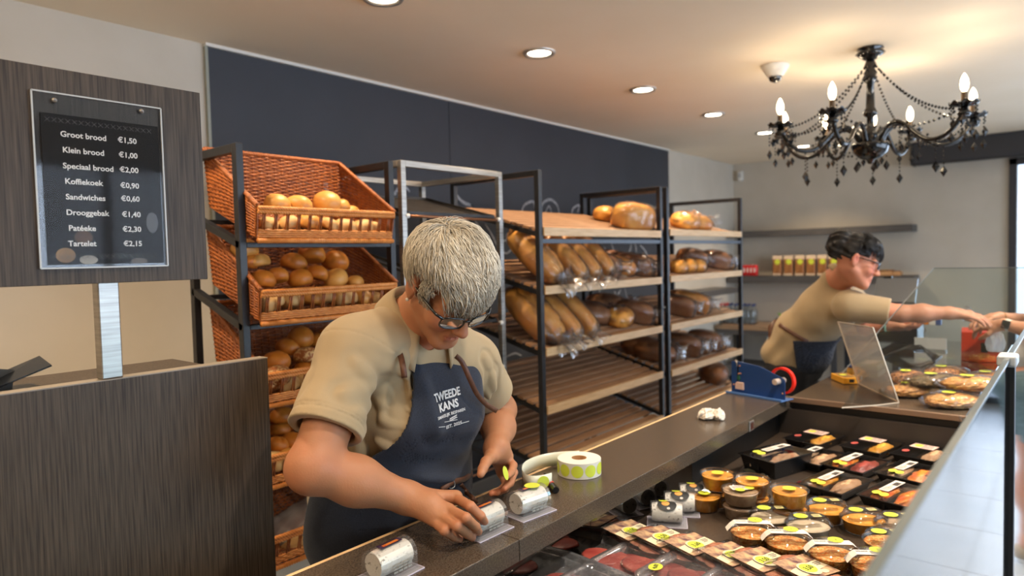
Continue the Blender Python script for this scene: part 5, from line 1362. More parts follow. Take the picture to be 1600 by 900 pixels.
# hanging clear bag at the deck edge
t = thing('hanging_film_bag', 'clear perforated film bag hanging over the deck edge at the right', 'plastic bag', (2.84, .262, .80))
m = MB(); m.grid(lambda u, v: (-.01 + .018 * sin(u * 9 + v * 3), -.06 + .10 * u + .02 * v, -.03 + .18 * v + .01 * sin(7 * u)), 14, 12); m.build('film', M_petb, t, smooth=True, solid=.001)

# ---- things around the scale and the handover, on the far deck
def box_thing(nm, lab, cat, c, size, mt, rz=0.0, extra=None):
    t = thing(nm, lab, cat, c, rotz=rz); a, b, h = size
    MB().box((-a / 2, -b / 2, 0), (a / 2, b / 2, h)).build('carton' if cat == 'box' else 'body', mt, t, bevel=.003)
    if extra: extra(t)
    return t
P = at(1545, 545, 2, .952)
def ex1(t):
    MB().box((-.1205, -.03, .05), (-.1200, .0, .10)).build('dark_emblem', M_blackin, t)
    MB().box((-.1205, -.06, .012), (-.1200, .05, .035)).build('yellow_band', mat('amber_print', (226, 130, 50), (190, 70, 30), rough=.5, scale=40), t)
box_thing('biscuit_carton', 'bright red-orange carton standing on the deck under the handover', 'box', (4.35, .40, .9497), (.24, .17, .155), mat('red_orange_carton', (206, 60, 28), (186, 44, 22), rough=.4, scale=10), rz=.1, extra=ex1)
P = at(1395, 440, 0, 5.0)
rg = thing('cash_register', 'dark cash register with an angled screen beside the second woman', 'cash register', (5.0, P.y - .02, .9497))
MB().box((-.12, -.14, 0), (.10, .14, .10)).build('drawer', M_blackin, rg, bevel=.004)
MB().box((-.02, -.02, .10), (.02, .02, .28)).build('stand', M_dark, rg)
MB().add([(-.08, -.12, .25), (-.08, .12, .25), (.03, .12, .40), (.03, -.12, .40)], [(0, 1, 2, 3)]).build('screen', mat('grey_glossy_screen', (96, 100, 104), rough=.15), rg, solid=.02)
MB().box((.02, .03, .36), (.05, .08, .42)).build('printer_head', M_blackin, rg, bevel=.004)
P = at(1440, 530, 2, .952)
wt = thing('wire_stand', 'tangled dark wire rack on the glass deck before the second woman', 'wire rack', (4.25, .70, .9497))
for k in range(7):
    MB().tube([(-.12 + .03 * k, -.12, .003), (-.13 + .035 * k, -.08 + .01 * k, .05 + .006 * (k % 3)), (-.10 + .03 * k, .02, .055), (-.11 + .034 * k, .12, .004)], .0035, 6).build('wire', M_black, wt, smooth=True)
MB().box((-.13, -.125, 0), (.12, -.115, .006)).build('wire_foot', M_black, wt); MB().box((-.13, .115, 0), (.12, .125, .006)).build('wire_foot', M_black, wt)
wc = thing('white_card_holder', 'small white card in a holder on the deck left of the red carton', 'card', (4.55, .66, .9497))
MB().box((-.01, -.08, 0), (.02, .08, .012)).build('base', M_acr, wc); MB().box((.0, -.08, .012), (.004, .08, .075)).build('card', mat('white_card', (224, 226, 228), rough=.5), wc)
P = at(1345, 570, 2, .952)
fp = thing('film_dispenser', 'low pale green and grey packet on the deck beneath the leaning woman', 'packet', (3.75, .80, .9497)); MB().box((-.09, -.05, 0), (.09, .05, .03)).build('packet', mat('grey_green_packet', (140, 146, 104), rough=.4), fp, bevel=.006); MB().box((-.06, -.03, .0301), (.06, .03, .0305)).build('print', M_label, fp)

# ---- on the wall shelf
M_pack = mat('brown_cookie_mix', (120, 74, 40), (176, 120, 70), rough=.4, scale=70, contrast=(.4, .6))
M_caplab = mat('cream_header_card', (222, 198, 170), rough=.6)
for k in range(6):
    P = at(1214 + k * 17.6, 432, 0, 7.80); t = thing('cookie_packet', 'cookie packet with cream top and lime sticker on the wall shelf, %s' % ORD[k], 'packet', (7.82, P.y, ZS2 + .0008), group='cookie packets on the lower wall shelf')
    MB().box((-.035, -.048, 0), (.035, .048, .185)).build('packet_body', M_pack, t, bevel=.012)
    MB().box((-.022, -.05, .175), (.022, .05, .225)).build('header_card', M_caplab, t, bevel=.004)
    MB().box((-.0365, -.045, 0.004), (-.0355, .045, .025)).build('base_band', M_caplab, t)
    s = MB(); disc(s, .030, 0, 0, t=.001, M=Matrix.Translation((-.0365, -.01, .155)) @ Matrix.Rotation(-pi / 2, 4, 'Y')); s.build('sticker', M_lime, t)
for k, (px, w, lab) in enumerate(((1362, .12, 'flat box of pale biscuits on the wall shelf, left of the opened one'), (1384, .16, 'open wooden-look box with dark sweets and lime sticker on the wall shelf'), (1402, .07, 'small dark box at the right end of the lower wall shelf'))):
    P = at(px, 430, 0, 7.80); t = thing('gift_box', lab, 'box', (7.82, P.y, ZS2 + .0008))
    MB().box((-.06, -w / 2, 0), (.06, w / 2, .04)).build('carton', mat('tan_card', (196, 150, 104), rough=.6), t, bevel=.002)
    MB().box((-.05, -w / 2 + .01, .0402), (.05, w / 2 - .01, .048 + .012 * (k == 1))).build('contents', mat('dark_sweets', (84, 54, 40), (140, 100, 60), rough=.5, scale=60), t, bevel=.006)
    if k == 1: s = MB(); disc(s, .03, .0605, 0, t=.001); s.build('sticker', M_lime, t)
M_can = mat('red_can', (206, 36, 34), (190, 28, 30), rough=.25, scale=3)
for k in range(4):
    P = at(1162 + k * 5.4, 432, 0, 7.74); t = thing('red_can', 'small red drink can at the left of the wall shelf, %s' % ORD[k], 'can', (7.78, P.y, ZS2 + .0008), group='red cans on the lower wall shelf')
    MB().lathe([(0, 0), (.024, 0), (.028, .006), (.028, .115), (.023, .125), (0, .125)], 18).build('can_body', M_can, t, smooth=False, bevel=.001)
    MB().lathe([(0, .1252), (.022, .1252), (.022, .128), (0, .128)], 18).build('can_lid', M_steel, t); MB().box((-.0290, -.008, .04), (-.0280, .008, .09)).build('white_print', M_label, t)
# glass bottles with blue or red caps on the back counter
M_water = clear('clear_bottle_glass', tint=(226, 236, 240), refl=1.0, base=.06, haze=.08)
M_capb = mat('navy_cap', (30, 40, 92), rough=.4); M_capr = mat('red_cap', (196, 40, 40), rough=.4)
bi = 0
BP = [(1176, 0), (1168, 0), (1161, 0), (1149, 0), (1141, 0), (1134, 1), (1127, 1), (1119, 0), (1111, 0)]
for row in (0, 1):
    for (px, red) in BP:
        P = at(px + row * 3, 508, 0, 7.55 + row * .12); 
        t = thing('water_bottle', 'clear bottle with %s cap on the back counter, %s row, %s' % ('red' if red else 'navy', ['front', 'rear'][row], ORD[::1][len(BP) - 1 - BP.index((px, red))]), 'bottle', (7.55 + row * .12, P.y, ztb + .0008), group='clear bottles on the back counter')
        MB().lathe([(0, 0), (.030, 0), (.032, .01), (.032, .13), (.026, .16), (.013, .19), (.012, .205)], 16, caps=(True, False)).build('bottle_glass', M_water, t, smooth=True)
        MB().lathe([(0, .204), (.015, .204), (.015, .228), (0, .228)], 14).build('cap', M_capr if red else M_capb, t)
P = at(1222, 500, 0, 7.5); t = thing('plant_pot', 'dark pot with a green leafy packet on the back counter', 'pot', (7.5, P.y, ztb + .0008)); MB().lathe([(0, 0), (.05, 0), (.065, .09), (0, .088)], 20).build('pot', M_blackin, t); 
for k in range(7): MB().add([(0, 0, .085), (.02 * cos(k), .02 * sin(k), .13), (.05 * cos(k), .05 * sin(k), .15), (.025 * cos(k + .4), .025 * sin(k + .4), .11)], [(0, 1, 2, 3)]).build('leaf', mat('lime_green_leaf', (120, 168, 40), rough=.5), t, solid=.001)
# ================================================================ people: implicit-surface modelling
def V3(*a): return np.array(a, float)
class Sdf:
    """smooth unions of round cones and ellipsoids; groups keep fingers apart"""
    def __init__(s): s.groups = []; s.cuts = []
    def group(s, k=0.02): s.groups.append([k, []]); return s
    def rc(s, a, b, r1, r2, k=0.02):
        a = np.array(a, float); b = np.array(b, float)
        s.groups[-1][1].append(('rc', a, b, r1, r2, k, (a + b) / 2, np.linalg.norm(b - a) / 2 + max(r1, r2))); return s
    def chain(s, pts, rs, k=0.02):
        for i in range(len(pts) - 1): s.rc(pts[i], pts[i + 1], rs[i], rs[i + 1], k)
        return s
    def el(s, c, r, k=0.02, R=None):
        c = np.array(c, float); r = np.array(r if hasattr(r, '__len__') else (r, r, r), float)
        s.groups[-1][1].append(('el', c, r, R, 0, k, c, r.max())); return s
    def cut(s, kind, *a, k=0.004): s.cuts.append((kind, a, k)); return s
    @staticmethod
    def prim(p, P):
        if p[0] == 'rc':
            a, b, r1, r2 = p[1], p[2], p[3], p[4]; ba = b - a; h = np.clip(((P - a) @ ba) / max(ba @ ba, 1e-9), 0, 1)
            return np.linalg.norm(P - a - h[:, None] * ba, axis=1) - (r1 + (r2 - r1) * h)
        q = P - p[1]
        if p[3] is not None: q = q @ p[3]
        k0 = np.linalg.norm(q / p[2], axis=1); k1 = np.linalg.norm(q / p[2] ** 2, axis=1)
        return k0 * (k0 - 1) / np.maximum(k1, 1e-6)
    def __call__(s, P, cen=None, hd=None, infl=0.0):
        D = np.full(len(P), 0.5)
        for gk, prims in s.groups:
            d = None
            for p in prims:
                if cen is not None and np.linalg.norm(p[6] - cen) - p[7] > hd + 0.06 + infl: continue
                v = Sdf.prim(p, P); k = p[5]
                if d is None: d = v
                else:
                    h = np.clip(0.5 + 0.5 * (d - v) / k, 0, 1); d = d * (1 - h) + v * h - k * h * (1 - h)
            if d is None: continue
            h = np.clip(0.5 + 0.5 * (D - d) / gk, 0, 1); D = D * (1 - h) + d * h - gk * h * (1 - h)
        for kind, a, k in s.cuts:
            if kind == 'el': v = -Sdf.prim(('el', np.array(a[0], float), np.array(a[1], float), a[2] if len(a) > 2 else None, 0), P)
            elif kind == 'rc': v = -Sdf.prim(('rc', np.array(a[0], float), np.array(a[1], float), a[2], a[3]), P)
            h = np.clip(0.5 - 0.5 * (D - v) / k, 0, 1); D = D * (1 - h) + v * h + k * h * (1 - h)
        return D

def mesh_sdf(fn, lo, hi, res, B=12):
    """surface nets of fn over a box; fn(P, centre, half diagonal) -> distances"""
    lo = np.array(lo, float); hi = np.array(hi, float)
    n = np.ceil((hi - lo) / res / B).astype(int) * B + 1
    nb = (n - 1) // B
    G = np.full(tuple(n), 1.0, np.float32)
    hd = B * res * 0.87
    bi = np.stack(np.meshgrid(*[np.arange(x) for x in nb], indexing='ij'), -1).reshape(-1, 3)
    cen = lo + (bi + .5) * B * res
    dc = fn(cen, None, None)
    o = np.arange(B + 1)
    loc = np.stack(np.meshgrid(o, o, o, indexing='ij'), -1).reshape(-1, 3)
    for b, c, d in zip(bi, cen, dc):
        sl = tuple(slice(b[i] * B, b[i] * B + B + 1) for i in range(3))
        if d > hd * 1.6 + .012: continue
        if d < -(hd * 1.6 + .012): G[sl] = -1; continue
        P = lo + (loc + b * B) * res
        G[sl] = fn(P, c, hd).reshape(B + 1, B + 1, B + 1)
    S = G < 0
    # cells with a sign change
    c = np.zeros(tuple(n - 1), np.int8)
    for dx in (0, 1):
        for dy in (0, 1):
            for dz in (0, 1): c += S[dx:n[0] - 1 + dx, dy:n[1] - 1 + dy, dz:n[2] - 1 + dz]
    idx = np.argwhere((c > 0) & (c < 8))
    vid = np.full(tuple(n - 1), -1, np.int32); vid[tuple(idx.T)] = np.arange(len(idx))
    acc = np.zeros((len(idx), 3)); cnt = np.zeros(len(idx))
    cor = [(0, 0, 0), (1, 0, 0), (0, 1, 0), (1, 1, 0), (0, 0, 1), (1, 0, 1), (0, 1, 1), (1, 1, 1)]
    val = [G[idx[:, 0] + a, idx[:, 1] + b, idx[:, 2] + d] for a, b, d in cor]
    for i in range(8):
        for j in range(i + 1, 8):
            df = np.abs(np.array(cor[i]) - cor[j])
            if df.sum() != 1: continue
            m = (val[i] < 0) != (val[j] < 0); t = val[i][m] / (val[i][m] - val[j][m])
            acc[m] += np.array(cor[i]) + t[:, None] * (np.array(cor[j]) - cor[i]); cnt[m] += 1
    V = lo + (idx + acc / cnt[:, None]) * res
    Fs = []
    for ax in range(3):
        a1, a2 = (ax + 1) % 3, (ax + 2) % 3
        s0 = [slice(1, n[i] - 1) for i in range(3)]; s1 = list(s0); s0[ax] = slice(0, n[ax] - 1); s1[ax] = slice(1, n[ax])
        A = S[tuple(s0)]; Bm = S[tuple(s1)]
        e = np.argwhere(A != Bm); off = np.ones(3, int); off[ax] = 0; e = e + off
        f = S[tuple(e.T)]
        def q(d1, d2):
            z = e.copy(); z[:, a1] -= d1; z[:, a2] -= d2; return vid[tuple(z.T)]
        quad = np.stack([q(1, 1), q(0, 1), q(0, 0), q(1, 0)], 1)
        quad[~f] = quad[~f][:, ::-1]
        Fs.append(quad)
    Fq = np.concatenate(Fs); Fq = Fq[(Fq >= 0).all(1)]
    return V, Fq

def frame(az, pitch, roll):
    az, pitch, roll = radians(az), radians(pitch), radians(roll)
    f = V3(cos(az) * cos(pitch), sin(az) * cos(pitch), sin(pitch)); r = np.cross(f, [0, 0, 1]); r /= np.linalg.norm(r); u = np.cross(r, f)
    return np.stack([cos(roll) * r + sin(roll) * u, f, -sin(roll) * r + cos(roll) * u], 1)

def head_sdf(S, c, R, neck, old=False, s=1.0):
    """head in its own frame (x right, y forward, z up); neck is the list of neck points in the world"""
    T = lambda p: np.array(c) + R @ (np.array(p, float) * s)
    S.group(.018)
    S.el(T((0, -.018, .034)), (.074 * s, .092 * s, .080 * s), .02, R)
    S.el(T((0, .030, -.026)), (.057 * s, .060 * s, .082 * s), .02, R)
    for sg in (-1, 1):
        S.rc(T((sg * .050, .0, -.050)), T((sg * .016, .070, -.098)), .022 * s, .018 * s, .022)
        S.el(T((sg * .036, .060, -.032)), (.026 * s, .024 * s, .026 * s), .02, R)
        S.rc(T((sg * .012, .084, .020)), T((sg * .046, .070, .020)), .010 * s, .010 * s, .014)
    S.rc(T((-.010, .076, -.104)), T((.010, .076, -.104)), .017 * s, .017 * s, .018)
    S.rc(T((0, .086, .012)), T((0, .107, -.026)), .0085 * s, .0105 * s, .010)
    S.el(T((0, .110, -.031)), (.0115 * s, .0115 * s, .0100 * s), .008, R)
    for sg in (-1, 1): S.el(T((sg * .0115, .100, -.034)), (.0080 * s, .010 * s, .0078 * s), .007, R)
    S.rc(T((-.016, .086, -.061)), T((.016, .086, -.061)), .0075 * s, .0075 * s, .008)
    S.rc(T((-.013, .086, -.072)), T((.013, .086, -.072)), .0080 * s, .0080 * s, .008)
    S.rc(T((0, .078, -.05)), T((0, .080, -.083)), .016 * s, .014 * s, .014)
    for sg in (-1, 1):
        S.el(T((sg * .031, .0745, .000)), (.0145 * s, .0125 * s, .0115 * s), .006, R)
    pts = neck; S.chain([T((0, -.022, -.045))] + pts, [.050 * s] + [.050 * s, .062 * s][:len(pts)], .03)
    S.rc(T((0, .03, -.085)), neck[-1], .030 * s, .045, .04)
    for sg in (-1, 1):
        S.el(T((sg * .082, -.012, -.006)), (.0075 * s, .0175 * s, .0320 * s), .006, R @ np.array(Matrix.Rotation(sg * .25, 3, 'Z')))
        S.rc(T((sg * .087, -.018, .019)), T((sg * .086, -.025, -.008)), .0040 * s, .0036 * s, .004); S.rc(T((sg * .087, -.018, .019)), T((sg * .085, -.002, .014)), .0040 * s, .0034 * s, .004)
        S.el(T((sg * .080, -.006, -.034)), (.0055 * s, .008 * s, .009 * s), .005, R)
    # eye hollows, the line between the lips, nostrils, ear bowl
    for sg in (-1, 1):
        S.cut('rc', T((sg * .020, .1015, .006)), T((sg * .043, .091, .004)), .0120 * s, .0110 * s, k=.012)
        S.cut('rc', T((sg * .021, .0895, -.0035)), T((sg * .042, .083, -.0045)), .0014 * s, .0012 * s, k=.003)
        S.cut('el', T((sg * .0895, -.008, -.004)), (.0050 * s, .0075 * s, .012 * s), R, k=.004)
        S.cut('rc', T((sg * .0060, .106, -.0415)), T((sg * .0070, .098, -.0405)), .0026 * s, .0022 * s, k=.003)
        S.cut('rc', T((sg * .0185, .092, -.040)), T((sg * .030, .083, -.062)), .0022 * s, .0018 * s, k=.008)
    S.cut('rc', T((-.021, .0900, -.0665)), T((.0, .0955, -.0665)), .0017 * s, .0016 * s, k=.004)
    S.cut('rc', T((.021, .0900, -.0665)), T((.0, .0955, -.0665)), .0017 * s, .0016 * s, k=.004)
    return T

def finger(S, pts, r0=.0088, r1=.0068):
    n = len(pts); rs = [r0 + (r1 - r0) * i / (n - 1) for i in range(n)]; rs = [r * (1.06 if 0 < i < n - 1 else 1) for i, r in enumerate(rs)]
    S.group(.0035); S.chain(pts, rs, .004)
def hand(S, wrist, fingers, thumb, scale=1.0, wr=.026, palmdir=None):
    """fingers: four lists MCP, PIP, DIP, TIP in the world (index first); thumb: base, joint, joint, tip"""
    W = np.array(wrist, float); F = [[np.array(p, float) for p in f] for f in fingers]; TH = [np.array(p, float) for p in thumb]
    S.group(.016)
    for i, f in enumerate(F):
        S.rc(W + (f[0] - W) * .10, f[0], wr * .74, .0115 * scale, .014)
    mid = (W + F[1][0]) / 2; S.rc(W, mid, wr, .021 * scale, .02)
    S.rc(W + (TH[0] - W) * .2, TH[0], .018 * scale, .015 * scale, .014)
    S.rc(TH[0], F[0][0], .011 * scale, .010 * scale, .014)
    for f in F: finger(S, f, .0094 * scale, .0072 * scale)
    finger(S, TH, .0125 * scale, .0085 * scale)
def gen_hand(W, d, nrm, side, curl=(.3, .5, .4), L=1.0, spread=.10, thumb_out=.7):
    """joint positions from a wrist, a pointing direction d and the back-of-hand normal; side: +1 puts the thumb at cross(d, nrm)"""
    W = np.array(W, float); d = np.array(d, float) / np.linalg.norm(d); nrm = np.array(nrm, float); nrm -= d * (nrm @ d); nrm /= np.linalg.norm(nrm); s = np.cross(d, nrm) * side
    F = []
    for i, (o, ml, l) in enumerate(((.030, .088, (.042, .025, .020)), (.010, .092, (.046, .028, .021)), (-.010, .088, (.043, .026, .020)), (-.028, .080, (.034, .020, .018)))):
        p = W + d * ml * L + s * o * L; out = [p]; a = 0; sp = (i - 1.3) * -spread
        for l_, c_ in zip(l, curl):
            a += c_; v = d * cos(a) - nrm * sin(a) + s * sp * .8; v /= np.linalg.norm(v); p = p + v * l_ * L; out.append(p)
        F.append(out)
    tb = W + d * .030 * L + s * .026 * L - nrm * .010; t1 = tb + (d * .7 + s * thumb_out - nrm * .35) * .036 * L; t2 = t1 + (d * .9 + s * thumb_out * .25 - nrm * .45) * .030 * L; t3 = t2 + (d * .95 - nrm * .35 - s * .05) * .024 * L
    return F, [tb, t1, t2, t3]

def paint(V, base, spots):
    """skin colours: (centre, radius, colour, strength)"""
    C = np.tile(np.array(lin(base)), (len(V), 1))
    n = noise3(V, 38, 5)[:, None]; C = C * (1 + .05 * n) * (1 + np.array([.02, -.03, -.03]) * noise3(V, 90, 9)[:, None])
    for c, r, col, st in spots:
        w = np.exp(-(np.linalg.norm(V - np.array(c), axis=1) / r) ** 2)[:, None] * st; C = C * (1 - w) + np.array(lin(col)) * w
    return np.clip(C, 0, 1)
def seg_spots(a, b, n, r, col, st): return [(np.array(a) + (np.array(b) - np.array(a)) * t, r, col, st) for t in np.linspace(0, 1, n)]

M_skin = attr_mat('skin', rough=.5, sss=.12, bump=.05, bscale=220, var=.05, vscale=60, spec=.4)
M_shirt = mat('beige_cotton_jersey', (168, 146, 112), (178, 156, 122), rough=.85, scale=5, bump=.06, bscale=500, sheen=.15)
M_denim = mat('navy_denim', (22, 29, 44), (38, 46, 64), rough=.85, scale=420, contrast=(.3, .7), bump=.15, bscale=700, sheen=.1)
M_leather = mat('brown_leather', (84, 52, 36), (104, 66, 46), rough=.5, scale=60, bump=.1, bscale=200)
M_trouser = mat('black_trousers', (24, 25, 30), rough=.9)
M_shoe = mat('dark_shoe', (30, 28, 28), rough=.5)
M_specs = mat('black_glasses_frame', (12, 12, 14), rough=.2, coat=.5)
M_lens = clear('spectacle_lens', tint=(236, 238, 240), refl=.9, base=.05)

def skin_mesh(name, S, lo, hi, res, parent, base, spots, mt=None):
    V, F = mesh_sdf(lambda P, c, h: S(P, c, h), lo, hi, res)
    C = paint(V, base, spots)
    o = np_mesh(name, V - np.array(parent.location), F, mt or M_skin, parent, colors=C)
    return o, V, F
def cloth_mesh(name, fn, lo, hi, res, parent, m):
    V, F = mesh_sdf(fn, lo, hi, res)
    return np_mesh(name, V - np.array(parent.location), F, m, parent)
def sub(a, b, k=.004):
    h = np.clip(.5 - .5 * (a + b) / k, 0, 1); return a * (1 - h) - b * h + k * h * (1 - h)      # a minus b
def inter(a, b, k=.004):
    h = np.clip(.5 - .5 * (a - b) / k, 0, 1); return a * (1 - h) + b * h + k * h * (1 - h)

def strands(name, T, R, parent, n, region, flow, length, lift, mt, col, w=.0011, seed=3, c0=(0, -.018, .034), rad=(.080, .098, .086), steps=7, droop=.0):
    """combed hair: root points on the scalp ellipsoid, each followed along a flow field"""
    r = np.random.default_rng(seed); rad = np.array(rad); c0 = np.array(c0)
    D = r.normal(size=(n * 6, 3)); D /= np.linalg.norm(D, axis=1)[:, None]; P = c0 + D * rad
    keep = region(P); P = P[keep][:n]; n = len(P)
    L = length(P) * r.uniform(.7, 1.2, n); cols = col(P, r)
    j = r.normal(size=(n, 3)) * .32; pts = []
    q = P.copy()
    for s in range(steps):
        t = s / (steps - 1); N = (q - c0) / rad ** 2; N /= np.linalg.norm(N, axis=1)[:, None]
        h = lift(P, t, r)[:, None] if callable(lift) else lift * t
        pts.append(q + N * h)
        f = flow(q, t) + j; f -= N * (f * N).sum(1)[:, None] * (1 - droop * t); f /= np.linalg.norm(f, axis=1)[:, None] + 1e-9
        q = q + f * (L / (steps - 1))[:, None]
        k = np.linalg.norm((q - c0) / rad, axis=1)[:, None]; q2 = c0 + (q - c0) / k; q = q2 * (1 - droop * t) + q * droop * t
    A = np.stack(pts, 1)                                  # n, steps, 3
    tan = np.gradient(A, axis=1); tan /= np.linalg.norm(tan, axis=2, keepdims=True) + 1e-9
    N = (A - c0) / rad ** 2; N /= np.linalg.norm(N, axis=2, keepdims=True); Bn = np.cross(tan, N); Bn /= np.linalg.norm(Bn, axis=2, keepdims=True) + 1e-9
    ww = (w * np.array([1.0, 1, .95, .85, .7, .45, .12])[:steps] if steps == 7 else w * np.linspace(1, .15, steps))[None, :, None] * r.uniform(.6, 1.3, (n, 1, 1))
    ring = [A + Bn * ww, A + N * ww * .9, A - Bn * ww]
    V = np.stack(ring, 2).reshape(-1, 3)                  # n*steps*3
    V = np.array(T((0, 0, 0))) + V @ R.T
    i = np.arange(n)[:, None, None] * steps * 3 + np.arange(steps - 1)[None, :, None] * 3 + np.arange(3)[None, None, :]
    j2 = np.arange(n)[:, None, None] * steps * 3 + np.arange(steps - 1)[None, :, None] * 3 + ((np.arange(3) + 1) % 3)[None, None, :]
    F = np.stack([i, j2, j2 + 3, i + 3], -1).reshape(-1, 4)
    C = np.repeat(cols, steps * 3, axis=0)
    o = np_mesh(name, V - np.array(parent.location), F, mt, parent, colors=C)
    return stuff(o)

def spectacles(T, parent, s=1.0, name='glasses', w=.024, h=.0155, y=.104, z=.002):
    loc = np.array(parent.location); P = lambda p: tuple(np.array(T(p)) - loc)
    m = MB()
    def curve(x): return y - 3.2 * x * x * 1.0
    for sg in (-1, 1):
        pts = []
        for k in range(28):
            a = 2 * pi * k / 28; f = lambda v: math.copysign(abs(v) ** .62, v)
            x = sg * .034 + w * f(cos(a)); zz = z + h * f(sin(a)) * (1 if sin(a) > 0 else 1.05); pts.append(P((x, curve(x), zz)))
        m.tube(pts, .0021, 6, closed=True)
    m.tube([P((-.0115, curve(.012), z + .005)), P((0, y + .001, z + .008)), P((.0115, curve(.012), z + .005))], .0021, 6)
    for sg in (-1, 1):
        m.tube([P((sg * .058, curve(.058), z + .009)), P((sg * .070, curve(.058) - .014, z + .010)), P((sg * .080, .04, z + .009)), P((sg * .083, .005, z + .006)), P((sg * .082, -.018, z - .002)), P((sg * .080, -.032, z - .022))], [.0034, .0032, .0026, .0022, .002, .002], 6)
    fr = m.build(name, M_specs, parent, smooth=True)
    for sg in (-1, 1):
        mm = MB(); vs = []
        for k in range(24):
            a = 2 * pi * k / 24; f = lambda v: math.copysign(abs(v) ** .62, v); x = sg * .034 + w * f(cos(a)); vs.append(P((x, curve(x), z + h * f(sin(a)))))
        mm.add(vs, [tuple(range(24))]); mm.build('lens', M_lens, fr)
    return fr
# ================================================================ the grey-haired woman at the counter
W1 = thing('person', 'woman with short grey hair and black glasses in beige shirt and navy apron, labelling cheese', 'person', (1.10, 1.36, 0.0))
HC = V3(1.050, 1.066, 1.55 - .058); HR = frame(259, -49, -1.5)
S_R, E_R, W_R = V3(.915, 1.235, 1.345), V3(.765, 1.175, 1.140), V3(.945, 1.105, 1.040)
S_L, E_L, W_L = V3(1.262, 1.205, 1.280), V3(1.445, 1.27, 1.115), V3(1.262, 1.125, 1.070)
neck_b = V3(1.085, 1.225, 1.395)
B = Sdf()
T1 = head_sdf(B, HC, HR, [V3(1.068, 1.165, 1.44), neck_b])
B.group(.03)
B.rc(S_R, S_L, .062, .062, .05); B.rc(neck_b, (S_R + neck_b) / 2 - V3(0, 0, .01), .055, .060, .05); B.rc(neck_b, (S_L + neck_b) / 2 - V3(0, 0, .01), .055, .060, .05)
B.el((1.105, 1.300, 1.22), (.175, .115, .150), .05); B.el((1.11, 1.345, 1.06), (.180, .130, .150), .06); B.el((1.11, 1.37, .93), (.185, .150, .13), .06)
for x in (1.035, 1.185): B.el((x, 1.215, 1.175), (.075, .065, .075), .04)
B.chain([S_R, E_R], [.056, .050], .03); B.chain([S_L, E_L], [.056, .047], .03)
for x in (1.02, 1.20): B.chain([(x, 1.37, .90), (x, 1.34, .50), (x, 1.38, .10), (x, 1.30, .05)], [.100, .065, .042, .035], .03)
B.group(.012); B.chain([E_R, E_R * .55 + W_R * .45, W_R], [.050, .047, .032], .03); B.el(E_R + V3(-.002, .006, -.004), .050, .02)
B.group(.012); B.chain([E_L, E_L * .5 + W_L * .5, W_L], [.046, .042, .029], .03)
def A3(px, py, z): return np.array(at(px, py, 2, z))
RF = [[A3(712, 777, 1.030), A3(735, 791, 1.032), A3(751, 806, 1.008), A3(757.5, 815, .988)], [A3(702, 796, 1.024), A3(728, 809, 1.024), A3(743, 823, .993), A3(748, 831, .973)],
      [A3(690, 807, 1.014), A3(714, 822, 1.008), A3(730, 834, .980), A3(738, 840, .966)], [A3(677, 813, 1.004), A3(695, 829, .996), A3(709, 838, .973), A3(718, 842, .962)]]
RT = [A3(672, 776, 1.030) + V3(.01, .03, -.012), A3(700, 782, 1.00) + V3(.015, .045, -.005), A3(722, 790, .985) + V3(.02, .04, 0), A3(738, 797, .972) + V3(.02, .035, 0)]
hand(B, W_R, RF, RT, 1.14, .031)
def A1(px, py, y): return np.array(at(px, py, 1, y))
LF = [[A1(791, 713, 1.118), A1(802, 727, 1.090), A1(799, 738, 1.066), A1(792, 744, 1.050)], [A1(791, 722, 1.126), A1(803, 738, 1.098), A1(797, 755, 1.073), A1(787, 764, 1.060)],
      [A1(788, 731, 1.134), A1(799, 750, 1.108), A1(789, 764, 1.082), A1(777, 770, 1.070)], [A1(783, 739, 1.140), A1(791, 757, 1.118), A1(780, 768, 1.094), A1(768, 771, 1.082)]]
LT = [A1(767, 714, 1.105), A1(759, 722, 1.080), A1(754, 733, 1.064), A1(751, 741, 1.056)]
hand(B, W_L, LF, LT, 1.10, .028)
lip = (176, 92, 78)
spots = [(T1((0, .112, -.030)), .018, (206, 126, 100), .45), (T1((.040, .078, -.030)), .026, (208, 128, 104), .5), (T1((-.040, .078, -.030)), .026, (208, 128, 104), .5), (T1((0, .09, -.1)), .02, (204, 136, 108), .3)]
spots += seg_spots(T1((-.018, .093, -.064)), T1((.018, .093, -.064)), 5, .0065, lip, .55) + seg_spots(T1((-.014, .093, -.072)), T1((.014, .093, -.072)), 4, .0065, lip, .5)
for sg in (-1, 1):
    spots += seg_spots(T1((sg * .021, .092, -.004)), T1((sg * .042, .085, -.005)), 5, .0028, (60, 42, 36), .8) + seg_spots(T1((sg * .016, .098, .022)), T1((sg * .046, .086, .022)), 6, .005, (150, 132, 112), .55)
    spots += [(T1((sg * .084, -.01, 0)), .02, (206, 120, 96), .6)]
for f in RF + LF: spots += [(f[3], .011, (208, 118, 92), .45), (f[1], .011, (200, 112, 84), .35), (f[2], .009, (200, 112, 84), .25)]
for f in RF: spots += [(f[3] + V3(-.001, -.001, .0065), .0050, (232, 186, 168), .9)]
spots += [(E_R, .05, (204, 126, 92), .5), (V3(1.07, 1.15, 1.36), .05, (196, 112, 84), .5)]
skin_mesh('body', B, (.62, .90, 0.0), (1.58, 1.58, 1.66), .0034, W1, (178, 122, 88), spots)

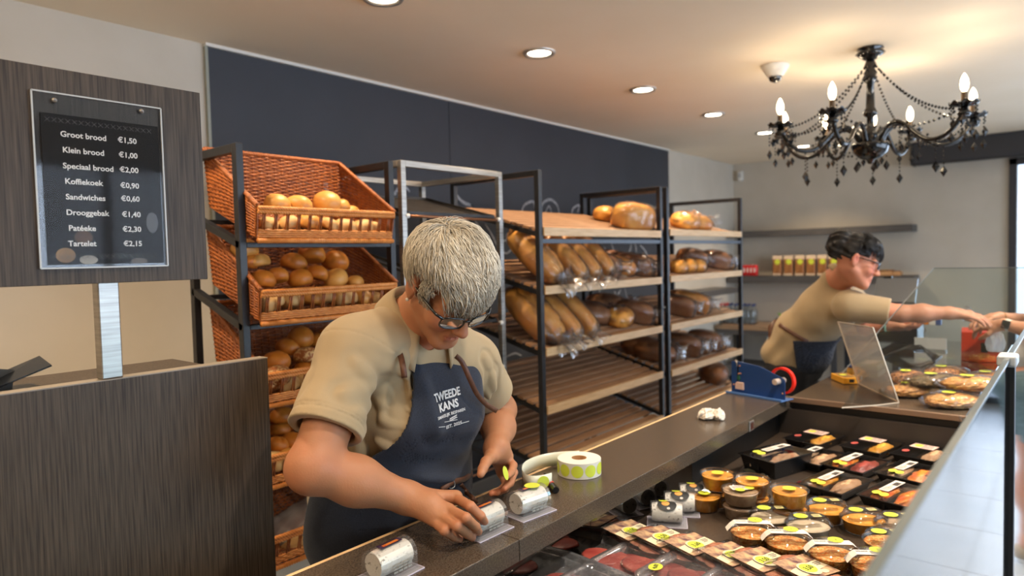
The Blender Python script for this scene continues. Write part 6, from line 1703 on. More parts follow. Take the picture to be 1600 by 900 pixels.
# shirt: the torso and upper arms, a few millimetres out, hollow, with hems
TS = Sdf(); TS.group(.03)
TS.rc(S_R + V3(.01, 0, 0), S_L - V3(.01, 0, 0), .075, .073, .05); TS.rc(neck_b - V3(0, -.01, .005), S_R * .55 + neck_b * .45, .066, .072, .05); TS.rc(neck_b - V3(0, -.01, .005), S_L * .55 + neck_b * .45, .066, .070, .05)
TS.el((1.105, 1.300, 1.22), (.192, .130, .165), .06); TS.el((1.11, 1.350, 1.06), (.200, .150, .160), .07); TS.el((1.11, 1.38, .93), (.205, .172, .17), .07)
for x in (1.035, 1.185): TS.el((x, 1.212, 1.175), (.085, .076, .085), .05)
hem_R = S_R + (E_R - S_R) * .80; hem_L = S_L + (E_L - S_L) * .62
TS.group(.035); TS.rc(S_R + V3(-.004, 0, .004), hem_R, .073, .074, .03); TS.rc(hem_R + V3(.0, 0, -.004), S_R * .35 + E_R * .65, .074, .072, .03)
TS.group(.035); TS.rc(S_L + V3(.004, 0, .0), S_L + (E_L - S_L) * .7, .070, .068, .03)
axR = (E_R - S_R) / np.linalg.norm(E_R - S_R); axL = (E_L - S_L) / np.linalg.norm(E_L - S_L)
hR = S_R + axR * .185; hL = S_L + axL * .150
FOLD = [(V3(.78, 1.13, 1.30), V3(.90, 1.16, 1.27), .013, .005), (V3(.86, 1.15, 1.345), V3(.95, 1.16, 1.24), .012, .005), (V3(.995, 1.16, 1.33), V3(1.01, 1.15, 1.25), .012, .005), (V3(.93, 1.20, 1.20), V3(1.01, 1.155, 1.17), .013, .007), (V3(.91, 1.24, 1.16), V3(1.0, 1.16, 1.11), .013, .007),   # ridge and valley lines on the cloth (a, b, radius, height)
    (V3(.965, 1.215, 1.30), V3(.985, 1.20, 1.12), .020, .009), (V3(.935, 1.26, 1.26), V3(.945, 1.26, 1.06), .016, .007), (V3(.90, 1.18, 1.34), V3(.985, 1.17, 1.30), .014, .006), (V3(.83, 1.155, 1.27), V3(.95, 1.19, 1.22), .014, .008), (V3(.80, 1.14, 1.22), V3(.93, 1.18, 1.165), .013, .007),
    (V3(.92, 1.22, 1.10), V3(1.00, 1.17, 1.05), .014, .008), (V3(.90, 1.27, 1.02), V3(1.02, 1.19, .98), .014, .008), (V3(.91, 1.33, 1.25), V3(.90, 1.37, 1.02), .018, .007), (V3(.80, 1.25, 1.32), V3(.77, 1.22, 1.20), .012, .004), (V3(1.27, 1.15, 1.25), V3(1.30, 1.16, 1.10), .014, .008), (V3(1.24, 1.14, 1.30), V3(1.31, 1.14, 1.18), .010, .006)]
def shirt_outer(P, c=None, h=None):
    d = TS(P, c, h)
    for a, b, r, hg in FOLD:
        hg = hg * (1.45 if min(a[0], b[0]) > .9 else .8)
        if c is not None and np.linalg.norm((a + b) / 2 - c) > h + np.linalg.norm(b - a) / 2 + .08: continue
        ba = b - a; t = np.clip(((P - a) @ ba) / (ba @ ba), 0, 1); q = np.linalg.norm(P - a - t[:, None] * ba, axis=1)
        d = d - hg * np.exp(-(q / r) ** 2) + hg * .6 * np.exp(-((q - 1.9 * r) / (r * .8)) ** 2)
    d = np.minimum(d, TS(P, c, h) + .006)
    d = d - .0022 * np.sin(P[:, 2] * 62 + 9 * P[:, 0] + 3 * np.sin(P[:, 0] * 21)) * np.clip((1.25 - P[:, 2]) * 5, 0, 1) - .0022 * noise3(P, 16, 4)
    return d
HN = T1((0, .0, -.12)); nkc = neck_b + V3(-.012, -.040, .020)
def shirt_fn(P, c=None, h=None):
    o = shirt_outer(P, c, h)
    # hem seam grooves on the right sleeve
    sR = (P - hR) @ axR; nearR = np.linalg.norm(P - hR, axis=1) < .13
    o = o + np.where(nearR, .0022 * np.exp(-((sR + .022) / .0022) ** 2) + .0016 * np.exp(-((sR + .029) / .0018) ** 2), 0)
    # arm-hole seam
    sS = (P - (S_R + axR * -.012)) @ axR; o = o + np.where(np.linalg.norm(P - S_R, axis=1) < .12, .0016 * np.exp(-(sS / .002) ** 2), 0)
    inn = TS(P, c, h) + .019; near = (np.linalg.norm(P - hR, axis=1) < .085) | (np.linalg.norm(P - hL, axis=1) < .075) | (P[:, 2] < .87) | (np.linalg.norm(P - nkc, axis=1) < .10)
    d = np.where(near, np.maximum(o, -inn), o)
    farR = (np.linalg.norm(P - hR, axis=1) < .16) & (P[:, 0] < .90); d = np.where(farR, np.maximum(d, sR), d)
    sL = (P - hL) @ axL; farL = (np.linalg.norm(P - hL, axis=1) < .15) & (P[:, 0] > 1.30); d = np.where(farL, np.maximum(d, sL), d)
    d = np.maximum(d, .845 - P[:, 2])
    # neck opening: an oval around the neck, dipping in front
    nx = np.linalg.norm((P - nkc) / V3(.060, .072, .085), axis=1) - 1
    d = np.maximum(d, -nx * .06)
    return d
cloth_mesh('shirt', shirt_fn, (.64, .98, .83), (1.50, 1.60, 1.50), .0034, W1, M_shirt)
# trousers and shoes
TR_ = Sdf(); TR_.group(.03); TR_.el((1.11, 1.38, .90), (.192, .158, .12), .05)
for x in (1.02, 1.20): TR_.chain([(x, 1.37, .88), (x, 1.345, .50), (x, 1.385, .10)], [.112, .085, .065], .04)
cloth_mesh('trousers', lambda P, c=None, h=None: np.maximum(np.maximum(TR_(P, c, h), .08 - P[:, 2]), P[:, 2] - .93), (.86, 1.16, .06), (1.36, 1.6, .95), .008, W1, M_trouser)
for x in (1.02, 1.20):
    SH = Sdf(); SH.group(.02); SH.rc((x, 1.42, .045), (x, 1.26, .035), .044, .040); V_, F_ = mesh_sdf(lambda P, c=None, h=None: np.maximum(SH(P, c, h), .002 - P[:, 2]), (x - .08, 1.18, -.01), (x + .08, 1.50, .12), .006)
    np_mesh('shoe', V_ - np.array(W1.location), F_, M_shoe, W1)
# apron: a drape in front of the shirt
AP = Sdf(); AP.group(.03)
AP.el((1.105, 1.300, 1.22), (.195, .140, .175), .08); AP.el((1.11, 1.345, 1.05), (.208, .166, .18), .10); AP.el((1.11, 1.375, .90), (.220, .192, .22), .10); AP.rc((1.05, 1.212, 1.18), (1.18, 1.206, 1.175), .087, .087, .06); AP.rc((1.04, 1.20, 1.28), (1.19, 1.19, 1.27), .045, .045, .07)
zs = [.60, .80, .95, 1.02, 1.08, 1.14, 1.22, 1.30, 1.34]
xl = [.84, .84, .85, .885, .925, .970, 1.000, 1.015, 1.017]; xr = [1.40, 1.40, 1.39, 1.37, 1.36, 1.345, 1.315, 1.225, 1.215]
def apron_fn(P, c=None, h=None):
    o = AP(P, c, h) - .005
    for a, b, r, hg in ((V3(1.02, 1.12, 1.10), V3(1.30, 1.10, 1.05), .018, .008), (V3(1.00, 1.15, 1.05), V3(1.25, 1.14, .99), .018, .010), (V3(1.27, 1.12, 1.22), V3(1.24, 1.12, 1.08), .016, .006), (V3(1.03, 1.12, 1.27), V3(1.06, 1.11, 1.15), .020, .006), (V3(.93, 1.2, 1.04), V3(.91, 1.22, .88), .014, .007)):
        ba = b - a; t = np.clip(((P - a) @ ba) / (ba @ ba), 0, 1); q = np.linalg.norm((P - a - t[:, None] * ba), axis=1); o = o - hg * np.exp(-(q / r) ** 2) + hg * .5 * np.exp(-((q - 2 * r) / r) ** 2)
    o = o - .002 * noise3(P, 14, 6)
    d = np.maximum(o, -(o + .0052))
    L = np.interp(P[:, 2], zs, xl); Rr = np.interp(P[:, 2], zs, xr)
    d = np.maximum(d, L - P[:, 0]); d = np.maximum(d, P[:, 0] - Rr)
    # folded edge: slightly thicker rim
    d = np.maximum(d, P[:, 1] - np.interp(P[:, 2], [.8, 1.0, 1.1, 1.34], [1.46, 1.38, 1.30, 1.24])); d = np.maximum(d, P[:, 2] - 1.325 - .10 * (1.115 - P[:, 0])); d = np.maximum(d, .56 - P[:, 2])
    return d
apron = cloth_mesh('apron', apron_fn, (.82, .98, .54), (1.44, 1.50, 1.38), .0034, W1, M_denim)

# lettering on the bib, wrapped onto the cloth
_dgm = apron.data; bvh = BVHTree.FromPolygons([tuple(v.co) for v in _dgm.vertices], [tuple(p.vertices) for p in _dgm.polygons])
Lw = W1.location
def on_bib(px, py):
    """point of the cloth under a pixel, in the woman's frame"""
    d = ray(px, py).normalized(); o = Vector((0, 0, CZ)) - Lw
    hit = bvh.ray_cast(o, d)
    return hit[0], hit[1]
c_ = on_bib(700, 640)
if c_[0] is None: c_ = (Vector((1.17, 1.11, 1.2)) - Lw, Vector((0, -1, 0)))
cn = c_[1] if c_[1].dot(ray(700, 640)) < 0 else -c_[1]
cn = (cn + Vector((.0, 0, 0))).normalized()
bx_ = Vector((0, 0, 1)).cross(cn).normalized(); bx_ = (bx_ * cos(radians(4)) + Vector((0, 0, 1)) * sin(radians(4))).normalized(); by_ = cn.cross(bx_).normalized()
def wrap_on(vs, fs, ox, oy, mt, name, k=1.0):
    out = []
    for v in vs:
        p = c_[0] + bx_ * (ox + v[0] * k) + by_ * (oy + v[1] * k); hit = bvh.ray_cast(p + cn * .08, -cn, .2)
        q = hit[0] if hit[0] is not None else p
        out.append(q + cn * .0016)
    MB().add(out, fs).build(name, mt, apron_dummy, solid=.0006)
apron_dummy = apron
M_apr = mat('white_screen_print', (205, 206, 210), rough=.7)
def dense(body, size, bold):
    vs, fs = text_geo(body, size, bold, res=2); return vs, fs
ps_ = .00160
for body, size, px, py, bold in (('TWEEDE', .0265, 697, 617, .032), ('KANS', .0265, 699, 634, .032), ('SMAKELIJK BESPAREN', .0098, 703, 646.5, .015), ('EST. 2025', .0105, 708, 664, .02)):
    vs, fs = dense(body, size, bold); xs_ = [v[0] for v in vs]; w = max(xs_) - min(xs_)
    tgt = {'TWEEDE': 44 , 'KANS': 31, 'SMAKELIJK BESPAREN': 45, 'EST. 2025': 23}[body]
    h0 = on_bib(px, py)[0] or c_[0]; rel = h0 - c_[0]
    hl = on_bib(px - 15, py)[0] or h0; hr_ = on_bib(px + 15, py)[0] or h0
    mpp = abs((hr_ - hl).dot(bx_)) / 30
    kx = tgt * mpp / w if w > 0 else 1
    vs = [(v[0] * kx, v[1], v[2]) for v in vs]
    wrap_on(vs, fs, rel.dot(bx_), rel.dot(by_), M_apr, 'lettering')
def wrap_line(p, q, wd=.0007, nm='printed_line'):
    a = on_bib(*p)[0]; b = on_bib(*q)[0]
    if a is None or b is None: return
    a = a - c_[0]; b = b - c_[0]; ax_, ay_, bx2, by2 = a.dot(bx_), a.dot(by_), b.dot(bx_), b.dot(by_)
    dx, dy = bx2 - ax_, by2 - ay_; l = math.hypot(dx, dy); nx_, ny_ = -dy / l * wd, dx / l * wd
    wrap_on([(ax_ + nx_, ay_ + ny_, 0), (bx2 + nx_, by2 + ny_, 0), (bx2 - nx_, by2 - ny_, 0), (ax_ - nx_, ay_ - ny_, 0)], [(0, 1, 2, 3)], 0, 0, M_apr, nm)
wrap_line((685, 667.5), (695, 666.5)); wrap_line((720, 661.5), (732, 658))
# ear of grain
h0 = (on_bib(705, 655)[0] or c_[0]) - c_[0]; ex0, ey0 = h0.dot(bx_), h0.dot(by_)
wrap_line((694, 659.5), (714, 655.5), .0006, 'grain_stem')
for k in range(7):
    for sg in (-1, 1):
        cx = ex0 - .004 + .0030 * k; cy = ey0 + .0006 * k + sg * .0022
        vs = [(cx + .0026 * cos(a) * cos(.6 * sg) - .0011 * sin(a) * sin(.6 * sg), cy + .0026 * cos(a) * sin(.6 * sg) + .0011 * sin(a) * cos(.6 * sg), 0) for a in np.linspace(0, 2 * pi, 10, endpoint=False)]
        wrap_on(vs, [tuple(range(10))], 0, 0, M_apr, 'grain')
# leather straps
def strap(pts, w, name, mt=M_leather, thick=.003):
    P = [Vector(p) - Lw for p in pts]; out = []
    for i in range(len(P) - 1):
        p0 = P[max(i - 1, 0)]; p1 = P[i]; p2 = P[i + 1]; p3 = P[min(i + 2, len(P) - 1)]
        for t in (0, .25, .5, .75): out.append(0.5 * ((2 * p1) + (p2 - p0) * t + (2 * p0 - 5 * p1 + 4 * p2 - p3) * t * t + (3 * p1 - p0 - 3 * p2 + p3) * t ** 3))
    out.append(P[-1]); m = MB(); vs = []
    for i, p in enumerate(out):
        t = (out[min(i + 1, len(out) - 1)] - out[max(i - 1, 0)]).normalized(); vdir = Vector((-.66, -.74, .1)); s = t.cross(vdir).normalized()
        vs += [p + s * w / 2, p - s * w / 2]
    m.add(vs, [(2 * i, 2 * i + 1, 2 * i + 3, 2 * i + 2) for i in range(len(out) - 1)]); return m.build(name, mt, W1, smooth=True, solid=thick)
def bibp(px, py, off=.006):
    h = on_bib(px, py)[0]
    if h is None: return at(px, py, 1, 1.13)
    return h + Lw - ray(px, py).normalized() * off
strap([bibp(632, 590, .004), bibp(630, 575, .004), at(627, 560, 1, 1.145), at(622, 540, 1, 1.175), at(621, 500, 1, 1.24)], .013, 'neck_strap')
strap([at(712, 556, 1, 1.10), at(722, 566, 1, 1.09), at(733, 590, 1, 1.085), at(745, 615, 1, 1.09), at(760, 632, 1, 1.10), at(776, 642, 1, 1.11)], .012, 'neck_strap')
strap([bibp(690, 765), bibp(700, 757), bibp(712, 752), bibp(726, 748), bibp(738, 738)], .014, 'waist_strap')
strap([bibp(720, 757), bibp(728, 768), bibp(738, 778), bibp(744, 786)], .012, 'waist_strap')
bk_ = bibp(706, 757, .010) - Lw; m = MB(); m.tube([bk_ + bx_ * .009 * cos(a) + by_ * .009 * math.copysign(abs(sin(a)) ** .5, sin(a)) for a in np.linspace(0, 2 * pi, 16, endpoint=False)], .0013, 6, closed=True); m.build('buckle', M_steel, W1, smooth=True)

# polo collar: a folded band round the neck with two points in front
def collar(nkc, R, rin, rout, drop, parent, mt, name='collar', tip=.03, open_=.55, nn=40):
    m = MB(); loc = np.array(parent.location)
    def fn(u, v):
        a = open_ + (2 * pi - 2 * open_) * u            # 0 is straight in front
        fr = math.exp(-((min(u, 1 - u)) / .10) ** 2)
        base = np.array([sin(a), cos(a), 0])
        if v < .45: t = v / .45; r = rin; z = -.012 + .034 * t; r = rin - .003 * t
        else: t = (v - .45) / .55; r = rin - .003 + (rout - rin + .003) * t ** .8; z = .022 - (drop + tip * fr) * t + .004 * sin(pi * t)
        p = base * r * np.array([1.0, 1.12, 1]) + np.array([0, .012 * fr * v, z + .018 * cos(a) * -1 - .020 * fr])
        return tuple(np.array(nkc) + R @ p - loc)
    m.grid(fn, nn, 12); return m.build(name, mt, parent, smooth=True, solid=.003)
CR = frame(262, -24, 3)
collar(neck_b + V3(-.008, -.030, .028), CR, .066, .098, .050, W1, M_shirt)

# glasses, pearl earring
spectacles(T1, W1, w=.0265, h=.0165, z=-.002)
p_ = T1((.0835, -.004, -.044)) - np.array(Lw); MB().lathe([(0, -.0042), (.003, -.003), (.0042, 0), (.003, .003), (0, .0042)], 14, M=Matrix.Translation(p_)).build('earring', mat('pearl', (232, 224, 214), rough=.15, coat=.5), W1, smooth=True)

# hair: a close cap with strands combed forward from the crown
M_hair1 = attr_mat('grey_hair', rough=.45, spec=.45)
crown = V3(.012, -.070, .105)
def region1(P):
    x, y, z = P.T; hairline = .062 + .10 * np.clip(np.abs(x) - .035, 0, 1) * -1.0
    front = y > .035 + .35 * np.clip(z - .055, 0, .1)
    face = (y > .038) & (z < .058) | ((y > .034) & (z < .030)) | ((y > .006) & (z < -.004)) | (z < -.055) | ((np.abs(x) > .048) & (y > -.046) & (y < .008) & (z < .046)) | ((np.abs(x) > .05) & (z < -.02))
    return ~face
def flow1(q, t):
    d = q - crown; d[:, 0] *= 1.0
    f = d / (np.linalg.norm(d, axis=1)[:, None] + 1e-6)
    f[:, 0] += -.55 * np.clip(q[:, 1] * 14 + .3, 0, 1)                 # the fringe sweeps to her left
    f[:, 1] += .55 * np.clip(q[:, 2] * 10, -.4, 1) + .15; f[:, 2] -= .35 * t
    side = np.clip((np.abs(q[:, 0]) - .05) * 30, 0, 1); f[:, 2] -= side * .5; f[:, 1] += side * .25
    return f
def len1(P):
    x, y, z = P.T; L = .075 + .05 * np.clip(y * 14, 0, 1) + .02 * np.clip(z * 10, 0, 1)
    ear = (np.abs(x) > .03) & (y > -.060) & (y < .030); L = np.where(ear, np.minimum(L, np.maximum(.010, (z - .045) * 1.15)), L)
    return np.where(z < .0, .034, np.where((np.abs(x) > .045) & (y > -.055) & (z < .060), .010, L))
def lift1(P, t, r):
    return .004 + (.014 + .010 * np.clip((P[:, 2] - .03) * 14, 0, 1)) * np.sin(min(t, 1) * 2.3 + .15) * (.70 + .30 * noise3(P, 50, 2)) + r.uniform(0, .005, len(P)) * (.4 + t)
def col1(P, r):
    n = len(P); t = r.beta(1.4, 3.2, n)[:, None]; cl = .25 * np.clip(noise3(P, 45, 7), 0, 1)[:, None]
    a = np.array(lin((236, 226, 206))); b = np.array(lin((118, 106, 90))); c = np.clip(t + cl, 0, 1)
    return a * (1 - c) + b * c
strands('hair', T1, HR, W1, 11000, region1, flow1, len1, lift1, M_hair1, col1, w=.00125, seed=5, rad=(.078, .096, .084))
HCAP = Sdf(); HCAP.group(.02); HCAP.el(T1((0, -.020, .037)), (.082, .100, .088), .02, HR)
def hcap_fn(P, c=None, h=None):
    d = HCAP(P, c, h); q = (P - HC) @ HR
    face = np.maximum.reduce([-(q[:, 1] - (.038 + .0 * q[:, 2])), q[:, 2] - .060]); d = np.maximum(d, -face * 0 + np.where((q[:, 1] > .036) & (q[:, 2] < .060), .01, -.05))
    d = np.maximum(d, np.where((q[:, 1] > -.042) & (q[:, 2] < .036), .01, -.05)); d = np.maximum(d, np.where(q[:, 2] < -.048, .01, -.05))
    return d
V_, F_ = mesh_sdf(hcap_fn, HC - .14, HC + .14, .004)
hc_ = np_mesh('hair_cap', V_ - np.array(Lw), F_, mat('ash_hair_base', (186, 176, 156), rough=.7), W1)

# the round sticker on the left fingertip: a thing of its own
stp = A1(790, 739, 1.040); st = thing('lime_sticker', 'round lime price sticker held on the fingertip of the left hand', 'sticker', stp)
nS = (ray(790, 739) * -1).normalized(); ax1 = Vector((.10, .35, .93)).normalized(); ax2 = (nS.cross(ax1)).normalized(); ax2 = (ax2 * .35 + nS * .94).normalized()
MB().add([ax1 * .0165 * cos(a) + ax2 * .0165 * sin(a) for a in np.linspace(0, 2 * pi, 26, endpoint=False)], [tuple(range(26))]).build('sticker_disc', M_lime, st, solid=.0004)
# ================================================================ the second shop woman, leaning over the deck
def X0_(px, py, x): return np.array(at(px, py, 0, x))
W2 = thing('person', 'dark-haired woman in beige shirt leaning over the deck to hand something to a customer', 'person', (3.90, 1.22, 0.0))
H2 = X0_(1338, 407, 3.62); R2 = frame(287, -22, 6)
c = dict(SR=X0_(1326, 478, 3.62), ER=X0_(1408, 490, 3.66), WR=X0_(1482, 489, 3.72), SL=X0_(1330, 470, 3.96), EL=X0_(1352, 512, 4.02), WL=X0_(1388, 508, 3.99))
hipc = V3(3.93, 1.225, .95); bel = V3(3.88, 1.16, 1.10); che = V3(3.82, 1.04, 1.22); nb2 = X0_(1306, 438, 3.78)
B2 = Sdf(); T2 = head_sdf(B2, H2, R2, [H2 * .45 + nb2 * .55 + V3(0, 0, -.02), nb2])
B2.group(.03); B2.rc(c['SR'], c['SL'], .06, .06, .05); B2.rc(nb2, che, .06, .11, .06); B2.el(che, (.15, .12, .12), .05); B2.el(bel, (.155, .13, .13), .06); B2.el(hipc, (.165, .15, .13), .06)
B2.chain([c['SR'], c['ER']], [.054, .042], .03); B2.chain([c['SL'], c['EL']], [.052, .042], .03)
for x in (3.85, 4.02): B2.chain([(x, 1.24, .90), (x, 1.22, .5), (x, 1.25, .1), (x, 1.17, .05)], [.095, .062, .04, .035], .03)
B2.group(.012); B2.chain([c['ER'], c['ER'] * .55 + c['WR'] * .45, c['WR']], [.042, .040, .027], .03)
B2.group(.012); B2.chain([c['EL'], c['WL']], [.041, .027], .03)
d2 = V3(.25, -.93, -.10); f_, t_ = gen_hand(c['WR'], d2, V3(-.25, .05, .95), -1, curl=(.25, .35, .25)); hand(B2, c['WR'], f_, t_, 1.0, .024)
tipR2 = f_[1][3]
f2_, t2_ = gen_hand(c['WL'], V3(-.12, -.95, -.08), V3(-.2, 0, -.95), 1, curl=(.35, .6, .5)); hand(B2, c['WL'], f2_, t2_, 1.0, .024); grip2 = (f2_[1][2] + t2_[3]) / 2
sp2 = [(T2((.040, .078, -.030)), .028, (214, 110, 92), .5), (T2((.084, -.01, 0)), .02, (206, 100, 84), .6)] + seg_spots(T2((-.016, .093, -.067)), T2((.016, .093, -.067)), 4, .007, (176, 76, 70), .6) + seg_spots(T2((.016, .098, .022)), T2((.046, .086, .022)), 5, .005, (50, 36, 30), .7)
skin_mesh('body', B2, (3.40, .20, 0), (4.25, 1.45, 1.72), .0052, W2, (206, 140, 112), sp2)
TS2 = Sdf(); TS2.group(.03); TS2.rc(c['SR'] + V3(.01, 0, 0), c['SL'], .074, .072, .06); TS2.rc(nb2 + V3(0, .01, -.01), che, .072, .125, .07); TS2.el(che, (.17, .14, .14), .06); TS2.el(bel, (.178, .155, .145), .07); TS2.el(hipc + V3(0, .0, .02), (.188, .178, .14), .07)
hR2 = c['SR'] + (c['ER'] - c['SR']) * .78; hL2 = c['SL'] + (c['EL'] - c['SL']) * .7
a2R = (c['ER'] - c['SR']) / np.linalg.norm(c['ER'] - c['SR']); a2L = (c['EL'] - c['SL']) / np.linalg.norm(c['EL'] - c['SL'])
TS2.group(.035); TS2.rc(c['SR'], c['SR'] * .1 + c['ER'] * .9, .072, .064, .03); TS2.group(.035); TS2.rc(c['SL'], c['SL'] * .15 + c['EL'] * .85, .068, .062, .03)
def shirt2(P, c_=None, h=None):
    d = TS2(P, c_, h) - .004 * np.sin(P[:, 2] * 46 + 22 * P[:, 1] + 2 * np.sin(P[:, 1] * 15)) * np.clip((1.22 - P[:, 2]) * 5, 0, 1) - .003 * noise3(P, 16, 3)
    s = (P - hR2) @ a2R; d = np.where((np.linalg.norm(P - hR2, axis=1) < .14), np.maximum(d, s), d)
    hol = TS2(P, c_, h) + .012; near = (np.linalg.norm(P - hR2, axis=1) < .09); d = np.where(near, np.maximum(d, -hol), d)
    s = (P - hL2) @ a2L; d = np.where((np.linalg.norm(P - hL2, axis=1) < .12), np.maximum(d, s), d)
    d = np.maximum(d, .885 + .10 * (P[:, 1] - 1.2) - P[:, 2])
    nx = np.linalg.norm((P - (nb2 + V3(0, -.035, .045))) / V3(.056, .066, .066), axis=1) - 1
    return np.maximum(d, -nx * .055)
cloth_mesh('shirt', shirt2, (3.40, .55, .85), (4.25, 1.48, 1.60), .006, W2, M_shirt)
collar(nb2 + V3(-.015, -.035, .022), frame(287, -30, 0), .060, .078, .030, W2, M_shirt, tip=.015)
TR2 = Sdf(); TR2.group(.03); TR2.el((3.93, 1.23, .90), (.172, .155, .12), .05)
for x in (3.85, 4.02): TR2.chain([(x, 1.24, .88), (x, 1.225, .50), (x, 1.25, .10)], [.105, .080, .062], .04)
cloth_mesh('trousers', lambda P, c=None, h=None: np.maximum(np.maximum(TR2(P, c, h), .08 - P[:, 2]), P[:, 2] - .93), (3.7, 1.02, .06), (4.2, 1.45, .95), .010, W2, M_trouser)
for x in (3.85, 4.02):
    SH = Sdf(); SH.group(.02); SH.rc((x, 1.28, .045), (x, 1.12, .035), .044, .040); V_, F_ = mesh_sdf(lambda P, c=None, h=None: np.maximum(SH(P, c, h), .002 - P[:, 2]), (x - .08, 1.04, -.01), (x + .08, 1.36, .12), .008)
    np_mesh('shoe', V_ - np.array(W2.location), F_, M_shoe, W2)
# apron: a wrap round the hips and front, strap round the waist
def apron2(P, c_=None, h=None):
    o = TS2(P, c_, h) - .012; d = np.maximum(o, -(o + .007)); 
    d = np.maximum(d, P[:, 1] - (1.165 + .0 * P[:, 2])); return np.maximum(np.maximum(d, P[:, 2] - 1.075), .72 - P[:, 2])
TSa = TS2
cloth_mesh('apron', apron2, (3.60, .82, .86), (4.20, 1.22, 1.22), .007, W2, M_denim)
W1_loc = W1.location
def strap2(pts, w, name, parent, mt, thick=.004, vdir=(-.95, -.2, .1)):
    P = [Vector(p) - Vector(parent.location) for p in pts]; m = MB(); vs = []
    for i, p in enumerate(P):
        t = (P[min(i + 1, len(P) - 1)] - P[max(i - 1, 0)]).normalized(); s = t.cross(Vector(vdir)).normalized(); vs += [p + s * w / 2, p - s * w / 2]
    m.add(vs, [(2 * i, 2 * i + 1, 2 * i + 3, 2 * i + 2) for i in range(len(P) - 1)]); return m.build(name, mt, parent, smooth=True, solid=thick)
_sh = [o for o in W2.children if o.name.startswith('shirt')][0].data; bv2 = BVHTree.FromPolygons([tuple(v.co) for v in _sh.vertices], [tuple(p.vertices) for p in _sh.polygons])
def on2(px, py, off=.008):
    d = ray(px, py).normalized(); h_ = bv2.ray_cast(Vector((0, 0, CZ)) - W2.location, d)[0]
    return (h_ + W2.location - d * off) if h_ is not None else at(px, py, 0, 3.78)
strap2([on2(1217, 507), on2(1226, 513), on2(1240, 522), on2(1252, 529), on2(1262, 534)], .020, 'waist_strap', W2, M_leather)
strap2([X0_(1216, 503, 3.86), X0_(1207, 512, 3.84), X0_(1208, 530, 3.83), X0_(1204, 550, 3.82)], .05, 'strap_tail', W2, M_leather)
spectacles(T2, W2)
# black hair gathered at the back
M_hairb = attr_mat('black_hair', rough=.35, spec=.5)
HB = Sdf(); HB.group(.012); HB.el(T2((0, -.020, .042)), (.082, .098, .084), .02, R2); HB.el(T2((.0, -.100, .050)), (.068, .058, .076), .012, R2); HB.el(T2((0, .045, .088)), (.060, .040, .030), .02, R2)
def hair2(P, c_=None, h=None):
    d = HB(P, c_, h); q = (P - H2) @ R2; d = d - .004 * np.sin(q[:, 0] * 130 + 5 * np.sin(q[:, 2] * 40)) - .003 * noise3(P, 60, 3)
    cutf = (q[:, 1] > .045) & (q[:, 2] < .058) | (q[:, 1] > -.018) & (q[:, 2] < .022) | (q[:, 2] < -.045)
    return np.maximum(d, np.where(cutf, .012, -.05))
V_, F_ = mesh_sdf(hair2, H2 - .19, H2 + .19, .005); np_mesh('hair', V_ - np.array(W2.location), F_, mat('black_hair_mass', (16, 14, 15), (30, 26, 26), rough=.35, scale=60, stretch=(1, 1, 6)), W2)
strands('hair_strands', T2, R2, W2, 900, lambda P: (P[:, 2] > .06) & (P[:, 1] > -.02), lambda q, t: np.stack([q[:, 0] * 3, .7 + 0 * q[:, 1], .2 - 1.4 * t + 0 * q[:, 2]], 1), lambda P: .05 + 0 * P[:, 0],
        lambda P, t, r: .012 + .02 * sin(min(t, 1) * 2.6) * (.6 + .4 * noise3(P, 70, 2)), M_hairb, lambda P, r: np.tile(np.array([lin((22, 19, 20))]), (len(P), 1)), w=.0016, seed=8)
MB().tube([tuple(np.array(c['WL']) + V3(-.002, .012, 0) + V3(.030 * cos(a), 0, .030 * sin(a)) - np.array(W2.location)) for a in np.linspace(0, 2 * pi, 20, endpoint=False)], .006, 6, closed=True).build('mint_bracelet', mat('mint_band', (150, 206, 186), rough=.5), W2, smooth=True)

# ================================================================ the customer, mostly outside the frame
CU = thing('person', 'customer at the right edge in a beige top and grey-green shorts, reaching over the cabinet', 'person', (3.98, .02, 0.0))
hR = X0_(1536, 508, 3.92); hL = X0_(1538, 497, 4.06)
WRc = X0_(1572, 508, 3.86); ERc = X0_(1640, 540, 3.82); WLc = X0_(1562, 496, 4.14); ELc = X0_(1650, 497, 4.24)
WRc = X0_(1570, 507, 3.86)
SRc = V3(4.18, -.02, 1.38); SLc = V3(3.80, -.02, 1.38)
# facing +y: her right arm is on the far side (+x), her left arm nearer (-x)
ERc = V3(3.80, .06, 1.14); ELc = V3(4.26, .05, 1.17)
BC = Sdf(); HCc = V3(3.99, .00, 1.60); RCc = frame(95, -12, 0); nbc = V3(3.99, -.04, 1.44)
TC = head_sdf(BC, HCc, RCc, [V3(3.99, -.03, 1.50), nbc])
BC.group(.03); BC.rc(SLc, SRc, .055, .055, .05); BC.el((3.99, -.04, 1.25), (.155, .095, .17), .05); BC.el((3.99, -.03, 1.02), (.155, .105, .15), .06); BC.el((3.99, -.02, .92), (.165, .115, .11), .06)
BC.chain([SLc, ERc], [.048, .040], .03); BC.chain([SRc, ELc], [.048, .040], .03)
legs = ((3.89, .085), (4.08, .02))
for x, y in legs: BC.chain([(x, y - .03, .90), (x, y + .02, .48), (x, y + .005, .10), (x, y + .10, .05)], [.088, .055, .036, .032], .03); BC.el((x, y - .01, .36), (.052, .056, .10), .04)
BC.group(.012); BC.chain([ERc, (ERc * .5 + WRc * .5), WRc], [.040, .037, .024], .03)
BC.group(.012); BC.chain([ELc, WLc], [.040, .024], .03)
f3, t3 = gen_hand(WRc, hR - WRc, V3(-.5, -.1, .85), -1, curl=(.35, .45, .3)); hand(BC, WRc, f3, t3, .95, .022)
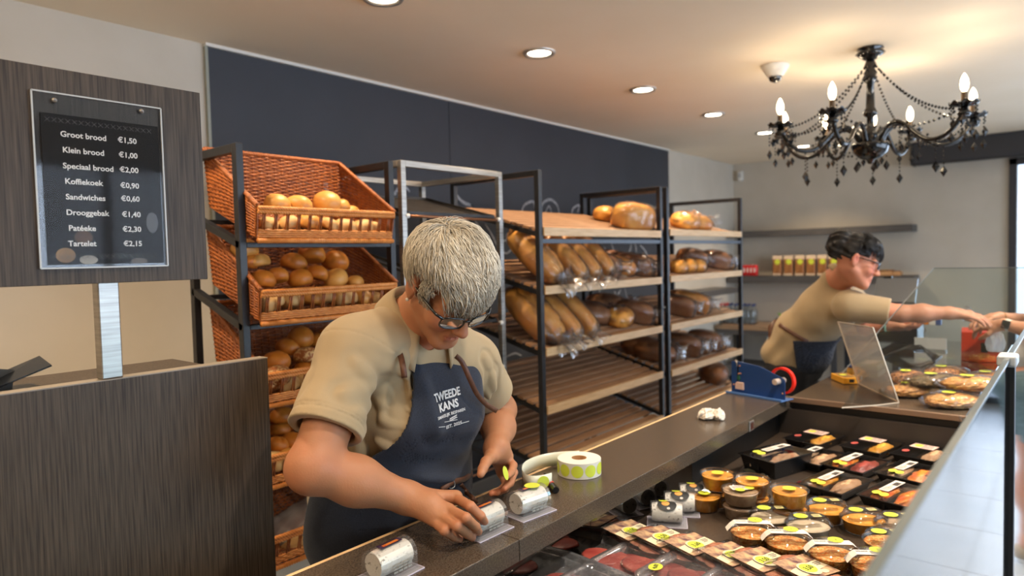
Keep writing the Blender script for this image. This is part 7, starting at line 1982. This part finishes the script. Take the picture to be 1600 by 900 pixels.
f4, t4 = gen_hand(WLc, hL - WLc, V3(.3, -.1, .9), 1, curl=(.35, .5, .4)); hand(BC, WLc, f4, t4, .95, .022)
skin_mesh('body', BC, (3.62, -.26, 0), (4.40, .50, 1.76), .006, CU, (202, 142, 112), [(x, .01, (210, 130, 100), .3) for x in [f3[1][3]]])
TSC = Sdf(); TSC.group(.03); TSC.rc(SLc, SRc, .066, .066, .05); TSC.el((3.99, -.04, 1.25), (.172, .112, .18), .05); TSC.el((3.99, -.03, 1.05), (.172, .12, .16), .06); TSC.group(.03); TSC.rc(SLc, SLc * .45 + ERc * .55, .062, .060, .03); TSC.group(.03); TSC.rc(SRc, SRc * .45 + ELc * .55, .062, .060, .03)
cloth_mesh('top', lambda P, c=None, h=None: np.maximum(TSC(P, c, h) - .002 * noise3(P, 20, 2), np.maximum(.93 - P[:, 2], -(np.linalg.norm((P - nbc - V3(0, .02, .03)) / V3(.06, .07, .06), axis=1) - 1) * .06)), (3.66, -.24, .9), (4.36, .24, 1.52), .008, CU, mat('cream_top', (206, 200, 188), rough=.85))
SHC = Sdf(); SHC.group(.03); SHC.el((3.99, -.02, .92), (.182, .132, .12), .05)
for x, y in legs: SHC.chain([(x, y - .03, .88), (x, y + .0, .66)], [.104, .092], .04)
cloth_mesh('shorts', lambda P, c=None, h=None: np.maximum(np.maximum(SHC(P, c, h) - .002 * noise3(P, 20, 6), .64 - P[:, 2]), P[:, 2] - .99), (3.74, -.22, .60), (4.24, .26, 1.02), .008, CU, mat('grey_green_denim', (94, 112, 112), (72, 90, 92), rough=.9, scale=80, bump=.1))
for x, y in legs:
    SH = Sdf(); SH.group(.02); SH.rc((x, y - .02, .048), (x, y + .14, .038), .044, .042); V_, F_ = mesh_sdf(lambda P, c=None, h=None: np.maximum(np.maximum(SH(P, c, h), .022 - P[:, 2]), P[:, 2] - .11), (x - .08, y - .12, -.01), (x + .08, y + .24, .12), .006)
    sh_ = np_mesh('shoe', V_ - np.array(CU.location), F_, mat('beige_canvas_shoe', (170, 154, 132), (150, 134, 112), rough=.8, scale=40), CU)
    m = MB(); m.prism([(x - 3.98 + .047 * cos(a), y - .02 + .06 + (.085 if sin(a) > 0 else .07) * sin(a) * 1.45) for a in np.linspace(0, 2 * pi, 24, endpoint=False)], .001, .024); m.build('sole', mat('pale_sole', (206, 200, 190), rough=.6), sh_)
HCu = Sdf(); HCu.group(.02); HCu.el(TC((0, -.025, .038)), (.085, .102, .088), .02, RCc); HCu.rc(TC((0, -.085, 0)), TC((0, -.10, -.12)), .05, .03, .03)
def hairc(P, c_=None, h=None):
    q = (P - HCc) @ RCc; return np.maximum(HCu(P, c_, h) - .003 * noise3(P, 60, 3), np.where((q[:, 1] > .035) & (q[:, 2] < .06) | (q[:, 1] > -.01) & (q[:, 2] < .02), .012, -.05))
V_, F_ = mesh_sdf(hairc, HCc - .24, HCc + .2, .008); np_mesh('hair', V_ - np.array(CU.location), F_, mat('brown_hair', (84, 60, 42), (110, 80, 56), rough=.5, scale=60), CU)
# watch and bracelet
def band(cen, axis, r, w, t, mt, name, parent):
    ax = Vector(axis).normalized(); u = ax.orthogonal().normalized(); v = ax.cross(u); m = MB(); L = Vector(parent.location); n = 26; vs = []
    for rr, o in ((r, -w / 2), (r + t, -w / 2), (r + t, w / 2), (r, w / 2)):
        vs += [Vector(cen) - L + ax * o + (u * cos(2 * pi * k / n) + v * sin(2 * pi * k / n)) * rr for k in range(n)]
    m.add(vs, [(i * n + k, i * n + (k + 1) % n, ((i + 1) % 4) * n + (k + 1) % n, ((i + 1) % 4) * n + k) for i in range(4) for k in range(n)]); return m.build(name, mt, parent, smooth=False)
axw = ERc - WRc; cw = WRc + axw * .06
band(cw, axw, .026, .020, .003, mat('pale_watch_strap', (206, 200, 190), rough=.5), 'watch_strap', CU)
toC = (Vector((0, 0, CZ)) - Vector(cw)).normalized(); av = Vector(axw).normalized(); fn_ = (toC - av * toC.dot(av)).normalized(); s_w = av.cross(fn_)
cc_ = Vector(cw) - Vector(CU.location) + fn_ * .030; m = MB(); m.add([cc_ + av * a * .017 + s_w * b * .019 + fn_ * k for k in (-.005, .004) for a, b in ((-1, -1), (1, -1), (1, 1), (-1, 1))], [(3, 2, 1, 0), (4, 5, 6, 7), (0, 1, 5, 4), (1, 2, 6, 5), (2, 3, 7, 6), (3, 0, 4, 7)])
m.build('watch_face', mat('black_watch_glass', (12, 12, 14), rough=.1, coat=1), CU, bevel=.003)
band(WLc + (ELc - WLc) * .05, ELc - WLc, .026, .006, .003, mat('gold_bracelet', (150, 104, 56), rough=.3, metal=.8), 'bracelet', CU)

# things in the hands
t = thing('orange_packet', 'small orange and white packet held in the second woman\'s left hand', 'packet', grip2)
MB().box((-.015, -.045, -.014), (.015, .020, .014)).build('packet', mat('bright_orange_card', (236, 138, 40), rough=.45), t, bevel=.004); MB().box((-.0155, -.075, -.0145), (.0155, -.046, .0145)).build('white_end', M_label, t, bevel=.003); MB().box((-.016, -.100, -.015), (.016, -.0755, .015)).build('blue_end', mat('blue_print', (70, 90, 140), rough=.5), t, bevel=.003)
gp = np.array((f3[1][3] + f_[1][3]) / 2)
t = thing('paper_bag', 'small crumpled white paper bag passed between the hands over the deck', 'paper bag', X0_(1555, 525, 3.90))
o = blob_mesh('bag_paper', (.050, .035, .060), clear('greaseproof_paper', refl=.5, base=.05, rough=.3, haze=.55, bump=.5), seed=120, amp=.28, freq=5, nu=36, nv=22); o.parent = t; o.location = (0, .0, -.075)
t = thing('film_wrap', 'twist of clear film standing up behind the two hands', 'plastic bag', X0_(1512, 487, 4.05)); o = blob_mesh('film', (.03, .025, .045), M_petb, seed=130, amp=.3, freq=5, nu=30, nv=18); o.parent = t; o.location = (0, 0, -.05)
